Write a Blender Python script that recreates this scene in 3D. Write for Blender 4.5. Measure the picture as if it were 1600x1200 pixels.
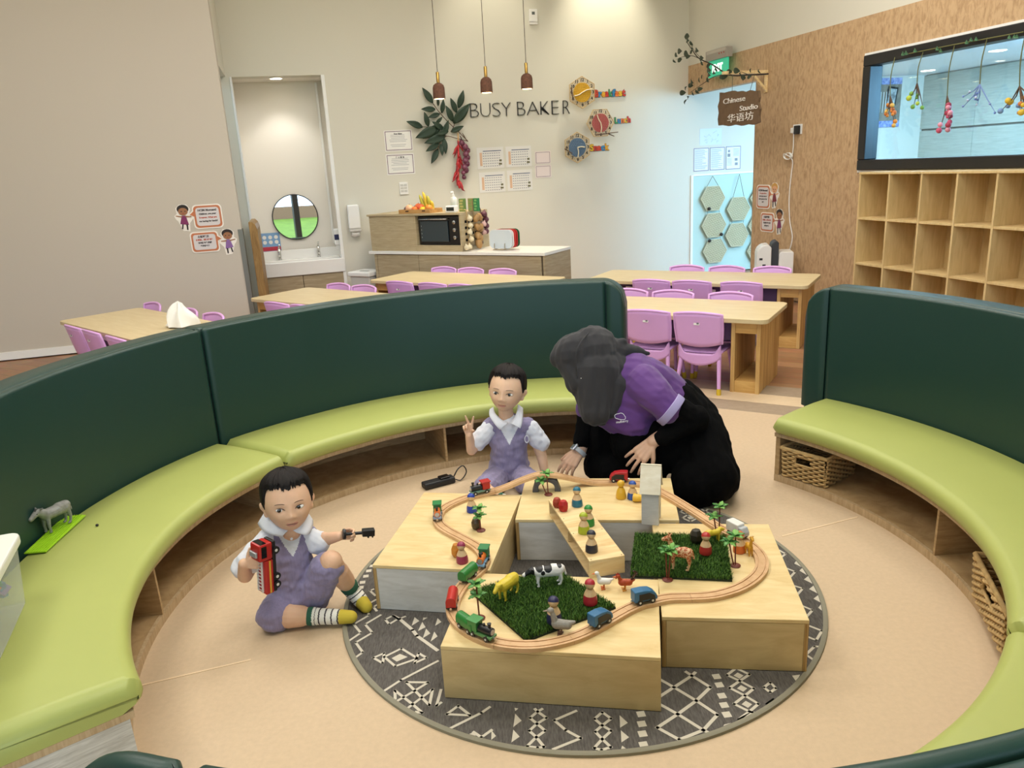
import bpy, bmesh, math, random
import numpy as np
from mathutils import Vector, Matrix, noise
random.seed(7); rng = np.random.default_rng(7)
SC = bpy.context.scene; COL = SC.collection
for _o in list(bpy.data.objects): bpy.data.objects.remove(_o)
# ------------------------------------------------------------------ camera
FPX, PITCH, ROLL, HC = 1200.0, 0.27585, -0.05606, 1.45
_f = np.array([0, math.cos(PITCH), -math.sin(PITCH)]); _r = np.array([1.0, 0, 0]); _u = np.cross(_r, _f)
_c, _s = math.cos(ROLL), math.sin(ROLL)
RT, UP = _c*_r + _s*_u, -_s*_r + _c*_u
cam = bpy.data.objects.new('camera', bpy.data.cameras.new('camera')); COL.objects.link(cam)
cam.data.sensor_width = 36.0; cam.data.sensor_fit = 'HORIZONTAL'; cam.data.lens = FPX/1600*36
cam.data.clip_start = 0.05; cam.data.clip_end = 200
cam.matrix_world = Matrix(((RT[0], UP[0], -_f[0], 0), (RT[1], UP[1], -_f[1], 0), (RT[2], UP[2], -_f[2], HC), (0, 0, 0, 1)))
SC.camera = cam
vs = SC.view_settings
vs.view_transform = 'Standard'; vs.look = 'None'; vs.gamma = 1; vs.use_curve_mapping = False; vs.exposure = 0.17
# ------------------------------------------------------------------ sky and lamps
wd = bpy.data.worlds.new('sky'); SC.world = wd; wd.use_nodes = True
_bg = wd.node_tree.nodes['Background']; _bg.inputs[0].default_value = (0.62, 0.8, 1.0, 1); _bg.inputs[1].default_value = 3.6
def area(name, loc, rot, sx, sy, power, col):
    l = bpy.data.lights.new(name, 'AREA'); l.shape = 'RECTANGLE'; l.size = sx; l.size_y = sy; l.energy = power; l.color = col
    o = bpy.data.objects.new(name, l); COL.objects.link(o); o.location = loc; o.rotation_euler = rot; return o
WARM = (1.0, 0.965, 0.905)
for x, y, pw in ((-2.2, 1.2, 44), (0.6, 1.0, 46), (-2.0, 4.0, 42), (0.9, 3.6, 50), (-0.2, 6.0, 44), (2.1, 5.4, 48), (-3.4, 4.6, 30)):
    area('ceiling_panel_light', (x, y, 4.12), (0, 0, math.radians(-31)), 1.3, 1.3, pw, WARM)
_pl = area('rear_window_portal', (0.4, -3.38, 1.8), (math.radians(90), 0, 0), 11.0, 3.2, 1.0, (1, 1, 1)); _pl.data.cycles.is_portal = True
def spot(name, loc, tgt, power, ang, col=WARM, blend=0.6, size=0.05):
    l = bpy.data.lights.new(name, 'SPOT'); l.energy = power; l.spot_size = math.radians(ang); l.spot_blend = blend; l.color = col; l.shadow_soft_size = size
    o = bpy.data.objects.new(name, l); COL.objects.link(o); o.location = loc
    o.rotation_euler = (Vector(tgt)-Vector(loc)).to_track_quat('-Z', 'Y').to_euler(); return o
# ------------------------------------------------------------------ geometry of the view
def ray(x, y): return (x-800)/FPX*RT - (y-600)/FPX*UP + _f
def G(x, y, z=0.0):
    "point at height z seen at photo pixel (x, y)"
    d = ray(x, y); t = (z-HC)/d[2]; return Vector((d[0]*t, d[1]*t, z))
class Frame:
    "a vertical wall: x along it, y into it, z up"
    def __init__(s, ox, oy, deg):
        s.o = Vector((ox, oy, 0)); s.a = math.radians(deg); s.x = Vector((math.cos(s.a), math.sin(s.a), 0)); s.y = Vector((-math.sin(s.a), math.cos(s.a), 0))
    def at(s, px, py, d=0.0):
        r = Vector(ray(px, py)); o = s.o - s.y*d - Vector((0, 0, HC)); t = o.dot(s.y)/r.dot(s.y); p = r*t + Vector((0, 0, HC))
        return (p-s.o).dot(s.x), p.z
    def pt(s, x, z, d=0.0): return s.o + s.x*x - s.y*d + Vector((0, 0, z))
    def loc(s, px, py, d=0.0):
        x, z = s.at(px, py, d); return s.pt(x, z, d)
FB = Frame(2.30, 9.76, 15); FW = Frame(2.30, 9.76, -75); FA = Frame(-2.48, 7.45, 15)
# ------------------------------------------------------------------ materials
def lin(c):
    if isinstance(c, str): c = [int(c[i:i+2], 16)/255 for i in (0, 2, 4)]
    return tuple((v/12.92 if v <= 0.04045 else ((v+0.055)/1.055)**2.4) for v in c) + (1,)
MATS = {}
def mat(name, col, rough=0.5, spec=0.5, metal=0.0, bump=0.0, bscale=200.0, var=0.0, vscale=8.0, emit=0.0, trans=0.0, coat=0.0, sss=0.0, stretch=None, col2=None, sheen=0.0, coords='Object', alpha=1.0):
    if name in MATS: return MATS[name]
    m = bpy.data.materials.new(name); m.use_nodes = True; nt = m.node_tree; b = nt.nodes['Principled BSDF']; L = nt.links.new
    c = lin(col); b.inputs['Base Color'].default_value = c; b.inputs['Roughness'].default_value = rough
    b.inputs['Specular IOR Level'].default_value = spec; b.inputs['Metallic'].default_value = metal
    if coat: b.inputs['Coat Weight'].default_value = coat; b.inputs['Coat Roughness'].default_value = 0.15
    if trans: b.inputs['Transmission Weight'].default_value = trans
    if alpha < 1: b.inputs['Alpha'].default_value = alpha
    if sss: b.inputs['Subsurface Weight'].default_value = sss; b.inputs['Subsurface Radius'].default_value = (0.01, 0.004, 0.002); b.inputs['Subsurface Scale'].default_value = 1.0
    if sheen: b.inputs['Sheen Weight'].default_value = sheen
    if emit: b.inputs['Emission Color'].default_value = c; b.inputs['Emission Strength'].default_value = emit
    tc = nt.nodes.new('ShaderNodeTexCoord'); vec = tc.outputs[coords]
    if stretch:
        mp = nt.nodes.new('ShaderNodeMapping'); mp.inputs['Scale'].default_value = stretch; L(vec, mp.inputs['Vector']); vec = mp.outputs[0]
    if var:
        n = nt.nodes.new('ShaderNodeTexNoise'); n.inputs['Scale'].default_value = vscale; n.inputs['Detail'].default_value = 6; n.inputs['Roughness'].default_value = 0.6; L(vec, n.inputs['Vector'])
        r = nt.nodes.new('ShaderNodeValToRGB'); r.color_ramp.elements[0].position = 0.3; r.color_ramp.elements[1].position = 0.7
        d = lin(col2) if col2 else tuple(v*(1-var) for v in c[:3]) + (1,)
        r.color_ramp.elements[0].color = d; r.color_ramp.elements[1].color = c if col2 else tuple(min(1, v*(1+var*0.6)) for v in c[:3]) + (1,)
        L(n.outputs['Fac'], r.inputs[0]); L(r.outputs[0], b.inputs['Base Color'])
    if bump:
        n2 = nt.nodes.new('ShaderNodeTexNoise'); n2.inputs['Scale'].default_value = bscale; n2.inputs['Detail'].default_value = 3; L(vec, n2.inputs['Vector'])
        bp = nt.nodes.new('ShaderNodeBump'); bp.inputs['Strength'].default_value = bump; bp.inputs['Distance'].default_value = 0.002; L(n2.outputs['Fac'], bp.inputs['Height']); L(bp.outputs[0], b.inputs['Normal'])
    MATS[name] = m; return m
def wood(name, c1, c2, scale=(1, 12, 12), nscale=6.0, rough=0.45, bump=0.15, wave=0.0, spec=0.4, lo=0.3, hi=0.72):
    if name in MATS: return MATS[name]
    m = bpy.data.materials.new(name); m.use_nodes = True; nt = m.node_tree; b = nt.nodes['Principled BSDF']; L = nt.links.new
    b.inputs['Roughness'].default_value = rough; b.inputs['Specular IOR Level'].default_value = spec
    tc = nt.nodes.new('ShaderNodeTexCoord'); mp = nt.nodes.new('ShaderNodeMapping'); mp.inputs['Scale'].default_value = scale; L(tc.outputs['Object'], mp.inputs[0])
    n = nt.nodes.new('ShaderNodeTexNoise'); n.inputs['Scale'].default_value = nscale; n.inputs['Detail'].default_value = 7; n.inputs['Roughness'].default_value = 0.62; n.inputs['Distortion'].default_value = 0.7; L(mp.outputs[0], n.inputs['Vector'])
    fac = n.outputs['Fac']
    if wave:
        w = nt.nodes.new('ShaderNodeTexWave'); w.wave_type = 'BANDS'; w.bands_direction = 'DIAGONAL'; w.inputs['Scale'].default_value = wave; w.inputs['Distortion'].default_value = 5; w.inputs['Detail'].default_value = 3; L(mp.outputs[0], w.inputs['Vector'])
        mx = nt.nodes.new('ShaderNodeMix'); mx.inputs[0].default_value = 0.45; L(n.outputs['Fac'], mx.inputs[2]); L(w.outputs['Fac'], mx.inputs[3]); fac = mx.outputs[0]
    r = nt.nodes.new('ShaderNodeValToRGB'); r.color_ramp.elements[0].position = lo; r.color_ramp.elements[1].position = hi
    r.color_ramp.elements[0].color = lin(c2); r.color_ramp.elements[1].color = lin(c1); L(fac, r.inputs[0]); L(r.outputs[0], b.inputs['Base Color'])
    bp = nt.nodes.new('ShaderNodeBump'); bp.inputs['Strength'].default_value = bump; bp.inputs['Distance'].default_value = 0.001; L(fac, bp.inputs['Height']); L(bp.outputs[0], b.inputs['Normal'])
    MATS[name] = m; return m
# ------------------------------------------------------------------ mesh builder
class MB:
    def __init__(s): s.v = []; s.f = []; s.m = []; s.cur = 0; s.T = None
    def add(s, vs, fs):
        n = len(s.v)
        if s.T is not None: vs = [s.T @ Vector(p) for p in vs]
        s.v.extend(tuple(p) for p in vs); s.f.extend(tuple(i+n for i in f) for f in fs); s.m.extend([s.cur]*len(fs)); return s
    def box(s, c, d, rot=None):
        hx, hy, hz = d[0]/2, d[1]/2, d[2]/2
        vs = [Vector((sx*hx, sy*hy, sz*hz)) for sz in (-1, 1) for sy in (-1, 1) for sx in (-1, 1)]
        if rot is not None: vs = [rot @ p for p in vs]
        c = Vector(c)
        return s.add([p+c for p in vs], [(0, 2, 3, 1), (4, 5, 7, 6), (0, 1, 5, 4), (2, 6, 7, 3), (0, 4, 6, 2), (1, 3, 7, 5)])
    def b2(s, lo, hi): return s.box([(a+b)/2 for a, b in zip(lo, hi)], [abs(b-a) for a, b in zip(lo, hi)])
    def prism(s, pts, z0, z1, axis='z'):
        "pts: 2-D outline, counter-clockwise; axis z: extruded up; axis y: outline in x,z extruded along y"
        n = len(pts)
        if axis == 'z': vs = [(x, y, z0) for x, y in pts] + [(x, y, z1) for x, y in pts]
        elif axis == 'y': vs = [(x, z1, y) for x, y in pts] + [(x, z0, y) for x, y in pts]
        else: vs = [(z0, x, y) for x, y in pts] + [(z1, x, y) for x, y in pts]
        fs = [tuple(range(n-1, -1, -1)), tuple(range(n, 2*n))] + [(i, (i+1) % n, n+(i+1) % n, n+i) for i in range(n)]
        return s.add(vs, fs)
    def tube(s, pts, r, n=8, caps=True, flat=1.0):
        pts = [Vector(p) for p in pts]; k = len(pts); rs = r if isinstance(r, (list, tuple)) else [r]*k
        vs, fs = [], []; up = None
        for i, p in enumerate(pts):
            t = (pts[min(i+1, k-1)]-pts[max(i-1, 0)]).normalized()
            if up is None:
                a = Vector((0, 0, 1)) if abs(t.z) < 0.9 else Vector((1, 0, 0)); up = (a-t*a.dot(t)).normalized()
            else:
                up = up-t*up.dot(t); up = up.normalized() if up.length > 1e-6 else Vector((1, 0, 0))
            sd = t.cross(up)
            for j in range(n):
                a = 2*math.pi*j/n; vs.append(p+(sd*math.cos(a)+up*math.sin(a)*flat)*rs[i])
        for i in range(k-1):
            for j in range(n): fs.append((i*n+j, i*n+(j+1) % n, (i+1)*n+(j+1) % n, (i+1)*n+j))
        if caps: fs.append(tuple(range(n-1, -1, -1))); fs.append(tuple((k-1)*n+j for j in range(n)))
        return s.add(vs, fs)
    def cyl(s, p0, p1, r, n=16, r1=None): return s.tube([p0, p1], [r, r if r1 is None else r1], n)
    def lathe(s, prof, c=(0, 0, 0), n=20, rot=None):
        vs, fs = [], []; k = len(prof); c = Vector(c)
        for r, z in prof:
            for j in range(n):
                a = 2*math.pi*j/n; p = Vector((r*math.cos(a), r*math.sin(a), z)); vs.append((rot @ p if rot is not None else p)+c)
        for i in range(k-1):
            for j in range(n): fs.append((i*n+j, i*n+(j+1) % n, (i+1)*n+(j+1) % n, (i+1)*n+j))
        fs.append(tuple(range(n-1, -1, -1))); fs.append(tuple((k-1)*n+j for j in range(n)))
        return s.add(vs, fs)
    def sph(s, c, r, n=14, rot=None, k=None):
        if not isinstance(r, (list, tuple)): r = (r, r, r)
        k = k or max(6, n//2+1); c = Vector(c); vs, fs = [], []
        for i in range(1, k):
            th = math.pi*i/k
            for j in range(n):
                a = 2*math.pi*j/n; p = Vector((r[0]*math.sin(th)*math.cos(a), r[1]*math.sin(th)*math.sin(a), -r[2]*math.cos(th))); vs.append((rot @ p if rot is not None else p)+c)
        for i in range(k-2):
            for j in range(n): fs.append((i*n+j, i*n+(j+1) % n, (i+1)*n+(j+1) % n, (i+1)*n+j))
        b, t = Vector((0, 0, -r[2])), Vector((0, 0, r[2])); m = len(vs)
        vs.append((rot @ b if rot is not None else b)+c); vs.append((rot @ t if rot is not None else t)+c)
        for j in range(n): fs.append((m, (j+1) % n, j)); fs.append((m+1, (k-2)*n+j, (k-2)*n+(j+1) % n))
        return s.add(vs, fs)
    def grid(s, fn, nu, nv, wrap=False):
        vs = [fn(i/(nu if wrap else nu-1), j/(nv-1)) for j in range(nv) for i in range(nu)]; fs = []
        for j in range(nv-1):
            for i in range(nu if wrap else nu-1):
                a, b = j*nu+i, j*nu+(i+1) % nu; fs.append((a, b, b+nu, a+nu))
        return s.add(vs, fs)
def link(name, me, parent=None, loc=None, rotz=0.0):
    o = bpy.data.objects.new(name, me); COL.objects.link(o)
    if parent is not None: o.parent = parent
    if loc is not None: o.location = loc
    if rotz: o.rotation_euler = (0, 0, rotz)
    return o
def obj(name, mb, mats, parent=None, loc=None, rotz=0.0, bevel=0.0, smooth=None, seg=2, solid=0.0, sub=0):
    me = bpy.data.meshes.new(name); me.from_pydata(mb.v, [], mb.f)
    for m in (mats if isinstance(mats, (list, tuple)) else [mats]): me.materials.append(m)
    if any(mb.m): me.polygons.foreach_set('material_index', mb.m)
    me.update()
    if smooth is not None:
        me.shade_smooth(); me.set_sharp_from_angle(angle=math.radians(smooth))
    o = link(name, me, parent, loc, rotz)
    if solid: md = o.modifiers.new('thickness', 'SOLIDIFY'); md.thickness = solid; md.offset = 0
    if sub: md = o.modifiers.new('round', 'SUBSURF'); md.levels = sub; md.render_levels = sub
    if bevel:
        md = o.modifiers.new('edge', 'BEVEL'); md.width = bevel; md.segments = seg; md.limit_method = 'ANGLE'; md.angle_limit = math.radians(40)
    return o
def tag(o, label=None, cat=None, group=None, kind=None):
    if label: o['label'] = label
    if cat: o['category'] = cat
    if group: o['group'] = group
    if kind: o['kind'] = kind
    return o
def thing(name, label, cat, loc=(0, 0, 0), rotz=0.0, group=None):
    o = bpy.data.objects.new(name, None); COL.objects.link(o); o.location = loc; o.rotation_euler = (0, 0, rotz); o.empty_display_size = 0.02
    return tag(o, label, cat, group)
KIDS = {}
def dup(root, loc, rotz=0.0, label=None, group=None):
    def cp(o, par):
        c = o.copy(); COL.objects.link(c); c.parent = par
        for ch in o.children: cp(ch, c)
        return c
    r = cp(root, None); r.location = loc; r.rotation_euler = (0, 0, rotz)
    if label: r['label'] = label
    if group: r['group'] = group
    return r
def text_mesh(s, size, depth=0.0, align='CENTER', font_space=1.0, bold=0.0):
    "lettering in the x,z plane facing -y"
    cu = bpy.data.curves.new('lettering', 'FONT'); cu.body = s; cu.size = size; cu.align_x = align; cu.align_y = 'CENTER'; cu.extrude = depth/2; cu.space_character = font_space; cu.offset = bold; cu.resolution_u = 3
    o = bpy.data.objects.new('lettering', cu); COL.objects.link(o)
    dg = bpy.context.evaluated_depsgraph_get(); me = bpy.data.meshes.new_from_object(o.evaluated_get(dg))
    bpy.data.objects.remove(o); bpy.data.curves.remove(cu)
    me.transform(Matrix(((1, 0, 0, 0), (0, 0, -1, 0), (0, 1, 0, 0), (0, 0, 0, 1)))); return me
def text(name, s, size, m, parent, loc, depth=0.0, align='CENTER', space=1.0, bold=0.0):
    me = text_mesh(s, size, depth, align, space, bold); me.materials.clear(); me.materials.append(m); o = link(name, me, parent, loc); tag(o, kind='stuff'); return o
def blob(prims, voxel, smooth=4, fac=0.5):
    "closed shapes fused into one continuous skin"
    mb = MB()
    for p in prims:
        if p[0] == 'c':
            a, b, r0, r1 = Vector(p[1]), Vector(p[2]), p[3], p[4]; d = b-a; ln = d.length; q = d.to_track_quat('Z', 'Y').to_matrix() if ln > 1e-6 else Matrix.Identity(3)
            prof = [(max(1e-4, r0*math.cos(t)), r0*math.sin(t)) for t in np.linspace(-math.pi/2, 0, 6)] + [(max(1e-4, r1*math.cos(t)), ln+r1*math.sin(t)) for t in np.linspace(0, math.pi/2, 6)]
            mb.lathe(prof, a, 14, q)
        elif p[0] == 'e': mb.sph(p[1], tuple(p[2]), 18, p[3] if len(p) > 3 else None)
        elif p[0] == 't':
            mb.tube(p[1], p[2], 12)
        else: mb.add(p[1], p[2])
    me = bpy.data.meshes.new('skin'); me.from_pydata(mb.v, [], mb.f); me.update()
    o = bpy.data.objects.new('skin', me); COL.objects.link(o)
    md = o.modifiers.new('fuse', 'REMESH'); md.mode = 'VOXEL'; md.voxel_size = voxel; md.use_smooth_shade = True
    if smooth: ms = o.modifiers.new('soft', 'SMOOTH'); ms.factor = fac; ms.iterations = smooth
    dg = bpy.context.evaluated_depsgraph_get(); out = bpy.data.meshes.new_from_object(o.evaluated_get(dg))
    bpy.data.objects.remove(o); bpy.data.meshes.remove(me); out.materials.clear(); return out
def skin(name, me, mats, parent, loc=None, paint=None):
    for m in (mats if isinstance(mats, (list, tuple)) else [mats]): me.materials.append(m)
    if paint:
        for p in me.polygons: p.material_index = paint(p.center)
    me.shade_smooth(); return link(name, me, parent, loc)
def wrinkle(me, amp, scale, stretch=(1, 1, 1), seed=0.0):
    n = len(me.vertices); co = np.empty(n*3); me.vertices.foreach_get('co', co); co = co.reshape(-1, 3); no = np.empty(n*3); me.vertices.foreach_get('normal', no); no = no.reshape(-1, 3)
    for i in range(n):
        p = co[i]; co[i] += no[i]*amp*noise.noise(Vector((p[0]*scale*stretch[0]+seed, p[1]*scale*stretch[1], p[2]*scale*stretch[2])))
    me.vertices.foreach_set('co', co.ravel()); me.update()
def rrect(w, h, r, n=5, cx=0.0, cy=0.0):
    out = []
    for (sx, sy, a0) in ((1, -1, -90), (1, 1, 0), (-1, 1, 90), (-1, -1, 180)):
        for k in range(n+1):
            a = math.radians(a0+90*k/n); out.append((cx+sx*(w/2-r)+r*math.cos(a), cy+sy*(h/2-r)+r*math.sin(a)))
    return out
def rotm(x=0, y=0, z=0): return (Matrix.Rotation(math.radians(z), 3, 'Z') @ Matrix.Rotation(math.radians(y), 3, 'Y') @ Matrix.Rotation(math.radians(x), 3, 'X'))
def catmull(P, n=8, closed=False):
    P = [np.array(p, float) for p in P]; out = []; k = len(P)
    for i in range(k if closed else k-1):
        p0, p1, p2, p3 = [P[j % k] if closed else P[min(max(j, 0), k-1)] for j in (i-1, i, i+1, i+2)]
        for t in np.linspace(0, 1, n, endpoint=False):
            out.append(0.5*((2*p1)+(-p0+p2)*t+(2*p0-5*p1+4*p2-p3)*t*t+(-p0+3*p1-3*p2+p3)*t**3))
    if not closed: out.append(P[-1])
    return [Vector(p) for p in out]
# ------------------------------------------------------------------ setting
WALL = mat('painted_wall', 'd8d4c6', rough=0.85, spec=0.2, bump=0.05, bscale=300)
WHITE = mat('white_paint', 'efeeea', rough=0.4)
OSB = wood('bark_wallpaper', 'c6a680', 'a07f5a', scale=(12, 12, 4.0), nscale=3.2, rough=0.6, bump=0.4, lo=0.28, hi=0.56)
LAM = wood('grey_oak_laminate', 'b7a789', '988768', scale=(3, 3, 40), nscale=1.5, rough=0.5, bump=0.1)
LAMX = wood('grey_oak_laminate_fine', 'c0af8d', 'a49270', scale=(4, 4, 60), nscale=1.6, rough=0.5, bump=0.1)
FLOORW = None
def floor_wood():
    m = bpy.data.materials.new('walnut_planks'); m.use_nodes = True; nt = m.node_tree; b = nt.nodes['Principled BSDF']; L = nt.links.new
    b.inputs['Roughness'].default_value = 0.42
    tc = nt.nodes.new('ShaderNodeTexCoord'); mp = nt.nodes.new('ShaderNodeMapping'); mp.inputs['Rotation'].default_value = (0, 0, math.radians(31)); L(tc.outputs['Object'], mp.inputs[0])
    br = nt.nodes.new('ShaderNodeTexBrick'); br.inputs['Scale'].default_value = 1; br.inputs['Brick Width'].default_value = 1.2; br.inputs['Row Height'].default_value = 0.14; br.inputs['Mortar Size'].default_value = 0.002
    br.inputs['Color1'].default_value = lin('a87d5a'); br.inputs['Color2'].default_value = lin('8a6245'); br.inputs['Mortar'].default_value = lin('6d4d36'); L(mp.outputs[0], br.inputs['Vector'])
    mp2 = nt.nodes.new('ShaderNodeMapping'); mp2.inputs['Scale'].default_value = (1, 14, 1); L(mp.outputs[0], mp2.inputs[0])
    n = nt.nodes.new('ShaderNodeTexNoise'); n.inputs['Scale'].default_value = 5; n.inputs['Detail'].default_value = 6; L(mp2.outputs[0], n.inputs['Vector'])
    mx = nt.nodes.new('ShaderNodeMix'); mx.data_type = 'RGBA'; mx.blend_type = 'OVERLAY'; mx.inputs[0].default_value = 0.55; L(br.outputs['Color'], mx.inputs[6]); L(n.outputs['Color'], mx.inputs[7]); L(mx.outputs[2], b.inputs['Base Color'])
    return m
FLOORW = floor_wood()
CARPET = mat('beige_vinyl', 'ceb697', rough=0.6, spec=0.35, bump=0.25, bscale=420, var=0.06, vscale=60)
def struct(name, mb, m, loc=None, rotz=0.0, bevel=0.0, smooth=None):
    o = obj(name, mb, m, None, loc, rotz, bevel, smooth); o['kind'] = 'structure'; return o
f = MB(); f.b2((-9.5, -3.6, -0.2), (9.5, 14, -0.012)); struct('floor', f, FLOORW)
# beige play area and the threshold strips, laid at the same angle as the tables
TA = math.radians(-31); TU = Vector((math.cos(TA), math.sin(TA), 0)); TV = Vector((-math.sin(TA), math.cos(TA), 0))
tv = lambda px, py: G(px, py).dot(TV)
e0, e1, e2, e3 = tv(1150, 641), (tv(1104, 621)+tv(1232, 633.8))/2, (tv(1084, 606)+tv(1251, 621))/2, (tv(1198, 601)+tv(1253, 607.9))/2
def tslab(v0, v1, u0=-4.4, u1=3.1, z=0.0): m = MB(); m.add([TU*u+TV*v+Vector((0, 0, zz)) for zz in (-0.02, z) for u, v in ((u0, v0), (u1, v0), (u1, v1), (u0, v1))], [(3, 2, 1, 0), (4, 5, 6, 7), (0, 1, 5, 4), (1, 2, 6, 5), (2, 3, 7, 6), (3, 0, 4, 7)]); return m
struct('floor_play_area', tslab(-2.6, e0), CARPET)
STRIPG = mat('grey_floor_strip', 'a3907a', rough=0.5, var=0.1, vscale=30)
STRIPC = mat('cream_floor_strip', 'dcc4a2', rough=0.5, var=0.06, vscale=30)
struct('floor_strip_1', tslab(e0, e1, z=-0.001), STRIPG); struct('floor_strip_2', tslab(e1, e2), STRIPC); struct('floor_strip_3', tslab(e2, e3, z=-0.001), STRIPG)
seam = MB(); a, b_ = G(217, 1072), G(1340, 808)
sd = (b_-a).normalized(); sn = Vector((-sd.y, sd.x, 0))*0.0035
for p, q in ((a, G(392, 1031)), (G(1222, 838), b_)):
    seam.prism([(p-sn)[:2], (q-sn)[:2], (q+sn)[:2], (p+sn)[:2]], 0.0, 0.0015)
struct('trim_floor_seam', seam, mat('floor_weld_line', 'e6cdaa', rough=0.5))
# back wall with the washbasin recess
CH = 4.25
nl, nzt = FB.at(358, 120.0); nr, _ = FB.at(506.5, 118); nzt = (nzt + FB.at(506, 117.2)[1])/2
m = MB(); m.b2((-9, 0, 0), (nl, 0.2, CH)); m.b2((nr, 0, 0), (4.6, 0.2, CH)); m.b2((nl, 0, nzt), (nr, 0.2, CH))
struct('wall_back', m, WALL, FB.o, FB.a)
ND = 0.52
NICHE = mat('recess_paint', 'ebe5da', rough=0.6)
m = MB(); m.b2((nl-0.06, ND, 0), (nr+0.06, ND+0.1, nzt+0.1)); m.b2((nl-0.08, 0.2, 0), (nl, ND, nzt+0.1)); m.b2((nr, 0.2, 0), (nr+0.08, ND, nzt+0.1)); m.b2((nl-0.05, 0.2, nzt), (nr+0.05, ND, nzt+0.1))
struct('wall_recess', m, NICHE, FB.o, FB.a)
m = MB(); m.b2((nl-0.0, -0.012, 0), (nl+0.022, 0.03, nzt)); m.b2((nr-0.035, -0.012, 0), (nr, 0.03, nzt)); struct('trim_recess_edge', m, WHITE, FB.o, FB.a, 0.003)
m = MB(); m.b2((nr-0.085, ND-0.03, 0.7), (nr-0.06, ND, nzt-0.02)); struct('trim_recess_pipe_cover', m, WHITE, FB.o, FB.a, 0.003)
# left wall, passage behind it
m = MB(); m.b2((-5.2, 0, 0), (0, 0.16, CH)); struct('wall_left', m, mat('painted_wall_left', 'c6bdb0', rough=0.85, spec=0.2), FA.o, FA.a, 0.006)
m = MB(); m.b2((-5.2, -0.012, 0), (0, 0, 0.07)); struct('baseboard_left', m, WHITE, FA.o, FA.a)
hz = FA.at(342.5, 98)[1]
m = MB(); m.b2((-0.16, 0.16, hz), (0.0, 1.6, CH)); struct('wall_passage_header', m, WALL, FA.o, FA.a)
m = MB(); m.b2((-2.6, 0.16, 0), (-2.5, 2.0, CH)); struct('wall_passage', m, WALL, FA.o, FA.a)
# right wall: bark-patterned cladding below, white above, doorway at the corner, black-framed window
dj, dzt = FW.at(1181, 150)[0], FW.at(1179.5, 126.6)[1]
wt = (FW.at(1076, 104.5)[1]+FW.at(1260, 51.9)[1]+FW.at(1430, 1)[1])/3
w0, w0b, wz1, wz0 = FW.at(1355.5, 87)[0], FW.at(1344, 265)[0], FW.at(1356.4, 87.1)[1], FW.at(1344, 265.5)[1]
w0 = (w0+w0b)/2; wz1 = (wz1+FW.at(1600, 35.3)[1])/2; wz0 = (wz0+FW.at(1600, 262.4)[1])/2; w1 = w0+2.75; WE = 13.4
m = MB(); m.b2((dj, 0, 0), (w0, 0.1, wt)); m.b2((w0, 0, 0), (w1, 0.1, wz0)); m.b2((w0, 0, wz1), (w1, 0.1, wt)); m.b2((w1, 0, 0), (WE, 0.1, wt)); m.b2((0, 0, dzt), (dj, 0.1, wt))
struct('wall_right', m, OSB, FW.o, FW.a)
m = MB(); m.b2((-0.1, 0.004, wt), (WE, 0.1, CH)); struct('wall_right_upper', m, WALL, FW.o, FW.a)
m = MB(); m.b2((dj-0.006, 0.0, 0), (dj, 0.1, dzt)); struct('trim_door_edge', m, mat('grey_edge', '8d8a84', rough=0.4), FW.o, FW.a)
# ceiling, side and rear shell (outside the picture, closes the room)
m = MB(); m.b2((-9.5, -3.6, CH), (9.5, 14, CH+0.15)); struct('ceiling', m, mat('ceiling_paint', 'f2efe8', rough=0.9))
FL = Frame(FA.pt(-5.2, 0).x, FA.pt(-5.2, 0).y, 105)
m = MB(); m.b2((-10.2, -0.15, 0), (0, 0, CH)); struct('wall_side', m, WALL, FL.o, FL.a)
m = MB()
for k in range(8): m.b2((-5.2+k*1.55, -3.55, 0), (-5.05+k*1.55, -3.4, 3.4))
m.b2((-6.5, -3.55, 3.4), (7.0, -3.4, CH)); m.b2((-6.5, -3.55, 0), (7.0, -3.4, 0.12)); struct('window_1', m, mat('window_metal', '3a3d40', rough=0.4))
m = MB(); m.add([(-25, -3.6, -0.05), (25, -3.6, -0.05), (25, -7, -0.05), (-25, -7, -0.05), (25, -15, 1.75), (-25, -15, 1.75), (-25, -15, -1), (25, -15, -1), (25, -3.6, -1), (-25, -3.6, -1)], [(3, 2, 1, 0), (5, 4, 2, 3), (6, 7, 4, 5), (9, 8, 7, 6), (0, 1, 8, 9), (0, 9, 6, 5, 3), (1, 2, 4, 7, 8)]); struct('ground_lawn', m, mat('turf_outside', '6f8a2c', rough=0.9, var=0.2, vscale=3))
m = MB(); m.b2((-25, -15.4, -0.05), (25, -15.02, 2.25)); struct('wall_garden', m, mat('brown_garden_wall', '8a6a50', rough=0.8))
m = MB(); m.b2((-25, -18.5, -0.05), (2.5, -17, 3.0)); o = obj('hedge', m, mat('hedge_leaf', '22361f', rough=0.9, var=0.4, vscale=4), bevel=0.2); tag(o, 'dark clipped hedge beyond the lawn seen in the round mirror', 'hedge')
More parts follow.
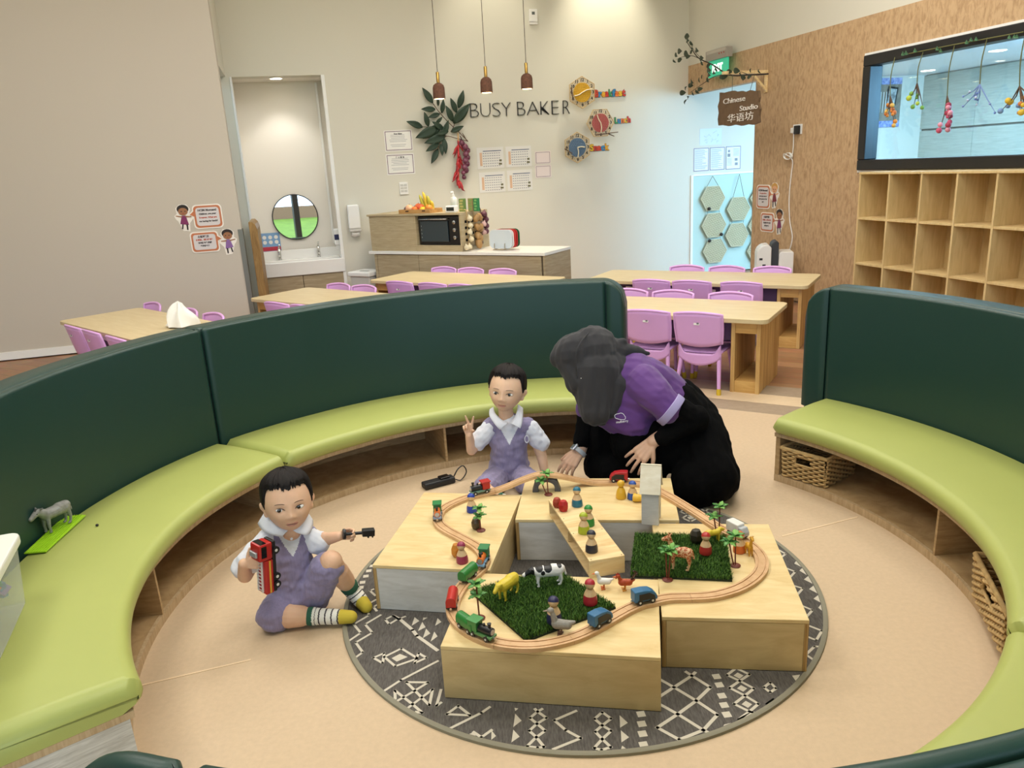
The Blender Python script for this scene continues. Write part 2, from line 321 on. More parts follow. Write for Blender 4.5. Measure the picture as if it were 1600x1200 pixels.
# ------------------------------------------------------------------ the studio behind the right wall
F2 = Frame(*FW.pt(0, 0, -3.45)[:2], -75)
m = MB(); m.b2((-0.3, 0, 0), (9, 0.15, CH)); struct('wall_studio', m, WALL, F2.o, F2.a)
c0, cz = F2.at(1437, 119)
m = MB(); m.b2((-0.1, -3.35, cz), (9, 0.0, cz+0.12)); struct('ceiling_studio', m, mat('studio_ceiling', 'e9eef2', rough=0.9), F2.o, F2.a)
cab = thing('wall_cabinet_run', 'tall grey oak cabinet run across the studio behind the black-framed window', 'cabinet', F2.pt(c0, 0, 0), F2.a)
cab_m = wood('pale_ash_laminate', 'c2c6bb', 'a9ada2', scale=(3, 3, 40), nscale=1.5, rough=0.45, bump=0.05)
zc = F2.at(1500, 199)[1]
m = MB(); m.b2((0, -0.012, 0), (5, -0.001, cz-0.01)); obj('carcass', m, mat('cabinet_gap', '6e716a', rough=0.6), cab)
for k in range(5):
    for (a, b_) in ((0.1, zc-0.012), (zc+0.012, cz-0.015)):
        m = MB(); m.b2((k*0.98+0.002, -0.04, a), ((k+1)*0.98-0.002, -0.012, b_)); obj('door', m, cab_m, cab, bevel=0.002)
area('studio_daylight', F2.pt(4.6, 2.35, 1.2), (math.radians(75), 0, F2.a+math.radians(80)), 2.2, 1.6, 420, (0.30, 0.64, 1.0))
area('studio_ceiling_light', F2.pt(1.6, cz-0.03, 1.6), (0, 0, F2.a), 1.6, 1.6, 70, (0.5, 0.77, 1.0))
area('passage_daylight', FA.pt(-1.6, 3.4, -0.9), (0, 0, FA.a), 0.8, 0.8, 60, (0.5, 0.76, 1.0))
# ------------------------------------------------------------------ ring bench
BC = Vector((0.114, 2.408, 0))
_th = [-112, -60, -20, 0, 39, 75, 90, 110, 131, 147, 172, 218]; _dr = [0, 0, 0, 0, 0, -0.02, -0.035, -0.05, -0.045, -0.015, 0, 0]
def ring(r, deg, z): r = r+float(np.interp(deg, _th, _dr)); a = math.radians(deg); return BC+Vector((r*math.cos(a), r*math.sin(a), z))
def sweep(prof, t0, t1, step=2.0, mb=None):
    mb = mb or MB(); n = max(2, int(abs(t1-t0)/step)+1); k = len(prof(t0)); vs, fs = [], []
    for t in np.linspace(t0, t1, n): vs += [ring(r, t, z) for r, z in prof(t)]
    for i in range(n-1):
        for j in range(k): fs.append((i*k+j, (i+1)*k+j, (i+1)*k+(j+1) % k, i*k+(j+1) % k))
    fs.append(tuple(range(k))); fs.append(tuple((n-1)*k+j for j in range(k-1, -1, -1)))
    return mb.add(vs, fs)
SEAT = mat('lime_vinyl', 'adb565', rough=0.42, spec=0.45, bump=0.12, bscale=500, var=0.03, vscale=4)
BACK = mat('forest_vinyl', '1a3a33', rough=0.40, spec=0.5, bump=0.1, bscale=500)
CARC = wood('oak_carcass', 'c2a479', 'a08258', scale=(5, 5, 30), nscale=2.5, rough=0.5)
CARCE = wood('oak_edge_band', 'cbb28e', 'ac9069', scale=(30, 30, 4), nscale=3, rough=0.5)
PALE = wood('pale_limed_end_panel', 'dad7cf', 'aaa59b', scale=(4, 4, 50), nscale=2.5, rough=0.5)
def cush(t0, t1):
    def p(t):
        e = min(abs(t-t0), abs(t-t1))*math.pi/180*1.55; q = 0.03; s = 0 if e > q else q-math.sqrt(max(0, q*q-(q-e)**2)); R = 0.034
        zt = 0.312-s*0.9
        o = [(1.345+s, 0.236)] + [(1.325+s*0.6, 0.25), (1.318+s*0.6, 0.268)] + [(1.318+R+s*0.5-R*math.cos(a), zt-R+R*math.sin(a)) for a in np.linspace(0.25, math.pi/2, 5)]
        return o+[(1.46, zt+0.004), (1.62, zt+0.003), (1.735, zt-0.002), (1.752, zt-0.02), (1.752, 0.236)]
    return p
def padp(r0, r1, zb, zt, t0, t1, c0=0.0, c1=0.0, R=0.018, e0=0.006):
    "upright panel with soft edges; c0/c1: radius of the round top corner at either end"
    def p(t):
        z = zt
        for (te, c) in ((t0, c0), (t1, c1)):
            s = abs(t-te)*math.pi/180*1.8
            if c and s < c: z = min(z, zt-c+math.sqrt(max(0, c*c-(c-s)**2)))
        e = min(abs(t-t0), abs(t-t1))*math.pi/180*1.8; s = 0 if e > 0.012 else 0.012-math.sqrt(max(0, 0.012**2-(0.012-e)**2)); w = r1-r0; q = min(R, w*0.45)
        return [(r0+s, zb)] + [(r0+q+s-q*math.cos(a), z-q-s*0.5+q*math.sin(a)) for a in np.linspace(0, math.pi/2, 5)] + [(r1-q*0.6-q*0.0*0, z-s*0.5), (r1-s, z-q*0.6-s), (r1-s, zb)]
    return p
def angs(t0, t1):
    "fine steps near the ends so that round corners stay round"
    return 0.6
def bench(label, c0, c1, pads, dividers, near_end=None, frame=None, endcap=()):
    mid = math.radians((c0+c1)/2); base = BC+Vector((1.55*math.cos(mid), 1.55*math.sin(mid), 0))
    t = thing('curved_bench', label, 'bench', base, 0, 'ring of curved benches')
    def part(n, mb, m, sm=40, bevel=0.0):
        mb.v = [tuple(Vector(v)-base) for v in mb.v]; return obj(n, mb, m, t, smooth=sm, bevel=bevel)
    part('plinth', sweep(lambda a: [(1.3585, 0.0), (1.3585, 0.032), (1.372, 0.032), (1.372, 0.0)], c0, c1), CARCE)
    part('shelf_board', sweep(lambda a: [(1.3725, 0.002), (1.3725, 0.0325), (1.77, 0.0325), (1.77, 0.002)], c0, c1), CARC)
    part('back_panel', sweep(lambda a: [(1.752, 0.033), (1.752, 0.232), (1.77, 0.232), (1.77, 0.033)], c0, c1), CARC)
    part('top_board', sweep(lambda a: [(1.350, 0.217), (1.350, 0.2355), (1.752, 0.2355), (1.752, 0.217)], c0, c1), CARCE)
    for d in dividers:
        w = 0.9 if d == dividers[0] or d == dividers[-1] else 0.5; part('divider', sweep(lambda a: [(1.3595, 0.033), (1.362, 0.2165), (1.751, 0.2165), (1.751, 0.033)], d-w/2, d+w/2, 0.5), CARC if near_end is None or abs(d-near_end) > 1 else PALE, 30)
    part('cushion', sweep(cush(c0, c1), c0, c1, 0.9), SEAT, 50)
    for (a, b, k0, k1) in pads: part('back_pad', sweep(padp(1.757, 1.787, 0.245, 0.832, a, b, k0, k1), a, b, 0.45), BACK, 50)
    a, b, k0, k1 = frame; part('back_frame', sweep(padp(1.7885, 1.905, 0.0, 0.832, a, b, k0, k1, 0.02), a, b, 0.45), BACK, 50)
    return t
bench('curved bench with lime seat and green back holding the storage box, nearest left', 217.5, 147.6, [(221, 147.4, 0.12, 0)], [217.05, 182.4, 148.1], 217.2, (221, 147.4, 0.12, 0))
bench('long curved bench with lime seat behind the two boys and the kneeling woman', 147.1, 76.0, [(147.1, 76.3, 0, 0), (76.1, 73.0, 0, 0.13)], [146.6, 110.7, 76.5], None, (147.1, 73.0, 0, 0.13))
bench('curved bench with lime seat and two wicker baskets below, on the right', 38.6, -36.0, [(38.7, -36.0, 0, 0), (42.4, 38.9, 0.13, 0)], [38.12, 2.06, -35.5], None, (42.4, -36.0, 0.13, 0))
bench('curved bench in the near right corner, mostly its green back seen from behind', -36.4, -109.0, [(-36.4, -106.2, 0, 0), (-106.5, -112.5, 0, 0.13)], [-36.9, -70, -108.5], None, (-36.4, -112.5, 0, 0.13))
# ------------------------------------------------------------------ rug
RC = Vector((0.195, 2.434, 0)); RR = 0.826
RUGM = mat('charcoal_heather', '66625e', rough=0.95, spec=0.1, bump=0.5, bscale=300, var=0.38, vscale=40, stretch=(6, 1, 1))
rug = thing('round_rug', 'round charcoal rug with white tribal pattern under the wooden boxes', 'rug', RC)
m = MB(); m.lathe([(RR-0.014, 0.0), (RR-0.014, 0.008)], n=120); obj('pile', m, RUGM, rug)
m = MB(); m.lathe([(RR-0.016, 0.0), (RR-0.016, 0.009), (RR-0.008, 0.011), (RR-0.001, 0.008), (RR, 0.0)], n=120); obj('binding', m, mat('grey_binding', '8b8775', rough=0.8, bump=0.4, bscale=500), rug, smooth=50)
ZP = 0.0086
def PA(ox, oy, sc): return lambda pts: [G(ox+x*sc, oy+y*sc, ZP)-RC for x, y in pts]
A, B, C, D, E = PA(500, 860, 0.15), PA(540, 1020, 0.2), PA(860, 1020, 0.2), PA(1100, 780, 0.3), PA(1020, 760, 0.1375)
Q = PA(520, 850, 0.4875)
pat = MB()
RI = RR-0.0175
def pull(p): L = Vector((p.x, p.y)).length; return p if L <= RI else Vector((p.x*RI/L, p.y*RI/L, p.z))
def inside(p): return Vector((p.x, p.y)).length < RI+0.0005
def stroke(pts, w=0.0085, close=False):
    pts = [pull(p) for p in pts]
    if close: pts = pts+[pts[0]]
    for a, b in zip(pts, pts[1:]):
        d = b-a
        if d.length < 1e-5: continue
        n = max(1, int(d.length/0.02))
        for k in range(n):   # trim what runs past the binding
            p, q = a+d*(k/n), a+d*((k+1)/n)
            if not (inside(p) and inside(q)): continue
            t = d.normalized()*(w*0.4); s = Vector((-d.y, d.x, 0)).normalized()*(w/2)
            p2 = p-t if k == 0 else p; q2 = q+t if k == n-1 else q
            pat.add([v+Vector((0, 0, 0.0004)) for v in (p2-s, q2-s, q2+s, p2+s)], [(0, 1, 2, 3)])
def fill(pts):
    if True:
        pts = [pull(p) for p in pts]; ar = sum(pts[i].x*pts[(i+1) % len(pts)].y-pts[(i+1) % len(pts)].x*pts[i].y for i in range(len(pts)))
        if ar < 0: pts = pts[::-1]
        pat.add(pts, [tuple(range(len(pts)))])
def dot(p, s=0.022, ang=0.1):
    r = Matrix.Rotation(ang, 3, 'Z'); fill([p+r @ Vector(v)*(s/2) for v in ((-1, -1, 0), (1, -1, 0), (1, 1, 0), (-1, 1, 0))])
for pts in ([(350, 770), (425, 860), (275, 945)], [(630, 675), (470, 770), (545, 858), (372, 960), (445, 1062), (345, 1120)], [(500, 650), (512, 675), (355, 768)], [(575, 470), (520, 420), (555, 405)], [(590, 630), (555, 590), (590, 570)], [(580, 515), (510, 555)]): stroke(A(pts))
for p in A([(540, 160), (508, 212), (478, 268), (443, 332), (425, 385)]): dot(p, 0.02)
for pts in ([(220, 335), (272, 367), (200, 392), (165, 362)], [(130, 365), (165, 350), (160, 382)], [(300, 365), (275, 350), (262, 382)]): stroke(Q(pts), close=True)
fill(Q([(215, 352), (240, 362), (205, 377), (188, 366)]))
stroke(A([(770, 685), (830, 715), (965, 830), (1010, 890), (1220, 1040)]), 0.012)
stroke(A([(680, 720), (760, 680), (810, 715), (720, 770)]), close=True); stroke(A([(820, 715), (885, 690)]))
for t in ([(985, 695), (1035, 735), (955, 785)], [(1065, 745), (1100, 800), (1020, 840)], [(1105, 815), (1150, 865), (1070, 915)], [(1190, 845), (1225, 895), (1150, 950)], [(1225, 705), (1265, 745), (1200, 785)], [(1075, 700), (1120, 700), (1070, 730)]): fill(A(t))
for pts in ([(720, 65), (430, 215), (270, 315)], [(475, 230), (645, 232), (535, 300), (375, 395)], [(475, 230), (655, 410), (680, 285), (455, 455)], [(355, 380), (385, 295), (520, 400), (600, 470), (515, 490)], [(745, 290), (710, 415), (745, 390)], [(1125, 425), (1060, 470), (800, 615)], [(1000, 620), (1055, 670), (1140, 605)]): stroke(B(pts))
stroke(B([(790, 480), (880, 415), (975, 490)]), close=True)
for t in ([(950, 655), (1000, 620), (995, 685)], [(1140, 605), (1175, 650), (1135, 685)], [(1320, 430), (1350, 435), (1325, 455)], [(1325, 475), (1375, 530), (1310, 580)], [(1310, 600), (1360, 655), (1295, 700)], [(1295, 730), (1310, 750), (1290, 750)]): fill(B(t))
for q in ([(1500, 460), (1570, 510), (1495, 555), (1440, 510)], [(1495, 555), (1560, 610), (1490, 660), (1435, 610)], [(1490, 660), (1550, 735), (1490, 785), (1415, 740)]): stroke(B(q), close=True)
stroke(B([(1480, 440), (1500, 460), (1535, 440)]))
stroke(C([(200, 455), (30, 528), (120, 605), (238, 668), (20, 780)]))
for q in ([(405, 465), (475, 515), (405, 568), (345, 517)], [(405, 568), (475, 610), (405, 675), (350, 617)], [(405, 675), (472, 738), (405, 795), (342, 745)]): stroke(C(q), close=True)
for t in ([(540, 487), (605, 547), (545, 585)], [(550, 605), (615, 660), (555, 700)], [(560, 725), (600, 780), (560, 780)]): fill(C(t))
for p in C([(708, 478), (714, 555), (720, 632), (728, 718)]): dot(p)
for pts in ([(850, 205), (965, 270), (1140, 375), (1305, 485), (1195, 605), (1030, 715), (835, 585), (995, 480), (1140, 375), (1250, 270), (1105, 180), (1060, 150)], [(1130, 155), (1105, 180), (965, 270), (850, 345)], [(850, 400), (995, 480), (1195, 605), (1260, 660)]): stroke(C(pts), 0.01)
for p in C([(1298, 185), (1320, 250), (1340, 335), (1357, 408), (1378, 482), (1402, 578)]): dot(p)
for q, c in (([(1480, 220), (1590, 280), (1520, 335), (1400, 275)], (1498, 278)), ([(1520, 335), (1625, 400), (1555, 460), (1435, 400)], (1535, 402)), ([(1555, 460), (1655, 520), (1600, 580), (1475, 525)], (1570, 525)), ([(1450, 120), (1555, 170), (1480, 220), (1380, 175)], (1470, 178))):
    stroke(C(q), close=True); dot(C([c])[0], 0.02, 0.7)
for q in ([(345, 955), (375, 985), (345, 1007), (312, 980)], [(365, 1045), (395, 1068), (370, 1090), (342, 1075)]): stroke(D(q), close=True)
for pts in ([(390, 265), (425, 285), (400, 305)], [(430, 360), (475, 378), (450, 405)], [(465, 450), (515, 465), (485, 498)], [(510, 555), (565, 578), (535, 612)], [(535, 655), (625, 688), (585, 735), (535, 715)], [(608, 772), (575, 768), (530, 810), (588, 840)]): stroke(D(pts))
for t in ([(495, 320), (515, 352), (470, 335)], [(515, 358), (535, 395), (497, 372)], [(545, 400), (565, 440), (520, 418)], [(570, 450), (590, 490), (547, 468)], [(595, 500), (616, 538), (570, 518)], [(610, 548), (622, 582), (595, 565)], [(450, 1000), (483, 998), (455, 1018)], [(480, 975), (497, 976), (480, 992)]): fill(D(t))
dot(D([(490, 930)])[0], 0.024)
for q in ([(395, 325), (500, 365), (430, 400), (335, 360)], [(355, 260), (410, 290), (375, 312), (310, 292)]): stroke(E(q), close=True)
dot(E([(430, 357)])[0]); stroke(E([(560, 262), (600, 290), (650, 300), (690, 330)])); stroke(E([(620, 265), (590, 290)]))
o = obj('woven_pattern', pat, mat('cream_yarn', 'cfc8b8', rough=0.95, bump=0.4, bscale=500), rug); tag(o, kind='stuff')
# ------------------------------------------------------------------ hollow plywood boxes
H = 0.178
PLY = wood('birch_ply_top', 'e6d09c', 'd5b67a', scale=(2.2, 9, 4), nscale=2.4, rough=0.38, bump=0.05, lo=0.25, hi=0.6)
PLYS = wood('birch_ply_side', 'dac493', 'c2a978', scale=(1.6, 1.6, 6), nscale=3, rough=0.42, bump=0.05, lo=0.25, hi=0.65)
PLY_SHEEN = wood('ply_window_sheen', 'd5d3ce', 'bcb8b0', scale=(2, 2, 9), nscale=4, rough=0.4, bump=0.1, lo=0.25, hi=0.65)  # paler ply: the window's reflection is put into the colour
PLYE = wood('ply_layers', 'c9a970', '94713f', scale=(160, 4, 2), nscale=1.6, rough=0.6, bump=0.05, lo=0.4, hi=0.6)
def rect_fit(corners, z):
    P = [G(*c, z) for c in corners]; c = sum(P, Vector())/4; d = (P[1]-P[0])+(P[2]-P[3]); return Vector((c.x, c.y, 0)), math.atan2(d.y, d.x)
def ply_box(label, corners, w, d, front=PLYS, full=False, dx=0.0):
    "corners: front left, front right, back right, back left at the top"
    c, a = rect_fit(corners, H); c = c+Vector((math.cos(a), math.sin(a), 0))*dx; t = thing('plywood_box', label, 'box', c+Vector((0, 0, 0.0096)), a, 'low plywood boxes on the rug'); h = H-0.0096; k = 0.012
    m = MB(); m.b2((-w/2, -d/2, h-k), (w/2, d/2, h)); obj('top_panel', m, PLY, t, bevel=0.0015)
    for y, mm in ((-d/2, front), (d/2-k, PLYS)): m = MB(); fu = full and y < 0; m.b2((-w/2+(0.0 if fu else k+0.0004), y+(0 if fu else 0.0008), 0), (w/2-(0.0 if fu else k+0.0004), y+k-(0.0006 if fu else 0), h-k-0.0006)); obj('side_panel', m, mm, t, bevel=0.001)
    for x in (-w/2, w/2-k):
        m = MB(); m.b2((x, -d/2+(k if full else 0), 0), (x+k, d/2, h-k-0.0006))
        m.m = [1 if i in (2, 3) else 0 for i in range(6)]; obj('side_panel', m, [PLYS, PLYE], t, bevel=0.001)
    return c, a, t
ply_box('pale plywood box in front, nearest the camera, carrying the square grass mat', [(684, 1015.4), (1029.9, 1026.6), (1020, 906), (764, 891.6)], 0.603, 0.40, full=True, dx=-0.008)
ply_box('pale plywood box on the right of the rug under the giraffe mat', [(1027, 963), (1262, 970), (1199, 818.5), (1013, 818)], 0.408, 0.60, dx=0.009)
ply_box('plywood box with window sheen painted into its front, beside the sitting boy', [(581, 883), (766, 892), (814, 773), (663, 769)], 0.408, 0.60, PLY_SHEEN)
ply_box('plywood box at the back in front of the kneeling woman', [(805, 811.5), (1062, 815), (1052, 745), (817, 748)], 0.603, 0.39, PLY_SHEEN)
# long shelf box laid across as a ramp deck
PINE = wood('knotty_pine', 'ecd3a0', 'd3ae74', scale=(1.6, 14, 14), nscale=2, rough=0.42, bump=0.06, lo=0.3, hi=0.6)
fl, fr = G(923, 903.5, H), G(979, 896, H)
zt = HC+(fl.y/ray(921, 877)[1])*ray(921, 877)[2]; zt2 = HC+(fr.y/ray(979, 868.7)[1])*ray(979, 868.7)[2]; BT = (zt+zt2)/2; bh = BT-H
bl = G(857, 781, BT); br_ = G(920, 772, BT); ftl = G(921, 877, BT)
ba = math.atan2((fr-fl).y, (fr-fl).x); bw = (fr-fl).length; ln = (bl-ftl).length; dirv = (bl-ftl).normalized(); ba2 = math.atan2(dirv.y, dirv.x)-math.pi/2
cen = (ftl+bl)/2+Vector((math.cos(ba2), math.sin(ba2), 0))*(bw/2)
beam = thing('pine_shelf_box', 'long open-sided pine box bridging the boxes with peg dolls on top', 'shelf box', (cen.x, cen.y, H+0.0004), ba2); k = 0.008
for nm, lo, hi in (('top_board', (-bw/2, -ln/2, bh-k), (bw/2, ln/2, bh)), ('bottom_board', (-bw/2, -ln/2+k, 0), (bw/2, ln/2-k, k)), ('side_board', (bw/2-k, -ln/2+k, k+0.0003), (bw/2, ln/2-k, bh-k-0.0003)), ('end_board', (-bw/2, -ln/2, 0), (bw/2, -ln/2+k-0.0004, bh-k-0.0003)), ('end_board', (-bw/2, ln/2-k+0.0004, 0), (bw/2, ln/2, bh-k-0.0003)), ('divider', (-bw/2+0.001, -k/2, k+0.0003), (bw/2-k-0.0003, k/2, bh-k-0.0003))):
    m = MB(); m.b2(lo, hi); obj(nm, m, PINE, beam, bevel=0.0012)
m = MB()
for x in (-1, 1):
    for y in (-1, -0.2, 0.3, 1): m.lathe([(0.0024, bh-0.001), (0.0024, bh+0.0003)], (x*(bw/2-0.008), y*(ln/2-0.008), 0), 8)
o = obj('screw_heads', m, mat('dull_steel', '8d7b62', rough=0.4, metal=0.6), beam); tag(o, kind='stuff')
# grass mats
GREEN = [mat('grass_blade_%s' % n, c, rough=0.6, spec=0.3) for n, c in (('dark', '2f4f1c'), ('mid', '456c28'), ('light', '5f8434'))]
def grass_mat(label, corners, n, seed):
    P = [G(*c, H+0.012) for c in corners]; c = sum(P, Vector())/4; c.z = H+0.0004; P = [p-c for p in P]
    for p in P: p.z = 0
    t = thing('grass_mat', label, 'grass mat', c); m = MB(); m.prism([(p.x, p.y) for p in P], 0, 0.006); obj('backing', m, mat('mat_backing', '1d2a14', rough=0.9), t)
    r = np.random.default_rng(seed); u, v = r.random(n), r.random(n); p = np.array([[q.x, q.y] for q in P])
    base = ((1-u)*(1-v))[:, None]*p[0]+(u*(1-v))[:, None]*p[1]+(u*v)[:, None]*p[2]+((1-u)*v)[:, None]*p[3]
    a = r.random(n)*2*math.pi; L = 0.010+0.008*r.random(n); lean = 0.002+0.009*r.random(n); w = 0.0011; da = a+math.pi/2+r.normal(0, .5, n)
    z0 = np.full(n, 0.005); V = np.zeros((n, 5, 3)); dx, dy = np.cos(a), np.sin(a); sx, sy = np.cos(da)*w, np.sin(da)*w
    V[:, 0] = np.c_[base[:, 0]-sx, base[:, 1]-sy, z0]; V[:, 1] = np.c_[base[:, 0]+sx, base[:, 1]+sy, z0]
    mx, my, mz = base[:, 0]+dx*lean*.35, base[:, 1]+dy*lean*.35, z0+L*.6
    V[:, 2] = np.c_[mx+sx*.8, my+sy*.8, mz]; V[:, 3] = np.c_[mx-sx*.8, my-sy*.8, mz]; V[:, 4] = np.c_[base[:, 0]+dx*lean, base[:, 1]+dy*lean, z0+L*.95]
    i = np.arange(n)*5; F = [(k, k+1, k+2, k+3) for k in i]+[(k+3, k+2, k+4) for k in i]
    me = bpy.data.meshes.new('grass_blades'); me.from_pydata(V.reshape(-1, 3).tolist(), [], F); mi = r.integers(0, 3, n); me.polygons.foreach_set('material_index', np.r_[mi, mi].astype(np.int32))
    for g in GREEN: me.materials.append(g)
    me.update(); tag(link('grass_blades', me, t), kind='stuff'); return t
grass_mat('artificial grass square under the cow on the front box', [(735, 922), (822, 998), (962, 946), (864, 886)], 16000, 1)
grass_mat('artificial grass square under the giraffe on the right box', [(985, 897), (1144, 904), (1134, 835), (992, 833)], 15000, 2)
# ------------------------------------------------------------------ wooden train track
TRK = wood('beech_track', 'dcb78c', 'c79d70', scale=(5, 5, 5), nscale=4, rough=0.4, bump=0.05)
TRKP = [(1012, 757, 0), (1039, 770, 0), (1085, 798, 0), (1127, 825, 0), (1158, 840, 0), (1184, 861, 0), (1191, 880, 0), (1184, 897, 0), (1158, 915.5, 0), (1118.7, 928, 0), (1082, 931, 0), (1045, 932, 0), (1016, 938.5, 0), (1000, 942, 0), (972.5, 954.5, 0), (934, 977, 0), (894, 995, 0), (842, 1006, 0), (792.5, 1005, 0), (754, 995, 0), (723, 977, 0), (707, 954, 0), (711.5, 931, 0), (727, 908.5, 0), (750, 888, 0), (757.5, 870, 0), (746.6, 854, 0), (723, 840, 0), (700, 828, 0), (686, 816.7, 0), (684.8, 802.7, 0), (693, 793, 0), (709, 784, 0), (732.6, 775, 0), (762, 768, 0.0), (790, 759, 0.02), (818, 747, 0.047), (843, 739.5, 0.062), (868, 740.5, 0.056), (893, 745.5, 0.032), (917, 750.5, 0.008), (940, 752.5, 0), (967, 752, 0), (990, 753.5, 0), (1008, 756, 0)]
TH = 0.012
PTS = [G(x, y, H+TH+dz) for x, y, dz in TRKP]; path = catmull(PTS, 10)
for _ in range(6):
    path = [path[0]]+[(path[i-1]+path[i]*2+path[i+1])/4 for i in range(1, len(path)-1)]+[path[-1]]
SL = np.r_[0, np.cumsum([(b-a).length for a, b in zip(path, path[1:])])]; TLEN = SL[-1]
def track_at(s):
    s = min(max(s, 0), TLEN-1e-6); i = min(int(np.searchsorted(SL, s, 'right'))-1, len(path)-2); k = (s-SL[i])/(SL[i+1]-SL[i]); a, b = path[max(i-1, 0)], path[min(i+2, len(path)-1)]
    return path[i].lerp(path[i+1], k), (b-a).normalized()
def track_near(px, py, z=0.0):
    p = G(px, py, H+TH+z); i = min(range(len(path)), key=lambda j: (Vector(path[j])-p).length); return SL[i]
train_track = thing('train_track', 'wooden toy train track looping over the four boxes', 'train track', (path[0].x, path[0].y, H))
W2 = 0.0205; prof = [(-W2, -TH), (-W2, 0), (-0.0135, 0), (-0.0135, -0.003), (-0.0095, -0.003), (-0.0095, 0), (0.0095, 0), (0.0095, -0.003), (0.0135, -0.003), (0.0135, 0), (W2, 0), (W2, -TH)]
npc = 17
for k in range(npc):
    s0, s1 = TLEN*k/npc+0.0004, TLEN*(k+1)/npc-0.0004; n = 14; vs, fs = [], []; K = len(prof)
    for s in np.linspace(s0, s1, n):
        p, t = track_at(s); sd = Vector((t.y, -t.x, 0)).normalized(); up = sd.cross(t)
        vs += [p+sd*x+up*z-train_track.location for x, z in prof]
    for i in range(n-1):
        for j in range(K): fs.append((i*K+j, (i+1)*K+j, (i+1)*K+(j+1) % K, i*K+(j+1) % K))
    fs.append(tuple(range(K))); fs.append(tuple((n-1)*K+j for j in range(K-1, -1, -1)))
    m = MB(); m.add(vs, fs); obj('track_piece', m, TRK, train_track, smooth=40)
# ------------------------------------------------------------------ children's tables and chairs
TZ = 0.493; TL, TD = 1.82, 0.63
TOPM = wood('ash_laminate_top', 'dccaa2', 'cfba8d', scale=(2, 16, 8), nscale=2.2, rough=0.4, bump=0.03, lo=0.3, hi=0.7)
GLU = wood('striped_pine', 'dcb878', 'b4854a', scale=(22, 22, 1.4), nscale=1.6, rough=0.5, bump=0.08, lo=0.35, hi=0.65)
PINEF = wood('yellow_pine', 'dfb872', 'c4934f', scale=(2.5, 14, 14), nscale=2, rough=0.5, bump=0.06)
PURP = mat('dark_purple_tray', '46304f', rough=0.6)
PAPER = mat('white_paper', 'eceae4', rough=0.7)
def make_table():
    t = thing('activity_table', '', 'table')
    m = MB(); m.prism(rrect(TL, TD, 0.05, 5), TZ-0.028, TZ); obj('tabletop', m, TOPM, t, bevel=0.003)
    for sx in (-1, 1):
        x0, x1 = sorted((sx*(TL/2-0.045), sx*(TL/2-0.225))); y0, y1 = -TD/2+0.045, TD/2-0.045
        for xx in (x0, x1-0.025):
            m = MB(); m.b2((xx, y0, 0), (xx+0.025, y1, TZ-0.0285)); obj('leg_panel', m, GLU, t, bevel=0.002)
        m = MB(); m.b2((x0+0.0255, y0+0.006, TZ-0.10), (x1-0.0255, y1-0.006, TZ-0.029)); obj('top_rail', m, PINEF, t, bevel=0.001)
        m = MB(); m.b2((x0+0.0255, y0+0.006, 0), (x1-0.0255, y1-0.006, 0.085)); obj('bottom_rail', m, PINEF, t, bevel=0.001)
    m = MB(); m.b2((-TL/2+0.23, -TD/2+0.06, TZ-0.15), (TL/2-0.23, TD/2-0.06, TZ-0.029)); tr = obj('storage_tray', m, PURP, t)
    for k in range(4):
        m = MB(); m.box((-0.5+k*0.33, -TD/2+0.058, TZ-0.07), (0.10, 0.003, 0.028), rotm(0, 4, 0)); obj('label_strip', m, PAPER, tr)
    return t
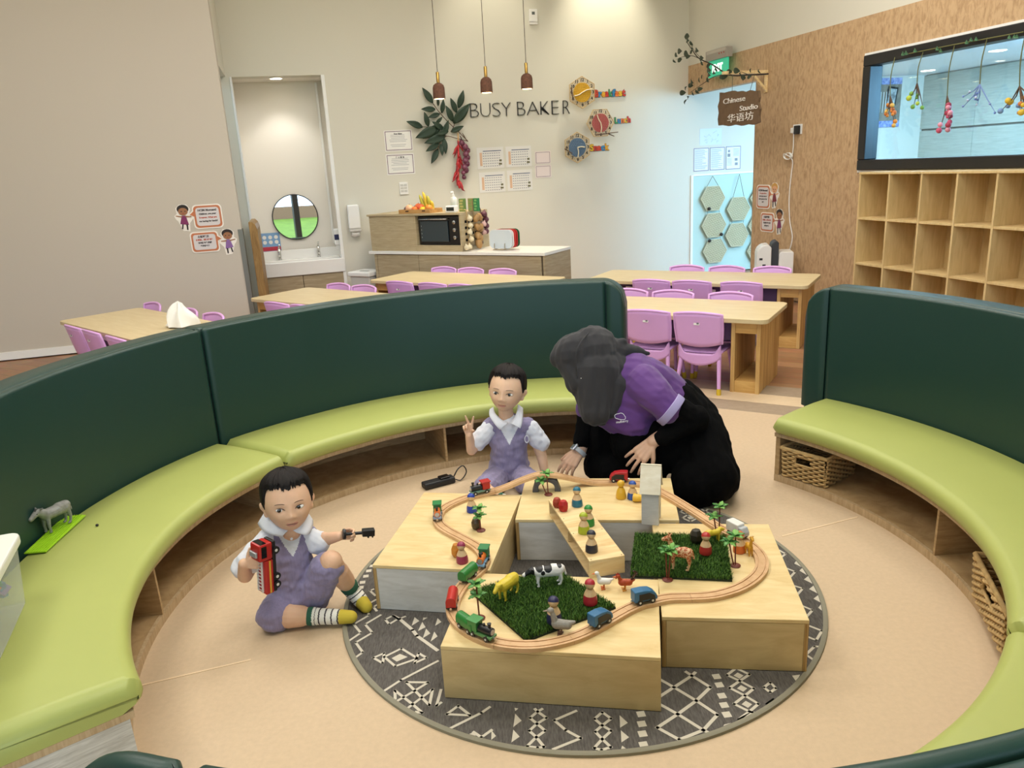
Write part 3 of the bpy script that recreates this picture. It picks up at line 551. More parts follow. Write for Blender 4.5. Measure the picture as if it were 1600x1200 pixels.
# a moulded plastic chair: facing +y, back at -y
LIL = mat('lilac_plastic', 'e3aeea', rough=0.32, spec=0.5, var=0.04, vscale=5); YEL = mat('yellow_rubber', 'd9b82e', rough=0.5)
def make_chair():
    t = thing('child_chair', '', 'chair')
    m = MB()
    def bk(u, v):
        x = (u-0.5)*2; w = 0.142+0.008*min(1, v*2.2); z0 = 0.331-0.022*(1-x*x); z1 = 0.518+0.016*(1-x*x); z = z0+(z1-z0)*v
        return Vector((x*w, -0.150-0.026*(1-x*x)-0.045*(z-0.3)/0.22, z))
    m.grid(bk, 17, 9); o = obj('backrest', m, LIL, t, smooth=60, solid=0.006)
    rim = [bk(u, 1) for u in np.linspace(0, 1, 13)]; side = [bk(1, v) for v in np.linspace(0, 1, 7)]; sl = [bk(0, v) for v in np.linspace(0, 1, 7)]
    m = MB(); m.tube([p+Vector((0, 0.006, 0)) for p in sl]+[p+Vector((0, 0.004, 0)) for p in rim[1:-1]]+[p+Vector((0, 0.006, 0)) for p in side[::-1]], 0.0095, 8); obj('back_rim', m, LIL, t, smooth=60)
    m = MB()
    def yk(u, v):
        x = (u-0.5)*2; w = 0.138-0.004*v; z0 = 0.205-0.02*(1-x*x)+0.03*x*x; z1 = 0.262+0.065*max(0, abs(x)-0.72)/0.28; return Vector((x*w, -0.142-0.02*(1-x*x), z0+(z1-z0)*v))
    m.grid(yk, 17, 6); obj('back_yoke', m, LIL, t, smooth=60, solid=0.007)
    m = MB()
    def st(u, v):
        x = (u-0.5)*2; y = -0.14+0.28*v; w = 0.14+0.012*v; z = 0.272-0.008*(1-x*x)-0.018*max(0, v-0.8)**2*25*0.2
        return Vector((x*w, y, z))
    m.grid(st, 13, 9); obj('seat', m, LIL, t, smooth=60, solid=0.012)
    for sx in (-1, 1):
        for (y0, y1) in ((-0.12, -0.185), (0.11, 0.15)):
            a, b = Vector((sx*0.118, y0, 0.262)), Vector((sx*0.138, y1, 0.035)); d = (b-a).normalized()
            m = MB(); m.tube([a, a.lerp(b, 0.5), b], [0.02, 0.0165, 0.0145], 8, flat=0.8); lg = obj('leg', m, LIL, t, smooth=60)
            m = MB(); m.tube([b-d*0.012, b+d*0.015, b+d*0.034], [0.0165, 0.018, 0.0155], 8, flat=0.85); obj('foot', m, YEL, lg, smooth=60)
    m = MB(); p = Vector((0, -0.2085, 0.475)); m.box((0, -0.2130, 0.468), (0.036, 0.0012, 0.024), rotm(-11, 0, 0)); lb = obj('name_label', m, PAPER, t)
    m = MB(); m.box((0.007, -0.2143, 0.467), (0.014, 0.001, 0.012), rotm(-11, 0, 0)); obj('label_photo', m, mat('label_grey', '77707a', rough=0.7), lb)
    return t
TAB, CHA = make_table(), make_chair(); first = {'t': True, 'c': True}
def put_table(corner, which, lab, deg=-31):
    "corner: photo pixel of the front-left or front-right top corner"
    p = G(*corner, TZ); sx, sy = (-1 if 'l' in which else 1), (-1 if 'f' in which else 1); a = math.radians(deg); U = Vector((math.cos(a), math.sin(a), 0)); V = Vector((-U.y, U.x, 0))
    c = p-U*(sx*TL/2)-V*(sy*TD/2); c.z = -0.012
    if first['t']: o = TAB; first['t'] = False; o.location = c; o.rotation_euler = (0, 0, a)
    else: o = dup(TAB, c, a)
    o['label'] = lab; o['group'] = 'pine tables for children'; return c, U, V, deg
LASTX = [None]
def put_chair(px, py, tb, front, lab, out=0.05):
    "top edge of the backrest seen at (px, py); tb: the table it belongs to"
    c, U, V, deg = tb; n = c+V*((-1 if front else 1)*(TD/2+(out if front else 0.045))); fr = Frame(n.x, n.y, deg); x, z = fr.at(px, py)
    if LASTX[0] is not None and x-LASTX[0] < 0.332: x = LASTX[0]+0.332
    lim = TL/2-0.232-0.158
    if deg != -43: x = min(max(x, -lim), lim)
    LASTX[0] = x
    q = fr.pt(x, 0)+V*(0.195 if front else -0.195); q.z = -0.012; r = math.radians(deg)+(0 if front else math.pi)
    if first['c']: o = CHA; first['c'] = False; o.location = q; o.rotation_euler = (0, 0, r)
    else: o = dup(CHA, q, r)
    o['label'] = lab; o['group'] = 'lilac chairs at the tables'
def row(c, front, pix, what, out=0.05):
    names = ['left', 'middle', 'right'] if len(pix) == 3 else ['left', 'right']
    LASTX[0] = None
    for (px, py), nm in zip(pix, names): put_chair(px, py, c, front, 'lilac child chair, %s on the %s side of %s' % (nm, 'near' if front else 'far', what), out)
c1 = put_table((1199, 497.6), 'fr', 'pine table with rounded top nearest the bench gap, right of the kneeling woman')
row(c1, True, [(1010, 479.5), (1090, 483)], 'the table nearest the bench gap'); row(c1, False, [(982, 453), (1052, 455), (1142, 458)], 'the table nearest the bench gap')
c2 = put_table((1262, 444.3), 'fr', 'pine table farther back by the bark-patterned wall and the air purifier')
row(c2, True, [(1016.5, 431), (1080, 434), (1158, 435)], 'the table by the air purifier', 0.14); row(c2, False, [(1073.6, 413.5), (1136, 415), (1207, 416)], 'the table by the air purifier')
c3 = put_table((575, 436), 'fl', 'pine table in front of the kitchen counter with the oven', -34.5)
row(c3, True, [(622.5, 437), (674, 438), (720, 441)], 'the table before the kitchen counter', 0.2); row(c3, False, [(688, 421), (735, 423), (786, 426)], 'the table before the kitchen counter')
c4 = put_table((388, 464), 'fl', 'pine table in front of the washbasin recess', -38)
row(c4, True, [(430, 469), (466, 472)], 'the table before the washbasin', 0.2); row(c4, False, [(516.5, 447), (555, 451)], 'the table before the washbasin')
c5 = put_table((90, 499), 'fl', 'pine table at the far left with white tissue on it', -43)
for ch in [o for o in COL.objects if o.parent and o.parent.get('label', '').startswith('pine table at the far left') and o.name.split('.')[0] in ('leg_panel', 'top_rail', 'bottom_rail')]: ch.scale.y = 0.07
row(c5, True, [(112, 508), (140, 515), (178, 523)], 'the table at the far left', 0.1); row(c5, False, [(240, 482), (295, 488), (335, 496)], 'the table at the far left')
# crumpled white tissue on the left table
p = G(284, 508, TZ); m = MB(); r = random.Random(3)
ts = thing('tissue_pack', 'crumpled white tissue pack lying on the far left table', 'tissue', (p.x, p.y, TZ))
m.grid(lambda u, v: Vector((0.11*math.cos(2*math.pi*u)*(1-v)**0.6*(1+0.25*math.sin(6*math.pi*u+v*5)), 0.09*math.sin(2*math.pi*u)*(1-v)**0.6*(1+0.2*math.cos(10*math.pi*u)), 0.0+0.15*v**0.8+0.025*math.sin(8*math.pi*u)*v)), 40, 9, True); obj('sheet', m, mat('tissue', 'f0eee6', rough=0.9, bump=0.5, bscale=60), ts, smooth=40)
# ------------------------------------------------------------------ kitchen counter
KZ = 0.66; ka, kb = G(576, 392.5, KZ), G(851, 395, KZ); KA = math.degrees(math.atan2((kb-ka).y, (kb-ka).x)); KL = (kb-ka).length; KD = 0.555
FK = Frame(ka.x, ka.y, KA); kx = lambda px, py, d=0.0: FK.at(px, py, d)[0]
QUARTZ = mat('white_quartz', 'e9e6df', rough=0.3, var=0.03, vscale=60)
ctr = thing('kitchen_counter', 'low kitchen counter with white worktop and grey oak fronts', 'counter', ka, 0); ctr.location.z = -0.012; ctr.rotation_euler.z = FK.a
m = MB(); m.b2((0, 0, KZ-0.018), (KL, KD, KZ+0.012)); obj('worktop', m, QUARTZ, ctr, bevel=0.003)
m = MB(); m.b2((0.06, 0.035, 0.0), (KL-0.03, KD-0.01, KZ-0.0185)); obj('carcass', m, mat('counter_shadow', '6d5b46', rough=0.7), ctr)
xs = [0.06, kx(591, 430), kx(653, 407), kx(717, 407), KL-0.045]
for i, (a, b) in enumerate(zip(xs, xs[1:])):
    m = MB(); m.b2((a+0.002, 0.012, 0.06), (b-0.002, 0.034, KZ-0.024)); obj('door' if i else 'filler_strip', m, LAM, ctr, bevel=0.0015)
m = MB(); m.b2((KL-0.029, 0.012, 0.0), (KL-0.006, KD-0.005, KZ-0.0185)); obj('end_panel', m, LAM, ctr, bevel=0.0015)
# upper cabinet with the oven bay and slotted side
uz = FK.at(570, 334)[1]; UX0 = kx(572, 340)+0.02; UX1 = kx(721, 392); UXM = kx(646, 360); UH = uz-KZ-0.012; UD = 0.50
up = thing('oven_cabinet', 'grey oak cabinet with oven bay standing on the kitchen counter', 'cabinet', FK.pt(UX0, KZ+0.0004, -0.02), FK.a); W_ = UX1-UX0; XM = UXM-UX0; k = 0.018
m = MB(); m.b2((-0.02, -0.012, UH-0.02), (W_, UD, UH)); obj('top_panel', m, LAMX, up, bevel=0.001)
for nm, a, b in (('side_panel', (0, 0, 0), (0.07, UD, UH-0.0205)), ('divider', (XM, 0, 0.0), (XM+k, UD, UH-0.0205)), ('bottom_panel', (XM+k+0.0003, 0.0, 0.0), (W_-k-0.0003, UD, 0.06)), ('back_panel', (XM+k+0.0003, UD-0.01, 0.0603), (W_-k-0.0003, UD, UH-0.0205)), ('door', (0.0703, -0.0005, 0.002), (XM-0.0006, 0.02, UH-0.022))):
    m = MB(); m.b2(a, b); obj(nm, m, LAMX, up, bevel=0.001)
m = MB(); nsl = 5; zz = np.linspace(0.0, UH-0.0205, nsl*2+2)
zs = [0.0]; sh = (UH-0.02)/ (nsl+1.0)
for q in range(nsl): zs += [sh*(q+0.75)-0.014, sh*(q+0.75)+0.014]
zs.append(UH-0.0205)
m.b2((W_-k, 0, 0), (W_, 0.07, UH-0.0205)); m.b2((W_-k, 0.38, 0), (W_, UD, UH-0.0205))
for q in range(0, len(zs), 2): m.b2((W_-k, 0.07, zs[q]), (W_, 0.38, zs[q+1]))
obj('slotted_side', m, LAMX, up)
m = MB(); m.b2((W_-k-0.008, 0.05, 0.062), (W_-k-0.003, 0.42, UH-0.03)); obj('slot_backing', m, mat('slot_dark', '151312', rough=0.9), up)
BLK = mat('oven_black', '0d0d0f', rough=0.22, spec=0.6, coat=0.3); STEEL = mat('steel', 'c8c8c6', rough=0.25, metal=1.0)
ow = W_-XM-2*k-0.02; oh = UH-0.0205-0.06-0.012
ov = thing('countertop_oven', 'black countertop oven with three silver knobs in the cabinet bay', 'oven', FK.pt(UX0+XM+k+0.01, KZ+0.0612, -0.055), FK.a)
m = MB(); m.b2((0.0, 0.0, 0), (ow, 0.36, oh)); obj('body', m, BLK, ov, bevel=0.006)
gx0, gx1 = ow*0.06, ow*0.72
m = MB(); m.b2((gx0, -0.014, oh*0.12), (gx1, -0.0005, oh*0.84)); dr = obj('door', m, mat('oven_glass', '24343c', rough=0.08, spec=0.8, coat=0.6), ov, bevel=0.003)
m = MB(); m.tube([(gx0-0.005, -0.016, oh*0.9), (gx0-0.005, -0.03, oh*0.9), (gx1, -0.03, oh*0.9), (gx1, -0.016, oh*0.9)], 0.007, 8); obj('handle', m, STEEL, dr, smooth=50)
m = MB()
for q in range(4): m.b2((gx0+0.012+q*0.0, -0.0148, oh*(0.25+q*0.13)), (gx0+0.018, -0.0142, oh*(0.30+q*0.13)))
tag(obj('rack_glints', m, mat('rack_chrome', 'd8dde0', rough=0.2, metal=1.0), dr), kind='stuff')
for q in range(3):
    m = MB(); m.lathe([(0.019, 0), (0.018, 0.012), (0.0145, 0.014)], (ow*0.86, -0.0005, oh*(0.26+0.26*q)), 18, rotm(90, 0, 0)); obj('knob', m, STEEL, ov, smooth=40)
# on top of the cabinet
TZ2 = KZ+0.0004+UH; fx = lambda px, py, d: FK.pt(FK.at(px, py, -d)[0], TZ2+0.0004, -d)
o = fx(657, 328, 0.14); tray = thing('wooden_tray', 'wooden tray with handle holes holding fruit on the oven cabinet', 'tray', o, FK.a)
OAKT = wood('tray_oak', 'c99c62', 'a8793f', scale=(3, 14, 14), nscale=2.5, rough=0.5)
m = MB(); m.b2((-0.2, -0.11, 0), (0.2, 0.11, 0.008)); obj('base', m, OAKT, tray)
for a, b in (((-0.2, -0.11, 0.0083), (0.2, -0.1, 0.04)), ((-0.2, 0.1, 0.0083), (0.2, 0.11, 0.04)), ((-0.2, -0.0995, 0.0083), (-0.19, 0.0995, 0.04)), ((0.19, -0.0995, 0.0083), (0.2, 0.0995, 0.04))):
    m = MB(); m.b2(a, b); obj('side', m, OAKT, tray, bevel=0.002)
m = MB()
for x in (-0.09, 0.12): m.b2((x-0.02, -0.1108, 0.018), (x+0.02, -0.1101, 0.03))
tag(obj('handle_holes', m, mat('hole_dark', '3a2413', rough=0.9), tray), kind='stuff')
def fruit(name, lab, dx, dy, dz, r, col, stem=True, sq=0.94, cat='fruit', grp='fruit in the wooden tray'):
    q = o+FK.x*dx+FK.y*dy+Vector((0, 0, 0.0085+r*sq+dz)); t = thing(name, lab, cat, q, 0, grp)
    m = MB(); m.sph((0, 0, 0), (r, r, r*sq), 18); obj('flesh', m, mat(name+'_skin_'+col, col, rough=0.45, var=0.2, vscale=20, bump=0.2, bscale=300), t, smooth=60)
    if stem: m = MB(); m.cyl((0, 0, r*sq-0.002), (0.003, 0, r*sq+0.008), 0.0025, 6); obj('stem', m, mat('fruit_stem', '5a4a22', rough=0.8), t)
fruit('plum', 'dark plum at the left end of the fruit tray', -0.165, -0.01, 0, 0.032, '5a2430'); fruit('peach', 'pale peach beside the plum in the fruit tray', -0.11, -0.04, 0, 0.042, 'eab68c')
fruit('orange', 'small orange in the middle front of the fruit tray', -0.025, -0.065, 0, 0.032, 'd9722c'); fruit('nectarine', 'reddish nectarine behind the small orange', 0.005, 0.0, 0.0, 0.042, 'cf5a33')
fruit('nectarine', 'orange-red nectarine piled near the tray middle, left of the banana', -0.045, 0.03, 0.01, 0.04, 'd8693a')
fruit('orange', 'large orange at the right end of the fruit tray', 0.145, -0.05, 0, 0.04, 'e08a2c'); fruit('lemon', 'yellow lemon in front of the bananas', 0.075, -0.06, 0, 0.034, 'e8bf2e', sq=0.8)
bn = thing('banana_bunch', 'yellow-green banana bunch standing upright in the fruit tray', 'bananas', o+FK.x*0.06+FK.y*0.03+Vector((0, 0, 0.0085)), FK.a)
for q, (dx, ln_) in enumerate(((-0.035, 0.17), (-0.005, 0.2), (0.028, 0.16), (0.055, 0.11))):
    m = MB(); m.tube(catmull([(dx+0.02, 0, 0.0), (dx*1.2, 0.004*q, ln_*0.4), (dx*1.5-0.015, 0.0, ln_*0.8), (dx*1.5-0.03, 0, ln_)], 5), [0.013, 0.016, 0.018, 0.019, 0.019, 0.019, 0.019, 0.019, 0.018, 0.017, 0.016, 0.014, 0.012, 0.008, 0.006, 0.004][:16], 8); obj('banana', m, mat('banana_skin_%d' % (q % 2), ('b9b13a', 'd9b935')[q % 2], rough=0.5, var=0.12, vscale=30), bn, smooth=60)
q = fx(706, 327, 0.10); t = thing('digital_clock', 'small white digital clock beside the fruit tray', 'clock', q, FK.a)
m = MB(); m.b2((-0.06, -0.03, 0), (0.06, 0.03, 0.065)); obj('case', m, WHITE, t, bevel=0.008); m = MB(); m.b2((-0.045, -0.0312, 0.015), (0.045, -0.0302, 0.05)); obj('display', m, mat('lcd', '2a302c', rough=0.2), t)
q = fx(709, 316, 0.26); t = thing('sanitiser_bottle', 'clear pump sanitiser bottle behind the white digital clock', 'bottle', q, FK.a)
m = MB(); m.lathe([(0.034, 0), (0.036, 0.01), (0.036, 0.11), (0.03, 0.135), (0.014, 0.145)], n=18); obj('body', m, mat('cloudy_plastic', 'dcdcd2', rough=0.25), t, smooth=50)
m = MB(); m.lathe([(0.015, 0.145), (0.015, 0.165), (0.006, 0.167), (0.006, 0.19)], n=12); m.tube([(0, 0, 0.19), (0, -0.02, 0.193), (0, -0.045, 0.186)], 0.007, 8); obj('pump', m, WHITE, t, smooth=40)
m = MB(); m.grid(lambda u, v: Vector((0.0368*math.sin((u-0.5)*2), -0.0368*math.cos((u-0.5)*2), 0.03+0.06*v)), 8, 2); obj('label', m, mat('bottle_label', 'c9cfc4', rough=0.6), t)
for i, (px, cols, lab) in enumerate(((723, ('6d8a4a', 'b8b06a'), 'slim green packet standing left of the other packets on the oven cabinet'), (737, ('9a8a5a', '7d9a52'), 'tan and green packet standing in the middle of the three packets'), (745, ('2f7d45', '7ab36a'), 'bright green packet standing rightmost of the packets'))):
    q = fx(px, 326, 0.2+0.02*(i % 2)); t = thing('food_packet', lab, 'packet', q, FK.a-0.1); w = (0.062, 0.06, 0.05)[i]
    m = MB(); m.b2((-w/2, -0.02, 0), (w/2, 0.02, 0.125)); obj('box', m, mat('packet_'+cols[0], cols[0], rough=0.5), t, bevel=0.002)
    m = MB()
    for z in range(4): m.b2((-w/2+0.006+0.008*(z % 2), -0.0206, 0.012+z*0.028), (w/2-0.006-0.008*((z+1) % 2), -0.0201, 0.03+z*0.028))
    tag(obj('print', m, mat('packet_'+cols[1], cols[1], rough=0.5), t), kind='stuff')
# strings of garlic, potato and onion hung over the slotted side
def hang(name, lab, y, x, items, cordc='b79a6a', top=0.02):
    t = thing(name, lab, 'food string', FK.pt(UX1+x, KZ+0.0124, -(0.02+y)), FK.a); r = random.Random(len(lab)); zt = UH+top
    m = MB(); m.tube(catmull([(-0.03, 0, zt), (0.0, 0.0, zt+0.003), (0.012, -0.004, zt-0.05), (0.008, 0, zt*0.5), (0.012, 0, 0.03)], 5), 0.004, 6); obj('cord', m, mat('jute_'+cordc, cordc, rough=0.9), t, smooth=60)
    for (dy, z, rr, kind) in items:
        c = {'garlic': 'e0d2b0', 'potato': 'a9824f', 'onion': '5d2c3c', 'shallot': 'd8b0a8'}[kind]; xx = 0.012+rr
        m = MB()
        if kind == 'potato': m.sph((xx, dy, z), (rr*0.85, rr*0.9, rr*1.25), 12, rotm(r.uniform(-40, 40), r.uniform(-20, 20), 0))
        else: m.lathe([(0.002, -rr*0.8), (rr*0.7, -rr*0.75), (rr, -rr*0.2), (rr*0.85, rr*0.4), (rr*0.35, rr*0.85), (rr*0.14, rr*1.35)], (xx, dy, z), 12, rotm(r.uniform(-25, 25), r.uniform(-20, 20), 0))
        obj(kind+('_bulb' if kind != 'potato' else ''), m, mat(kind+'_skin', c, rough=0.5, var=0.15, vscale=25, bump=0.2, bscale=90), t, smooth=60)
hang('garlic_string', 'string of pale garlic bulbs hanging at the front edge of the slotted panel', 0.10, 0.002, [(0.0, UH*0.8, 0.03, 'garlic'), (0.01, UH*0.62, 0.028, 'garlic'), (-0.01, UH*0.45, 0.029, 'garlic'), (0.01, UH*0.27, 0.028, 'garlic'), (-0.03, 0.03, 0.028, 'garlic'), (-0.085, 0.03, 0.029, 'garlic')], top=0.004)
hang('potato_string', 'string of brown potatoes hanging in the middle of the slotted panel', 0.22, 0.002, [(-0.01, UH*0.78, 0.036, 'potato'), (0.05, UH*0.8, 0.036, 'potato'), (0.0, UH*0.55, 0.036, 'potato'), (0.055, UH*0.52, 0.038, 'potato'), (0.0, UH*0.33, 0.036, 'potato'), (0.05, UH*0.25, 0.034, 'potato'), (0.0, 0.045, 0.042, 'potato')], top=0.004)
hang('onion_string', 'string of dark red onions hanging at the rear of the slotted panel', 0.36, 0.002, [(0.0, UH*0.86, 0.034, 'onion'), (0.03, UH*0.72, 0.033, 'onion'), (-0.01, UH*0.6, 0.03, 'shallot'), (0.03, UH*0.55, 0.033, 'onion'), (0.03, UH*0.4, 0.03, 'onion'), (-0.01, UH*0.38, 0.028, 'shallot')], cordc='5d3b3b', top=0.004)
# chopping boards in a wire rack
q = FK.pt(kx(783, 388, -0.16)-0.10, KZ+0.0124, -0.12); rk = thing('board_rack', 'thin wire rack holding coloured chopping boards on the worktop', 'rack', q, FK.a)
WIRE = mat('rack_wire', 'b9a98a', rough=0.3, metal=0.8)
for y in (0.0, 0.2):
    for x in (0.05, 0.17): m = MB(); m.tube([(x, y, 0.06), (x, y-0.004, 0.005), (x, y-0.02, 0.004)], 0.0035, 6); obj('hoop', m, WIRE, rk, smooth=60)
m = MB(); m.tube([(0.05, -0.02, 0.004), (0.05, 0.2, 0.004), (0.17, 0.2, 0.004), (0.17, -0.02, 0.004), (0.05, -0.02, 0.004)], 0.0035, 6); obj('base_wire', m, WIRE, rk, smooth=60)
for i, (c, lab) in enumerate((('c9d2d8', 'pale grey-blue chopping board at the front of the rack'), ('e6ddd8', 'white chopping board second in the rack'), ('c2332c', 'red chopping board third in the rack'), ('b02c28', 'darker red chopping board fourth in the rack'), ('1f5b3a', 'dark green chopping board at the back of the rack'))):
    t = thing('chopping_board', lab, 'chopping board', q+FK.x*0.0+FK.y*(0.018+i*0.035)+Vector((0, 0, 0.0082)), FK.a, 'boards in the wire rack')
    m = MB(); m.prism(rrect(0.25, 0.18, 0.045, 6, 0.115+i*0.002, 0.09), -0.004, 0.004, 'y'); obj('slab', m, mat('board_'+c, c, rough=0.45), t, smooth=40); 
    m = MB(); m.prism(rrect(0.21, 0.14, 0.03, 6, 0.115+i*0.002, 0.09), -0.0046, -0.0042, 'y'); obj('groove_face', m, mat('board_'+c, c, rough=0.45), t, smooth=40)
# ------------------------------------------------------------------ helpers for things fixed to a wall
INK = mat('black_ink', '1a1a1c', rough=0.6); GREYP = mat('grey_print', '8f8f95', rough=0.8)
class On:
    "local x,z outlines from photo pixels on a wall frame, relative to a centre"
    def __init__(s, fr, px, py, d=0.0): s.fr, s.d = fr, d; s.x, s.z = fr.at(px, py, d); s.loc = fr.pt(s.x, s.z, d)
    def p(s, px, py): x, z = s.fr.at(px, py, s.d); return (x-s.x, z-s.z)
    def P(s, pts): return [s.p(*q) for q in pts]
    def bbox(s, pts): q = s.P(pts); return (sum(a for a, b in q)/len(q), sum(b for a, b in q)/len(q), (max(a for a, b in q)-min(a for a, b in q)), (max(b for a, b in q)-min(b for a, b in q)))
def size4(fr, tl, tr, br, bl, d=0.0):
    a, b, c, e = [fr.at(*q, d) for q in (tl, tr, br, bl)]
    return (a[0]+b[0]+c[0]+e[0])/4, (a[1]+b[1]+c[1]+e[1])/4, ((b[0]-a[0])+(c[0]-e[0]))/2, ((a[1]-e[1])+(b[1]-c[1]))/2
def sheet(fr, quad, label, border='6d4a63', style='text', group=None, name='notice_sheet', pad=0.0, paper=PAPER, d=0.003, title=None, seed=1, cat='notice'):
    x, z, w, h = size4(fr, *quad, d); t = thing(name, label, cat, fr.pt(x, z, d), fr.a, group); r = random.Random(seed)
    m = MB(); m.b2((-w/2-pad, 0, -h/2-pad), (w/2+pad, 0.0015, h/2+pad)); obj('paper', m, paper, t)
    if border:
        b = min(w, h)*0.032; m = MB(); y0, y1 = -0.0008, -0.0001
        for lo, hi in (((-w/2, y0, h/2-b), (w/2, y1, h/2)), ((-w/2, y0, -h/2), (w/2, y1, -h/2+b)), ((-w/2, y0, -h/2+b), (-w/2+b, y1, h/2-b)), ((w/2-b, y0, -h/2+b), (w/2, y1, h/2-b))): m.b2(lo, hi)
        obj('printed_border', m, mat('border_'+border, border, rough=0.7), t)
    m = MB()
    if style == 'text':
        n = 8; 
        for k in range(n):
            if k in (5,): continue
            zz = h*0.30-k*h*0.085; a = w*0.36*r.uniform(0.75, 1.0)
            m.b2((-a, -0.0006, zz-h*0.009), (a*r.uniform(0.8, 1), -0.0001, zz+h*0.009))
    elif style == 'page':
        for k in range(20):
            zz = h*0.42-k*h*0.043; m.b2((-w*0.42, -0.0006, zz-h*0.007), (-w*0.42+w*0.84*r.uniform(0.55, 1.0), -0.0001, zz+h*0.007))
    elif style == 'calendar':
        for k in range(6):
            for j in range(8): m.b2((-w*0.28+j*w*0.085, -0.0006, h*0.2-k*h*0.12), (-w*0.28+j*w*0.085+w*0.05, -0.0001, h*0.2-k*h*0.12+h*0.035))
    if m.v: tag(obj('print', m, GREYP, t), kind='stuff')
    if style == 'calendar':
        m = MB(); m.b2((-w*0.27, -0.0007, h*0.31), (w*0.42, -0.0001, h*0.345)); obj('header_bar', m, mat('print_navy', '4a5878', rough=0.7), t)
        m = MB(); m.b2((-w*0.40, -0.0007, -h*0.36), (-w*0.31, -0.0001, h*0.26)); obj('side_band', m, mat('print_tan', 'd9b394', rough=0.7), t)
        m = MB(); m.box((w*0.38, -0.0004, -h*0.14), (w*0.09, 0.0006, h*0.1)); m.box((w*0.37, -0.0004, -h*0.3), (w*0.12, 0.0006, h*0.09)); tag(obj('corner_pictures', m, mat('print_olive', '6f6a4c', rough=0.7), t), kind='stuff')
    if title: text('title', title, h*0.1, INK, t, (0, -0.001, h*0.36), bold=0.004*h)
    return t, w, h
# ------------------------------------------------------------------ back wall: lettering
LET = [('B', 735.5, 747, 183.2, 161.2), ('U', 751.5, 765.5, 182.2, 161), ('S', 770, 781, 182, 160.5), ('Y', 784.5, 797.5, 181.5, 160), ('B', 808.8, 820, 180.2, 158.8), ('A', 823.5, 841.5, 179.8, 158.6), ('K', 845, 857.5, 179.2, 158), ('E', 862.5, 872.5, 178.6, 157.2), ('R', 880, 889.5, 178, 156.8)]
o0 = On(FB, 812, 170, 0.012); sgn = thing('wall_lettering', 'black raised letters reading BUSY BAKER on the back wall', 'sign', o0.loc, FB.a)
BLKP = mat('black_acrylic', '17171a', rough=0.35)
for ch, xa, xb, yb, yt in LET:
    a, b = o0.p(xa, yb), o0.p(xb, yt); me = text_mesh(ch, 0.2, 0.02, bold=-0.0065); co = [v.co.copy() for v in me.vertices]
    lo = Vector((min(c.x for c in co), 0, min(c.z for c in co))); hi = Vector((max(c.x for c in co), 0, max(c.z for c in co)))
    for v in me.vertices: v.co.x = a[0]+(v.co.x-lo.x)/(hi.x-lo.x)*(b[0]-a[0]); v.co.z = a[1]+(v.co.z-lo.z)/(hi.z-lo.z)*(b[1]-a[1])
    me.materials.clear(); me.materials.append(BLKP); link('letter_'+ch.lower(), me, sgn)
# notices
sheet(FB, ((601, 205.5), (642, 204), (644, 233.7), (603.5, 235.5)), 'upper notice with purple border left of the leafy branch', pad=0.01, title='Busy Baker', seed=4)
sheet(FB, ((604.5, 242.5), (644.8, 241.2), (647.2, 270), (606.5, 271.8)), 'lower notice with purple border left of the leafy branch', pad=0.012, title='忙 小 面 包', seed=5)
cal = [((744.5, 231.1), (786, 229.2), (787.5, 262.5), (746.5, 264)), ((790, 229.3), (829.4, 227.3), (831, 259.5), (791, 261.5)), ((748, 269.5), (788.5, 268), (790, 299.5), (750, 301.4)), ((792, 266.5), (831.5, 264.5), (831.7, 296.7), (793.5, 298.6))]
for q, nm in zip(cal, ('upper left', 'upper right', 'lower left', 'lower right')): sheet(FB, q, 'calendar sheet in clear sleeve, %s of the four above the boards' % nm, None, 'calendar', 'calendar sheets', 'calendar_sheet', paper=mat('sleeved_paper', 'e3e0da', rough=0.25), cat='calendar')
sheet(FB, ((837.3, 238.1), (858.9, 237.2), (859.3, 254), (837.5, 255.5)), 'upper small pinkish card right of the calendar sheets', '5d4a55', 'none', 'small cards', 'small_card', 0.01, mat('pink_card', 'e4d6d2', rough=0.7), seed=2, cat='card')
sheet(FB, ((837.5, 260), (859.5, 258.8), (860, 275), (838.5, 276.8)), 'lower small pinkish card right of the calendar sheets', '5d4a55', 'none', 'small cards', 'small_card', 0.012, MATS['pink_card'], seed=3, cat='card')
def box_on(fr, name, label, cat, quad, dep, m, bevel=0.004, d0=0.0):
    x, z, w, h = size4(fr, *quad, d0); t = thing(name, label, cat, fr.pt(x, z, d0), fr.a); mb = MB(); mb.b2((-w/2, -dep, -h/2), (w/2, 0, h/2)); obj('body', mb, m, t, bevel=bevel); return t, w, h
PLAST = mat('white_plastic', 'ebe9e4', rough=0.35)
t, w, h = box_on(FB, 'thermostat', 'white thermostat high on the back wall by the right pendant', 'thermostat', ((825.5, 15), (838, 14.5), (839, 34), (826, 35)), 0.03, PLAST)
m = MB(); m.b2((-w*0.18, -0.0312, h*0.05), (w*0.18, -0.0302, h*0.28)); obj('display', m, mat('lcd_grey', '4d524e', rough=0.3), t); m = MB(); m.b2((-w/2+0.004, -0.022, -h*0.72), (w/2+0.003, 0, -h/2-0.0008)); obj('lower_case', m, PLAST, t, bevel=0.003)
t, w, h = box_on(FB, 'switch_panel', 'white wall switch panel with buttons above the fruit tray', 'switch', ((623.5, 285), (637, 284.5), (638, 303.5), (624.5, 304.3)), 0.02, PLAST)
for j in range(2):
    for k in range(3): m = MB(); m.b2((-w*0.38+j*w*0.4, -0.0235, -h*0.3+k*h*0.24), (-w*0.02+j*w*0.4, -0.0202, -h*0.12+k*h*0.24)); obj('button', m, mat('button_grey', 'c9c7c0', rough=0.4), t, bevel=0.002)
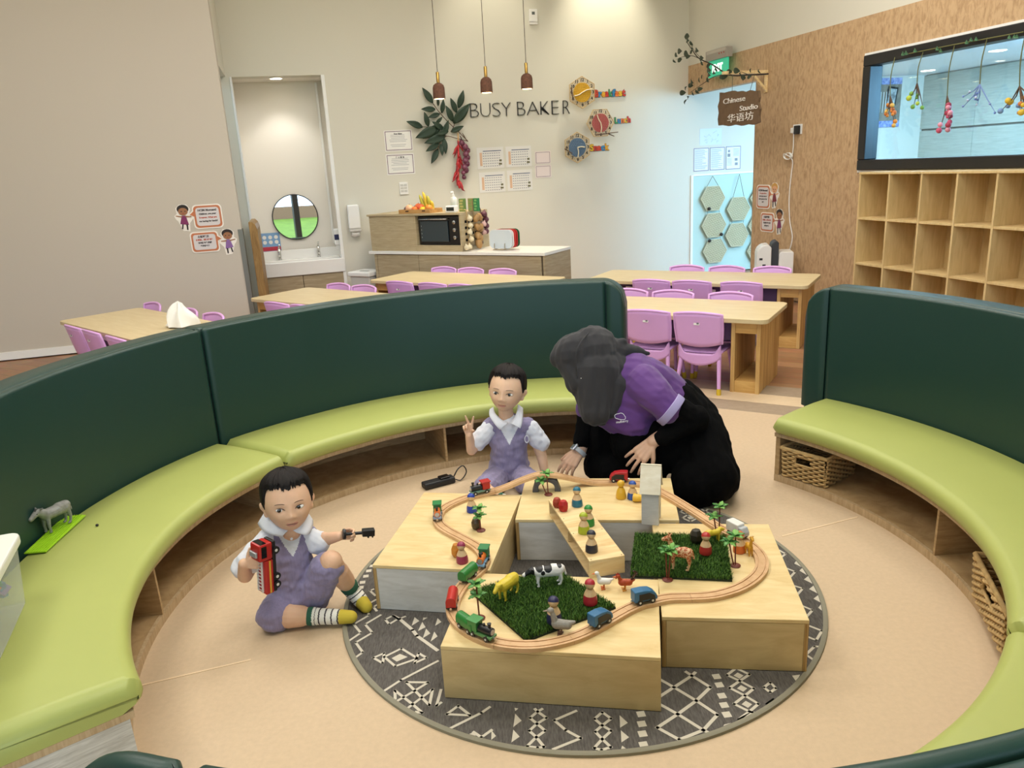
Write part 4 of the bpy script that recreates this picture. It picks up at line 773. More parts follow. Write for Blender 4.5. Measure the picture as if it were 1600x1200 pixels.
t, w, h = box_on(FB, 'towel_dispenser', 'white paper towel dispenser right of the washbasin recess', 'dispenser', ((541.5, 320), (560, 319.5), (562, 355.5), (545, 358)), 0.11, PLAST, 0.012)
m = MB(); m.b2((-w*0.5, -0.105, -h*0.62), (w*0.5, -0.01, -h*0.505)); obj('tray', m, mat('dispenser_grey', 'c6c4be', rough=0.4), t, bevel=0.006)
m = MB(); m.grid(lambda u, v: Vector((-w*0.36+w*0.72*u, -0.09+0.05*v, -h*0.62-0.05*math.sin(v*2.2)-0.012*math.sin(u*3.1))), 8, 6); obj('paper_towel', m, PAPER, t, smooth=60, solid=0.002)
# ------------------------------------------------------------------ washbasin recess
sx0, sx1 = nl+0.0, nr-0.03; sz1 = (FB.at(401.7, 412.5, 0.02)[1]+FB.at(536.7, 404.2, 0.02)[1])/2; sz0 = (FB.at(403.3, 434.7, 0.02)[1]+FB.at(541.7, 425, 0.02)[1])/2
SX0 = FB.at(401, 425, 0.02)[0]; SX1 = FB.at(540, 415, 0.02)[0]; SX1 = min(SX1, nr-0.004); SX0 = max(SX0, nl+0.004)
CER = mat('white_solid_surface', 'efede8', rough=0.25)
bs = thing('wash_trough', 'white trough washbasin on grey oak cupboard in the lit recess', 'washbasin', FB.pt(SX0, 0, 0.02), FB.a); bw_, bd = SX1-SX0, 0.50
m = MB(); m.b2((0, 0, sz0), (bw_, 0.03, sz1)); m.b2((0, 0.0305, sz0), (0.03, bd-0.02, sz1)); m.b2((bw_-0.03, 0.0305, sz0), (bw_, bd-0.02, sz1)); m.b2((0.0305, 0.0305, sz0), (bw_-0.0305, bd-0.14, sz0+0.05)); m.b2((0.0305, bd-0.14, sz0), (bw_-0.0305, bd-0.02, sz1-0.01)); obj('trough', m, CER, bs, bevel=0.006)
m = MB(); m.b2((0.0, bd-0.02, sz0), (bw_, bd+0.0, sz1+0.09)); obj('upstand', m, CER, bs, bevel=0.004)
for k in range(2): m = MB(); m.b2((k*bw_/2+0.003, 0.02, 0.08), ((k+1)*bw_/2-0.003, 0.04, sz0-0.004)); obj('door', m, LAM, bs, bevel=0.0015)
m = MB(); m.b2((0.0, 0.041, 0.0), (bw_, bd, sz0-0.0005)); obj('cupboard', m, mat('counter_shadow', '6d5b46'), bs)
CHROME = mat('chrome', 'd5d5d3', rough=0.15, metal=1.0)
for i, px in enumerate((437, 499)):
    fx_ = FB.at(px, 400, -0.34)[0]; t = thing('tap', 'chrome tap on the trough washbasin, %s' % ('left one below the poster' if i == 0 else 'right one below the mirror edge'), 'tap', FB.pt(fx_, sz1-0.0095, -0.41), FB.a)
    m = MB(); m.lathe([(0.024, 0), (0.024, 0.006), (0.018, 0.008), (0.018, 0.12), (0.014, 0.125)], n=14); m.tube([(0, 0, 0.09), (0, -0.06, 0.085), (0, -0.12, 0.055)], 0.012, 10); obj('body', m, CHROME, t, smooth=40)
    m = MB(); m.tube([(0, 0, 0.124), (0.004, 0.01, 0.15), (0.008, -0.02, 0.175)], [0.012, 0.008, 0.006], 8); obj('lever', m, CHROME, t, smooth=40)
# round mirror
mo = On(FB, 461.5, 339.3, -ND+0.03); mr = (FB.at(497.3, 338, -ND+0.03)[0]-FB.at(425.8, 341, -ND+0.03)[0])/2
t = thing('round_mirror', 'round black-framed mirror above the washbasin', 'mirror', mo.loc, FB.a)
m = MB(); m.lathe([(mr-0.006, 0.0), (mr-0.006, 0.004)], (0, 0.012, 0), 64, rotm(90, 0, 0)); t.rotation_euler = (math.radians(-2.2), 0, FB.a); obj('glass', m, mat('mirror_silver', 'f2f4f4', rough=0.01, metal=1.0), t)
m = MB(); m.grid(lambda u, v: Vector(((mr-0.003+0.006*math.cos(v*2*math.pi))*math.cos(2*math.pi*u), 0.012+0.012*math.sin(v*2*math.pi), (mr-0.003+0.006*math.cos(v*2*math.pi))*math.sin(2*math.pi*u))), 64, 9, True); obj('frame', m, BLKP, t, smooth=60)
# hand washing poster, soap dispensers, recess lamp
sh, w, h = sheet(FB, ((396, 366), (436.5, 364), (438.5, 390.5), (403, 394)), 'blue handwashing poster with red foot behind the left tap', None, 'none', None, 'handwashing_poster', 0.004, mat('poster_blue', '7fa6cf', rough=0.5), d=-ND+0.004, cat='poster')
m = MB(); m.b2((-w/2, -0.0006, -h/2), (w/2, -0.0001, -h*0.27)); obj('red_band', m, mat('poster_red', 'c23a4c', rough=0.5), sh)
m = MB()
for j in range(4):
    for k in range(2): m.lathe([(h*0.11, 0), (h*0.11, 0.0008)], (-w*0.36+j*w*0.24, 0, h*0.27-k*h*0.28), 14, rotm(90, 0, 0))
tag(obj('step_pictures', m, PAPER, sh), kind='stuff')
for i, (px, py, dd) in enumerate(((401, 374, -0.12), (528, 370, -0.12))):
    q = FB.loc(px, py, dd); xx = FB.at(px, py, dd)[0]; xx = (nl+0.045) if i == 0 else (nr-0.05)
    t = thing('soap_dispenser', 'white and navy soap dispenser on the %s side of the recess' % ('left' if i == 0 else 'right'), 'dispenser', FB.pt(xx, q.z, dd), FB.a)
    m = MB(); m.b2((-0.035, -0.04, -0.09), (0.035, 0.04, 0.09)); obj('case', m, PLAST, t, bevel=0.01); m = MB(); m.b2((-0.032, -0.0412, -0.03), (0.032, -0.0402, 0.03)); obj('navy_window', m, mat('navy', '20204a', rough=0.3), t); m = MB(); m.b2((-0.02, -0.035, -0.14), (0.02, 0.01, -0.0905)); obj('nozzle', m, PLAST, t, bevel=0.006)
lx, _ = FB.at(431, 122, -0.2); t = thing('recess_downlight', 'round downlight glowing in the recess soffit', 'lamp', FB.pt(lx, nzt-0.0005, -0.17), FB.a)
m = MB(); m.lathe([(0.075, 0.0), (0.075, -0.006), (0.06, -0.008)][::-1], n=28); obj('trim_ring', m, WHITE, t); m = MB(); m.lathe([(0.058, -0.0095), (0.058, -0.0082)], n=24); obj('lens', m, mat('lamp_lens', 'fff2d8', emit=14), t)
spot('recess_downlight_beam', FB.pt(lx, nzt-0.02, -0.17), FB.pt(lx, 0, -0.22), 19, 105)
# waste bin beside the counter
q = FB.loc(573, 425, 0.28); t = thing('waste_bin', 'light grey waste bin with dark slot left of the kitchen counter', 'bin', (q.x, q.y, -0.012), FK.a)
bz = FB.at(573, 423, 0.3)[1]+0.012; GB = mat('bin_grey', 'c9c7c1', rough=0.4)
m = MB(); m.add([(sx*a, sy*b, z) for z, a, b in ((0, 0.11, 0.1), (bz-0.05, 0.14, 0.125)) for sx, sy in ((-1, -1), (1, -1), (1, 1), (-1, 1))], [(3, 2, 1, 0), (4, 5, 6, 7), (0, 1, 5, 4), (1, 2, 6, 5), (2, 3, 7, 6), (3, 0, 4, 7)]); obj('body', m, GB, t, bevel=0.015)
m = MB(); m.b2((-0.155, -0.14, bz-0.0495), (0.155, 0.14, bz)); lid = obj('lid', m, PLAST, t, bevel=0.012); m = MB(); m.b2((-0.06, -0.05, bz+0.0002), (0.06, -0.02, bz+0.0015)); obj('slot', m, BLKP, lid)
m = MB(); m.box((0.04, -0.128, bz-0.24), (0.05, 0.004, 0.09)); obj('sticker', m, mat('bin_sticker', '4f4c4a', rough=0.6), t)
# ------------------------------------------------------------------ leafy branch, chilli and shallot strings
o0 = On(FB, 695, 205, 0.03); br = thing('leafy_branch', 'dark green leafy artificial branch fixed above the chilli string', 'foliage', o0.loc, FB.a)
LEAF = mat('glossy_leaf', '2d4030', rough=0.5, spec=0.4, var=0.25, vscale=14); TWIG = mat('brown_twig', '5f4a3a', rough=0.9)
def leaf(t, o_, base, tip, wid, mt, lift=0.02, name='leaf'):
    a, b = Vector((o_.p(*base)[0], 0, o_.p(*base)[1])), Vector((o_.p(*tip)[0], 0, o_.p(*tip)[1])); d = b-a; n = Vector((-d.z, 0, d.x)).normalized(); L = d.length
    m = MB()
    def fn(u, v):
        s = (u-0.5)*2; wv = wid*L*math.sin(math.pi*min(1, v*0.97+0.03))**0.8*(1.12-0.5*v); p = a+d*v+n*(s*wv/2); return p+Vector((0, -lift*(0.4+math.sin(v*2.4))-0.006*abs(s), 0))
    m.grid(fn, 5, 9); return obj(name, m, mt, t, smooth=70, solid=0.0015)
LV = [((676, 161), (659, 137)), ((680, 171), (657, 171)), ((684, 166), (682, 152)), ((690, 177), (692, 155)), ((707, 190), (695, 165)), ((713, 176), (703, 153)), ((716, 169), (723, 141)), ((708, 193), (733, 162)), ((704, 206), (724, 197)), ((660, 199), (634, 190)), ((687, 178), (668, 184)), ((669, 198), (662, 175)), ((680, 194), (690, 183)), ((692, 212), (700, 188)), ((683, 200), (648, 216)), ((689, 195), (660, 217)), ((695, 213), (662, 224)), ((685, 224), (664, 237)), ((684, 233), (673, 256)), ((688, 225), (690, 244)), ((693, 216), (696, 241)), ((693, 203), (674, 190)), ((700, 205), (680, 210))]
for i, (a, b) in enumerate(LV): leaf(br, o0, a, b, 0.42 if (i not in (2, 3)) else 0.4, LEAF, 0.015+0.03*((i*7) % 5)/5)
for pts in ([(731, 221), (716, 206), (700, 191), (684, 173), (676, 161)], [(731, 221), (712, 216), (697, 213), (688, 222), (684, 233)], [(722, 208), (729, 220)], [(704, 206), (709, 196), (713, 176)], [(697, 213), (680, 201), (660, 198)]):
    m = MB(); m.tube(catmull([(o0.p(*q)[0], -0.012, o0.p(*q)[1]) for q in pts], 4), 0.0045, 6); obj('twig', m, TWIG, br, smooth=60)
o0 = On(FB, 718, 225, 0.06); ch = thing('chilli_string', 'string of red chillies hanging beside the shallots under the branch', 'food string', o0.loc, FB.a); r = random.Random(8)
RED = [mat('chilli_%d' % k, c, rough=0.3, spec=0.6) for k, c in enumerate(('b3141e', '8f1620', 'c42a30'))]
m = MB(); m.tube([(o0.p(715.5, 208)[0], 0, o0.p(715.5, 208)[1]), (o0.p(717, 240)[0], 0, o0.p(717, 240)[1]), (o0.p(717, 285)[0], 0, o0.p(717, 285)[1])], 0.007, 6); obj('raffia', m, mat('raffia', 'caa06a', rough=0.8), ch)
for k in range(26):
    y = 220+k*2.55; px = 716+r.uniform(-2, 2); a = o0.p(px, y); dx = r.uniform(-6, 6) if k < 19 else (k-22)*2.6; b = o0.p(px+dx, y+r.uniform(9, 15)); c = o0.p(px+dx*1.5, y+r.uniform(13, 17))
    dy = -0.012-0.02*r.random(); m = MB(); m.tube([(a[0], 0, a[1]), (b[0]*0.6+a[0]*0.4, dy, (a[1]+b[1])/2), (b[0], dy-0.004, b[1]), (c[0], dy, c[1])], [0.007, 0.014, 0.010, 0.002], 7); obj('chilli', m, RED[k % 3], ch, smooth=60)
o0 = On(FB, 728, 240, 0.055); sh_ = thing('shallot_string', 'string of purple shallots hanging right of the chillies', 'food string', o0.loc, FB.a)
m = MB(); m.tube([(o0.p(719, 212)[0], 0, o0.p(719, 212)[1]), (o0.p(728, 235)[0], 0.0, o0.p(728, 235)[1]), (o0.p(727, 268)[0], 0, o0.p(727, 268)[1])], 0.005, 6); obj('cord', m, mat('dark_cord', '4a2a2c', rough=0.9), sh_)
for k, (px, py) in enumerate(((721, 224), (726, 230), (729.5, 235), (727, 241), (729.5, 246), (726.5, 251), (729, 256), (725, 261), (727.5, 266), (723, 270), (724.5, 277))):
    a = o0.p(px, py); rr = 0.036 if k < 9 else 0.026; m = MB(); m.lathe([(0.003, -rr), (rr*0.75, -rr*0.7), (rr, 0), (rr*0.7, rr*0.65), (rr*0.2, rr*1.1)], (a[0], -0.02-0.015*(k % 2), a[1]), 12, rotm(r.uniform(-30, 30), r.uniform(-30, 30), 0)); obj('shallot', m, mat('shallot_purple_%d' % (k % 2), ('6a3047', '7d4258')[k % 2], rough=0.3, spec=0.6, var=0.2, vscale=30), sh_, smooth=60)
# ------------------------------------------------------------------ hexagonal lattice clocks
RAT = mat('rattan', 'c6ab7c', rough=0.7); NUM = INK
def hex_pts(R, rot): return [(R*math.cos(math.radians(60*k+rot)), R*math.sin(math.radians(60*k+rot))) for k in range(6)]
def in_hex(x, z, R, rot):
    ap = R*math.cos(math.pi/6); return all(x*math.cos(math.radians(60*k+30+rot))+z*math.sin(math.radians(60*k+30+rot)) <= ap for k in range(6))
def lattice(m, R, rot, cell, y, rad, dirs=(0, 60, 120), clip=None, flat=True):
    for dg in dirs:
        a = math.radians(dg); dx, dz = math.cos(a), math.sin(a); nx, nz = -dz, dx; k = int(2*R/cell)+1
        for j in range(-k, k+1):
            off = j*cell; run = None
            for s in np.arange(-R, R+1e-6, R/24):
                x, z = nx*off+dx*s, nz*off+dz*s; ok = clip(x, z) if clip else in_hex(x, z, R, rot)
                if ok and run is None: run = s
                if (not ok or s+R/24 > R+1e-6) and run is not None:
                    e = s-R/24 if not ok else s
                    if e-run > R/30: m.tube([(nx*off+dx*run, y, nz*off+dz*run), (nx*off+dx*e, y, nz*off+dz*e)], rad, 4, True)
                    run = None
def hex_clock(label, cx, cy, Rpx, rot, col, h1, h2, stick):
    o_ = On(FB, cx, cy, 0.10); R = o_.p(cx+Rpx, cy)[0]; t = thing('hexagon_clock', label, 'clock', o_.loc, FB.a, 'hexagon wicker meal clocks')
    m = MB(); hp = hex_pts(R, rot); m.tube([(x, 0, z) for x, z in hp+hp[:1]], 0.006, 6); obj('rim', m, RAT, t, smooth=40)
    m = MB(); lattice(m, R, rot, R/7, 0.0, 0.0022); tag(obj('lattice', m, RAT, t), kind='stuff')
    m = MB(); lattice(m, R*0.64, 0, R/9, -0.004, 0.0042, clip=lambda x, z: x*x+z*z < (R*0.62)**2); tag(obj('dial_weave', m, mat('dial_'+col, col, rough=0.6), t), kind='stuff')
    m = MB(); m.lathe([(R*0.62, 0.001), (R*0.62, 0.002)], n=24, rot=rotm(90, 0, 0)); obj('dial_backing', m, mat('dial_back_'+col, tuple(0.75*int(col[i:i+2], 16)/255+0.2 for i in (0, 2, 4)), rough=0.8), t)
    for k in range(12):
        a = math.pi/2-2*math.pi*(k+1)/12; text('numeral', str(k+1), R*0.26, NUM, t, (R*0.77*math.cos(a), -0.008, R*0.77*math.sin(a)), bold=0.002)
    for nm, (dg, ln) in (('hour_hand', h1), ('minute_hand', h2)):
        a = math.radians(90-dg); m = MB(); m.tube(catmull([(0, -0.012, 0), (ln*R*0.5*math.cos(a+0.15), -0.014, ln*R*0.5*math.sin(a+0.15)), (ln*R*math.cos(a), -0.012, ln*R*math.sin(a))], 4), 0.0065, 6); obj(nm, m, mat('cream_hand', 'e9dcc0', rough=0.6), t, smooth=60)
    for (a, b) in stick:
        m = MB(); m.tube([(o_.p(*a)[0], -0.01, o_.p(*a)[1]), (o_.p(*b)[0], -0.035, o_.p(*b)[1])], [0.008, 0.005], 6); obj('twig', m, TWIG, t, smooth=60)
hex_clock('hexagon wicker clock with yellow dial beside the word Breakfast', 909.5, 144.5, 22, 90, 'd9ab2e', (250, 0.62), (75, 0.7), [((892, 137), (894, 155))])
hex_clock('hexagon wicker clock with red dial beside the word Lunch', 938, 192, 21, 0, 'b5605c', (335, 0.6), (180, 0.65), [((930, 211), (964, 206.5)), ((950, 209), (958, 213))])
hex_clock('hexagon wicker clock with blue dial beside the word Snack', 902, 230.5, 21.5, 90, '5c7690', (90, 0.5), (180, 0.65), [((882, 232.5), (893, 240))])
RAINBOW = ['c8452e', '2f7fb0', 'd8a02a', 'c33a2c', '3a8f5a', '2f7fb0', 'd8702a', 'd8b02a', 'c23a2c']
def word(label, s, pts0, pts1, hpx, off=0):
    o_ = On(FB, (pts0[0]+pts1[0])/2, (pts0[1]+pts1[1])/2, 0.006); a, b = o_.p(*pts0), o_.p(*pts1); t = thing('word_cutout', label, 'sign', o_.loc, FB.a, 'coloured meal words'); hh = o_.p(pts0[0], pts0[1]-hpx/2)[1]-o_.p(pts0[0], pts0[1]+hpx/2)[1]; n = len(s)
    for i, c in enumerate(s):
        me = text_mesh(c, hh*1.15, 0.008, bold=hh*0.05); me.materials.clear(); me.materials.append(mat('letter_'+RAINBOW[(i+off) % 9], RAINBOW[(i+off) % 9], rough=0.5)); f_ = (i+0.5)/n
        o = link('letter_'+c.lower(), me, t, (a[0]+(b[0]-a[0])*f_, -0.004, a[1]+(b[1]-a[1])*f_))
        w = max(v.co.x for v in me.vertices)-min(v.co.x for v in me.vertices); k = (b[0]-a[0])/n*1.08/max(w, 1e-4); me.transform(Matrix.Diagonal((min(k, 1.7), 1, 1, 1)))
        me2 = text_mesh(c, hh*1.15, 0.004, bold=hh*0.09); me2.transform(Matrix.Diagonal((min(k, 1.7), 1, 1, 1))); me2.materials.clear(); me2.materials.append(mat('letter_outline', '6d4a3a', rough=0.6)); link('outline', me2, o, (0, 0.0035, 0)); tag(o.children[0], kind='stuff')
word('coloured cut-out word Breakfast right of the yellow clock', 'Breakfast', (929, 147), (977, 145), 13); word('coloured cut-out word Lunch right of the red clock', 'Lunch', (960, 189), (985, 187), 11, 4); word('coloured cut-out word Snack right of the blue clock', 'Snack', (921.5, 231.5), (950.5, 230), 12, 7)
# ------------------------------------------------------------------ pendant lamps
CORK = mat('cork', '6f4b3a', rough=0.9, bump=0.6, bscale=90, var=0.35, vscale=50); BRASS = mat('brass', 'b08d4c', rough=0.3, metal=1.0)
for i, (px, pyb, lab) in enumerate(((686.5, 154.5, 'cork pendant lamp hanging before the leafy branch, leftmost of three'), (760.5, 145, 'cork pendant lamp in the middle, above the letters USY'), (823.5, 139, 'cork pendant lamp hanging rightmost, above the letters AKE'))):
    o_ = On(FB, px, pyb, 0.95); t = thing('pendant_lamp', lab, 'pendant lamp', o_.loc, 0, 'cork pendant lamps')
    m = MB(); m.lathe([(0.052, 0.004), (0.058, 0.0), (0.060, 0.01), (0.058, 0.10), (0.05, 0.125), (0.03, 0.142), (0.016, 0.146)], n=28); obj('cork_shade', m, CORK, t, smooth=50)
    m = MB(); m.lathe([(0.016, 0.1465), (0.016, 0.24), (0.013, 0.245)], n=18); obj('brass_tube', m, BRASS, t, smooth=40)
    m = MB(); m.cyl((0, 0, 0.2455), (0, 0, CH-o_.loc.z-0.001), 0.0035, 6); obj('cord', m, mat('lamp_cord', '4a4038', rough=0.8), t, smooth=60)
    m = MB(); m.lathe([(0.02, -0.004), (0.048, -0.001), (0.048, 0.0035)], n=24); obj('bulb', m, mat('warm_bulb', 'ffe2a8', emit=6), t, smooth=60)
    l = bpy.data.lights.new('pendant_glow', 'SPOT'); l.energy = 26; l.spot_size = math.radians(120); l.spot_blend = 1; l.color = (1, 0.85, 0.6); lo = bpy.data.objects.new('pendant_glow', l); COL.objects.link(lo); lo.location = o_.loc+Vector((0, 0, -0.02))
hx_, hz_2 = FB.at(944, 40)
for (x, z, pw) in ((hx_, hz_2, 150), (hx_-1.35, hz_2-0.1, 55)):
    spot('wall_washer', FB.pt(x, CH-0.06, 0.5), FB.pt(x, z-0.1, 0.0), pw, 62, (1.0, 0.93, 0.74), 0.9)
# ------------------------------------------------------------------ doorway end of the back wall, seen through the opening
gx0, gz = FB.at(1079, 271, 0.0); t = thing('mint_glass_board', 'mint green glass board with white frame in the doorway, behind the wicker panels', 'board', FB.pt(gx0, 0, 0.0), FB.a); gw = 1.25
gz = (FB.at(1082, 274)[1]+FB.at(1180, 268)[1])/2
m = MB(); m.b2((0.03, -0.012, 0.0), (gw, 0, gz-0.012)); obj('glass', m, mat('mint_glass', 'bfd6cc', rough=0.15, coat=0.4), t); m = MB(); m.b2((0, -0.02, 0.0), (0.03, 0, gz)); m.b2((0.0305, -0.02, gz-0.012), (gw, 0, gz+0.006)); obj('frame', m, WHITE, t, bevel=0.002)
sheet(FB, ((1084, 232), (1107.5, 231), (1107, 266.5), (1084, 268)), 'text notice with purple border, leftmost of the three by the doorway', '6a5a8a', 'page', 'doorway notices', seed=11, paper=mat('cool_paper', 'e6e9f0', rough=0.6))
sheet(FB, ((1109.5, 231), (1132.5, 229.5), (1131.5, 265), (1109, 266)), 'text notice with purple border, middle of the three by the doorway', '6a5a8a', 'page', 'doorway notices', seed=12, paper=MATS['cool_paper'])
s3, w, h = sheet(FB, ((1134.5, 229.5), (1157.5, 227.5), (1156.5, 263.5), (1134, 265)), 'notice with small pictures, rightmost of the three by the doorway', '6a5a8a', 'none', 'doorway notices', seed=13, paper=MATS['cool_paper'])
m = MB()
for (x, z, a, b) in ((-0.3, 0.3, 0.14, 0.1), (-0.3, 0.12, 0.2, 0.14), (0.2, -0.08, 0.2, 0.12), (0.22, -0.27, 0.2, 0.12)): m.box((x*w, -0.0004, z*h), (a*w, 0.0006, b*h))
for k in range(7): m.b2((0.0, -0.0006, h*(0.38-0.05*k)), (w*0.4, -0.0001, h*(0.395-0.05*k)))
for k in range(6): m.b2((-w*0.42, -0.0006, h*(-0.02-0.06*k)), (-w*0.1, -0.0001, h*(-0.005-0.06*k)))
tag(obj('print', m, GREYP, s3), kind='stuff')
sk, w, h = sheet(FB, ((1094, 202), (1128, 199.5), (1127.5, 225.5), (1093, 227.5)), 'faint pencil drawing sheet above the three doorway notices', None, 'none', None, 'drawing_sheet', 0, mat('drawing_paper', 'd5dfe8', rough=0.7), cat='drawing')
m = MB(); r = random.Random(4)
for k in range(14): x, z = r.uniform(-0.3, 0.35)*w, r.uniform(-0.35, 0.3)*h; m.tube([(x, -0.0004, z), (x+r.uniform(-.1, .1)*w, -0.0004, z+r.uniform(-.15, .15)*h), (x+r.uniform(-.1, .1)*w, -0.0004, z+r.uniform(-.15, .15)*h)], 0.0012, 4)
tag(obj('pencil_lines', m, mat('pencil', '9aa6b2', rough=0.8), sk), kind='stuff')
# wicker hexagon hangings
WICK = mat('pale_wicker', 'c9c2a2', rough=0.8); WICKD = mat('wicker_shade', '8d8a70', rough=0.9)
def hex_panel(t, o_, cx, cy, rw):
    x, z = o_.p(cx, cy); R = o_.p(cx+rw, cy)[0]-x; hp = hex_pts(R, 0)
    m = MB(); m.prism([(a*0.96+x, b*0.96+z) for a, b in hp], 0.004, 0.010, 'y'); p = obj('hexagon_panel', m, WICKD, t)
    m = MB(); m.tube([(a+x, 0, b+z) for a, b in hp+hp[:1]], 0.008, 6); obj('rim', m, WICK, p, smooth=40)
    m = MB(); m2 = MB(); lattice(m2, R*0.97, 0, R/6.5, 0.0, 0.0058, (15, 75, 135)); m.add([(a+x, b, c+z) for a, b, c in m2.v], m2.f); tag(obj('weave', m, WICK, p), kind='stuff')
def wick(label, hook, hexes, joins):
    o_ = On(FB, *hook, 0.05); t = thing('wicker_hanging', label, 'wall hanging', o_.loc, FB.a, 'wicker hexagon hangings')
    for h_ in hexes: hex_panel(t, o_, *h_)
    cx, cy, rw = hexes[0]
    for sx in (-1, 1): a = o_.p(cx+sx*rw*0.5, cy-rw*1.0); m = MB(); m.tube([(0, 0, 0), (a[0], 0, a[1])], 0.003, 5); obj('cord', m, mat('grey_cord', '6f6a5c', rough=0.9), t)
    for (a, b) in zip(hexes, hexes[1:]):
        for sx in (-1, 1):
            p, q = o_.p(a[0]+sx*a[2]*0.5, a[1]+a[2]*0.9), o_.p(b[0]+sx*b[2]*0.5, b[1]-b[2]*0.9); m = MB(); m.tube([(p[0], 0, p[1]), (q[0], 0, q[1])], 0.0025, 5); obj('tie', m, MATS['grey_cord'], t)
    return t, o_
t, o_ = wick('three wicker hexagons hung in a chain on the mint board', (1113.5, 275), [(1114, 310, 18.5), (1115.5, 352, 18.5), (1117, 392, 18)], 0)
for px, py in ((1107, 326), (1126, 366), (1107.5, 376)): x, z = o_.p(px, py); m = MB(); m.sph((x, -0.02, z), 0.022, 10); obj('bauble', m, mat('dark_bauble', '2a2420', rough=0.5), t, smooth=60)
wick('two wicker hexagons hung in a chain on the mint board', (1155.5, 272), [(1154, 326, 17.5), (1151.5, 367, 17.5)], 0)
wick('wicker hexagons partly hidden by the doorway edge', (1186, 270), [(1190, 309, 17), (1187, 352, 17), (1185, 391, 17)], 0)
# ------------------------------------------------------------------ exit sign, branch and hanging studio sign
oe = On(FW, 1122, 106, 0.10); et = thing('exit_sign', 'lit green EXIT sign under a grey metal box above the doorway', 'exit sign', oe.loc, FW.a)
q = [oe.p(*p) for p in ((1107, 97), (1137, 90), (1137, 116), (1108, 122))]; w, h = (q[1][0]-q[0][0]), (q[0][1]-q[3][1])
m = MB(); m.b2((-w/2, -0.004, -h/2), (w/2, 0.012, h/2)); pl = obj('panel', m, mat('exit_green', '2fae86', rough=0.4, emit=0.55), et, bevel=0.001)
text('lettering', 'EXIT', h*0.62, mat('exit_white', 'f4fff8', rough=0.5, emit=0.8), et, (-w*0.02, -0.0055, 0.0), 0.002, bold=0.006)
m = MB(); m.b2((-w*0.55, -0.03, h/2+0.002), (w*0.55, 0.04, h/2+0.105)); hb = obj('housing', m, mat('exit_housing', '9d958a', rough=0.4), et, bevel=0.003)
m = MB(); m.b2((-w*0.5, -0.0312, h/2+0.07), (w*0.5, -0.0302, h/2+0.1)); obj('face_strip', m, mat('housing_strip', 'b8b0a4', rough=0.4), hb)
m = MB()
for k, c in enumerate((0.18, 0.3, 0.42)): m.b2((w*c-0.012, -0.0318, h/2+0.045), (w*c+0.006, -0.0304, h/2+0.06))
tag(obj('indicator', m, mat('red_indicator', 'a03a30', rough=0.5), hb), kind='stuff')
m = MB(); m.b2((-w*0.2, 0.0405, h/2+0.02), (w*0.2, 0.0985, h/2+0.09)); obj('wall_mount', m, mat('exit_housing', '9d958a'), et)
ob = On(FW, 1130, 115, 0.42); bt = thing('vine_branch', 'thin leafy branch spread over the doorway corner, holding the hanging sign', 'branch', ob.loc, FW.a)
DARKT = mat('dark_twig', '3d3128', rough=0.9); LEAF2 = mat('eucalyptus_leaf', '2f3d2a', rough=0.6, var=0.2, vscale=20)
v3 = lambda px, py, y=0.0: Vector((ob.p(px, py)[0], y, ob.p(px, py)[1]))
for pts, rr in (([(1200, 115.5), (1170, 117), (1140, 117), (1113, 101), (1092, 91), (1081, 77), (1073, 65)], 0.009), ([(1092, 91), (1080, 87), (1066, 89), (1057, 93)], 0.004), ([(1140, 117), (1118, 119), (1098, 131), (1078, 145)], 0.005), ([(1170, 117), (1158, 112)], 0.004), ([(1097, 92), (1086, 81), (1075, 63)], 0.003)):
    m = MB(); pp = catmull([v3(*q) for q in pts], 5); m.tube(pp, [rr*(1-0.6*i/len(pp)) for i in range(len(pp))], 6); obj('twig', m, DARKT, bt, smooth=60)
r = random.Random(12)
for (px, py) in ((1074, 57), (1078, 63), (1083, 67), (1086, 74), (1092, 78.5), (1080.5, 81.5), (1073, 84), (1064, 80), (1057.5, 86), (1057, 95), (1064, 94), (1079, 89), (1098, 91), (1098, 98.5), (1109, 103), (1110, 109), (1114, 112), (1119, 113), (1111, 117), (1128.5, 120), (1135, 119.5), (1107, 125), (1094, 125), (1097, 120), (1085, 128.5), (1082, 133.5), (1074, 138), (1070, 145), (1079, 152.5), (1074, 159), (1084, 146), (1093, 142.5), (1097.5, 139.5), (1155, 110), (1162, 115), (1175, 110), (1190, 111), (1166.5, 122.5), (1162, 121), (1174, 121), (1142, 111.5), (1121, 108)):
    a = r.uniform(0, 6.28); ln = r.uniform(5.5, 8); leaf(bt, ob, (px-math.cos(a)*ln/2, py-math.sin(a)*ln/2), (px+math.cos(a)*ln/2, py+math.sin(a)*ln/2), r.uniform(0.55, 0.8), LEAF2, r.uniform(0, 0.03))
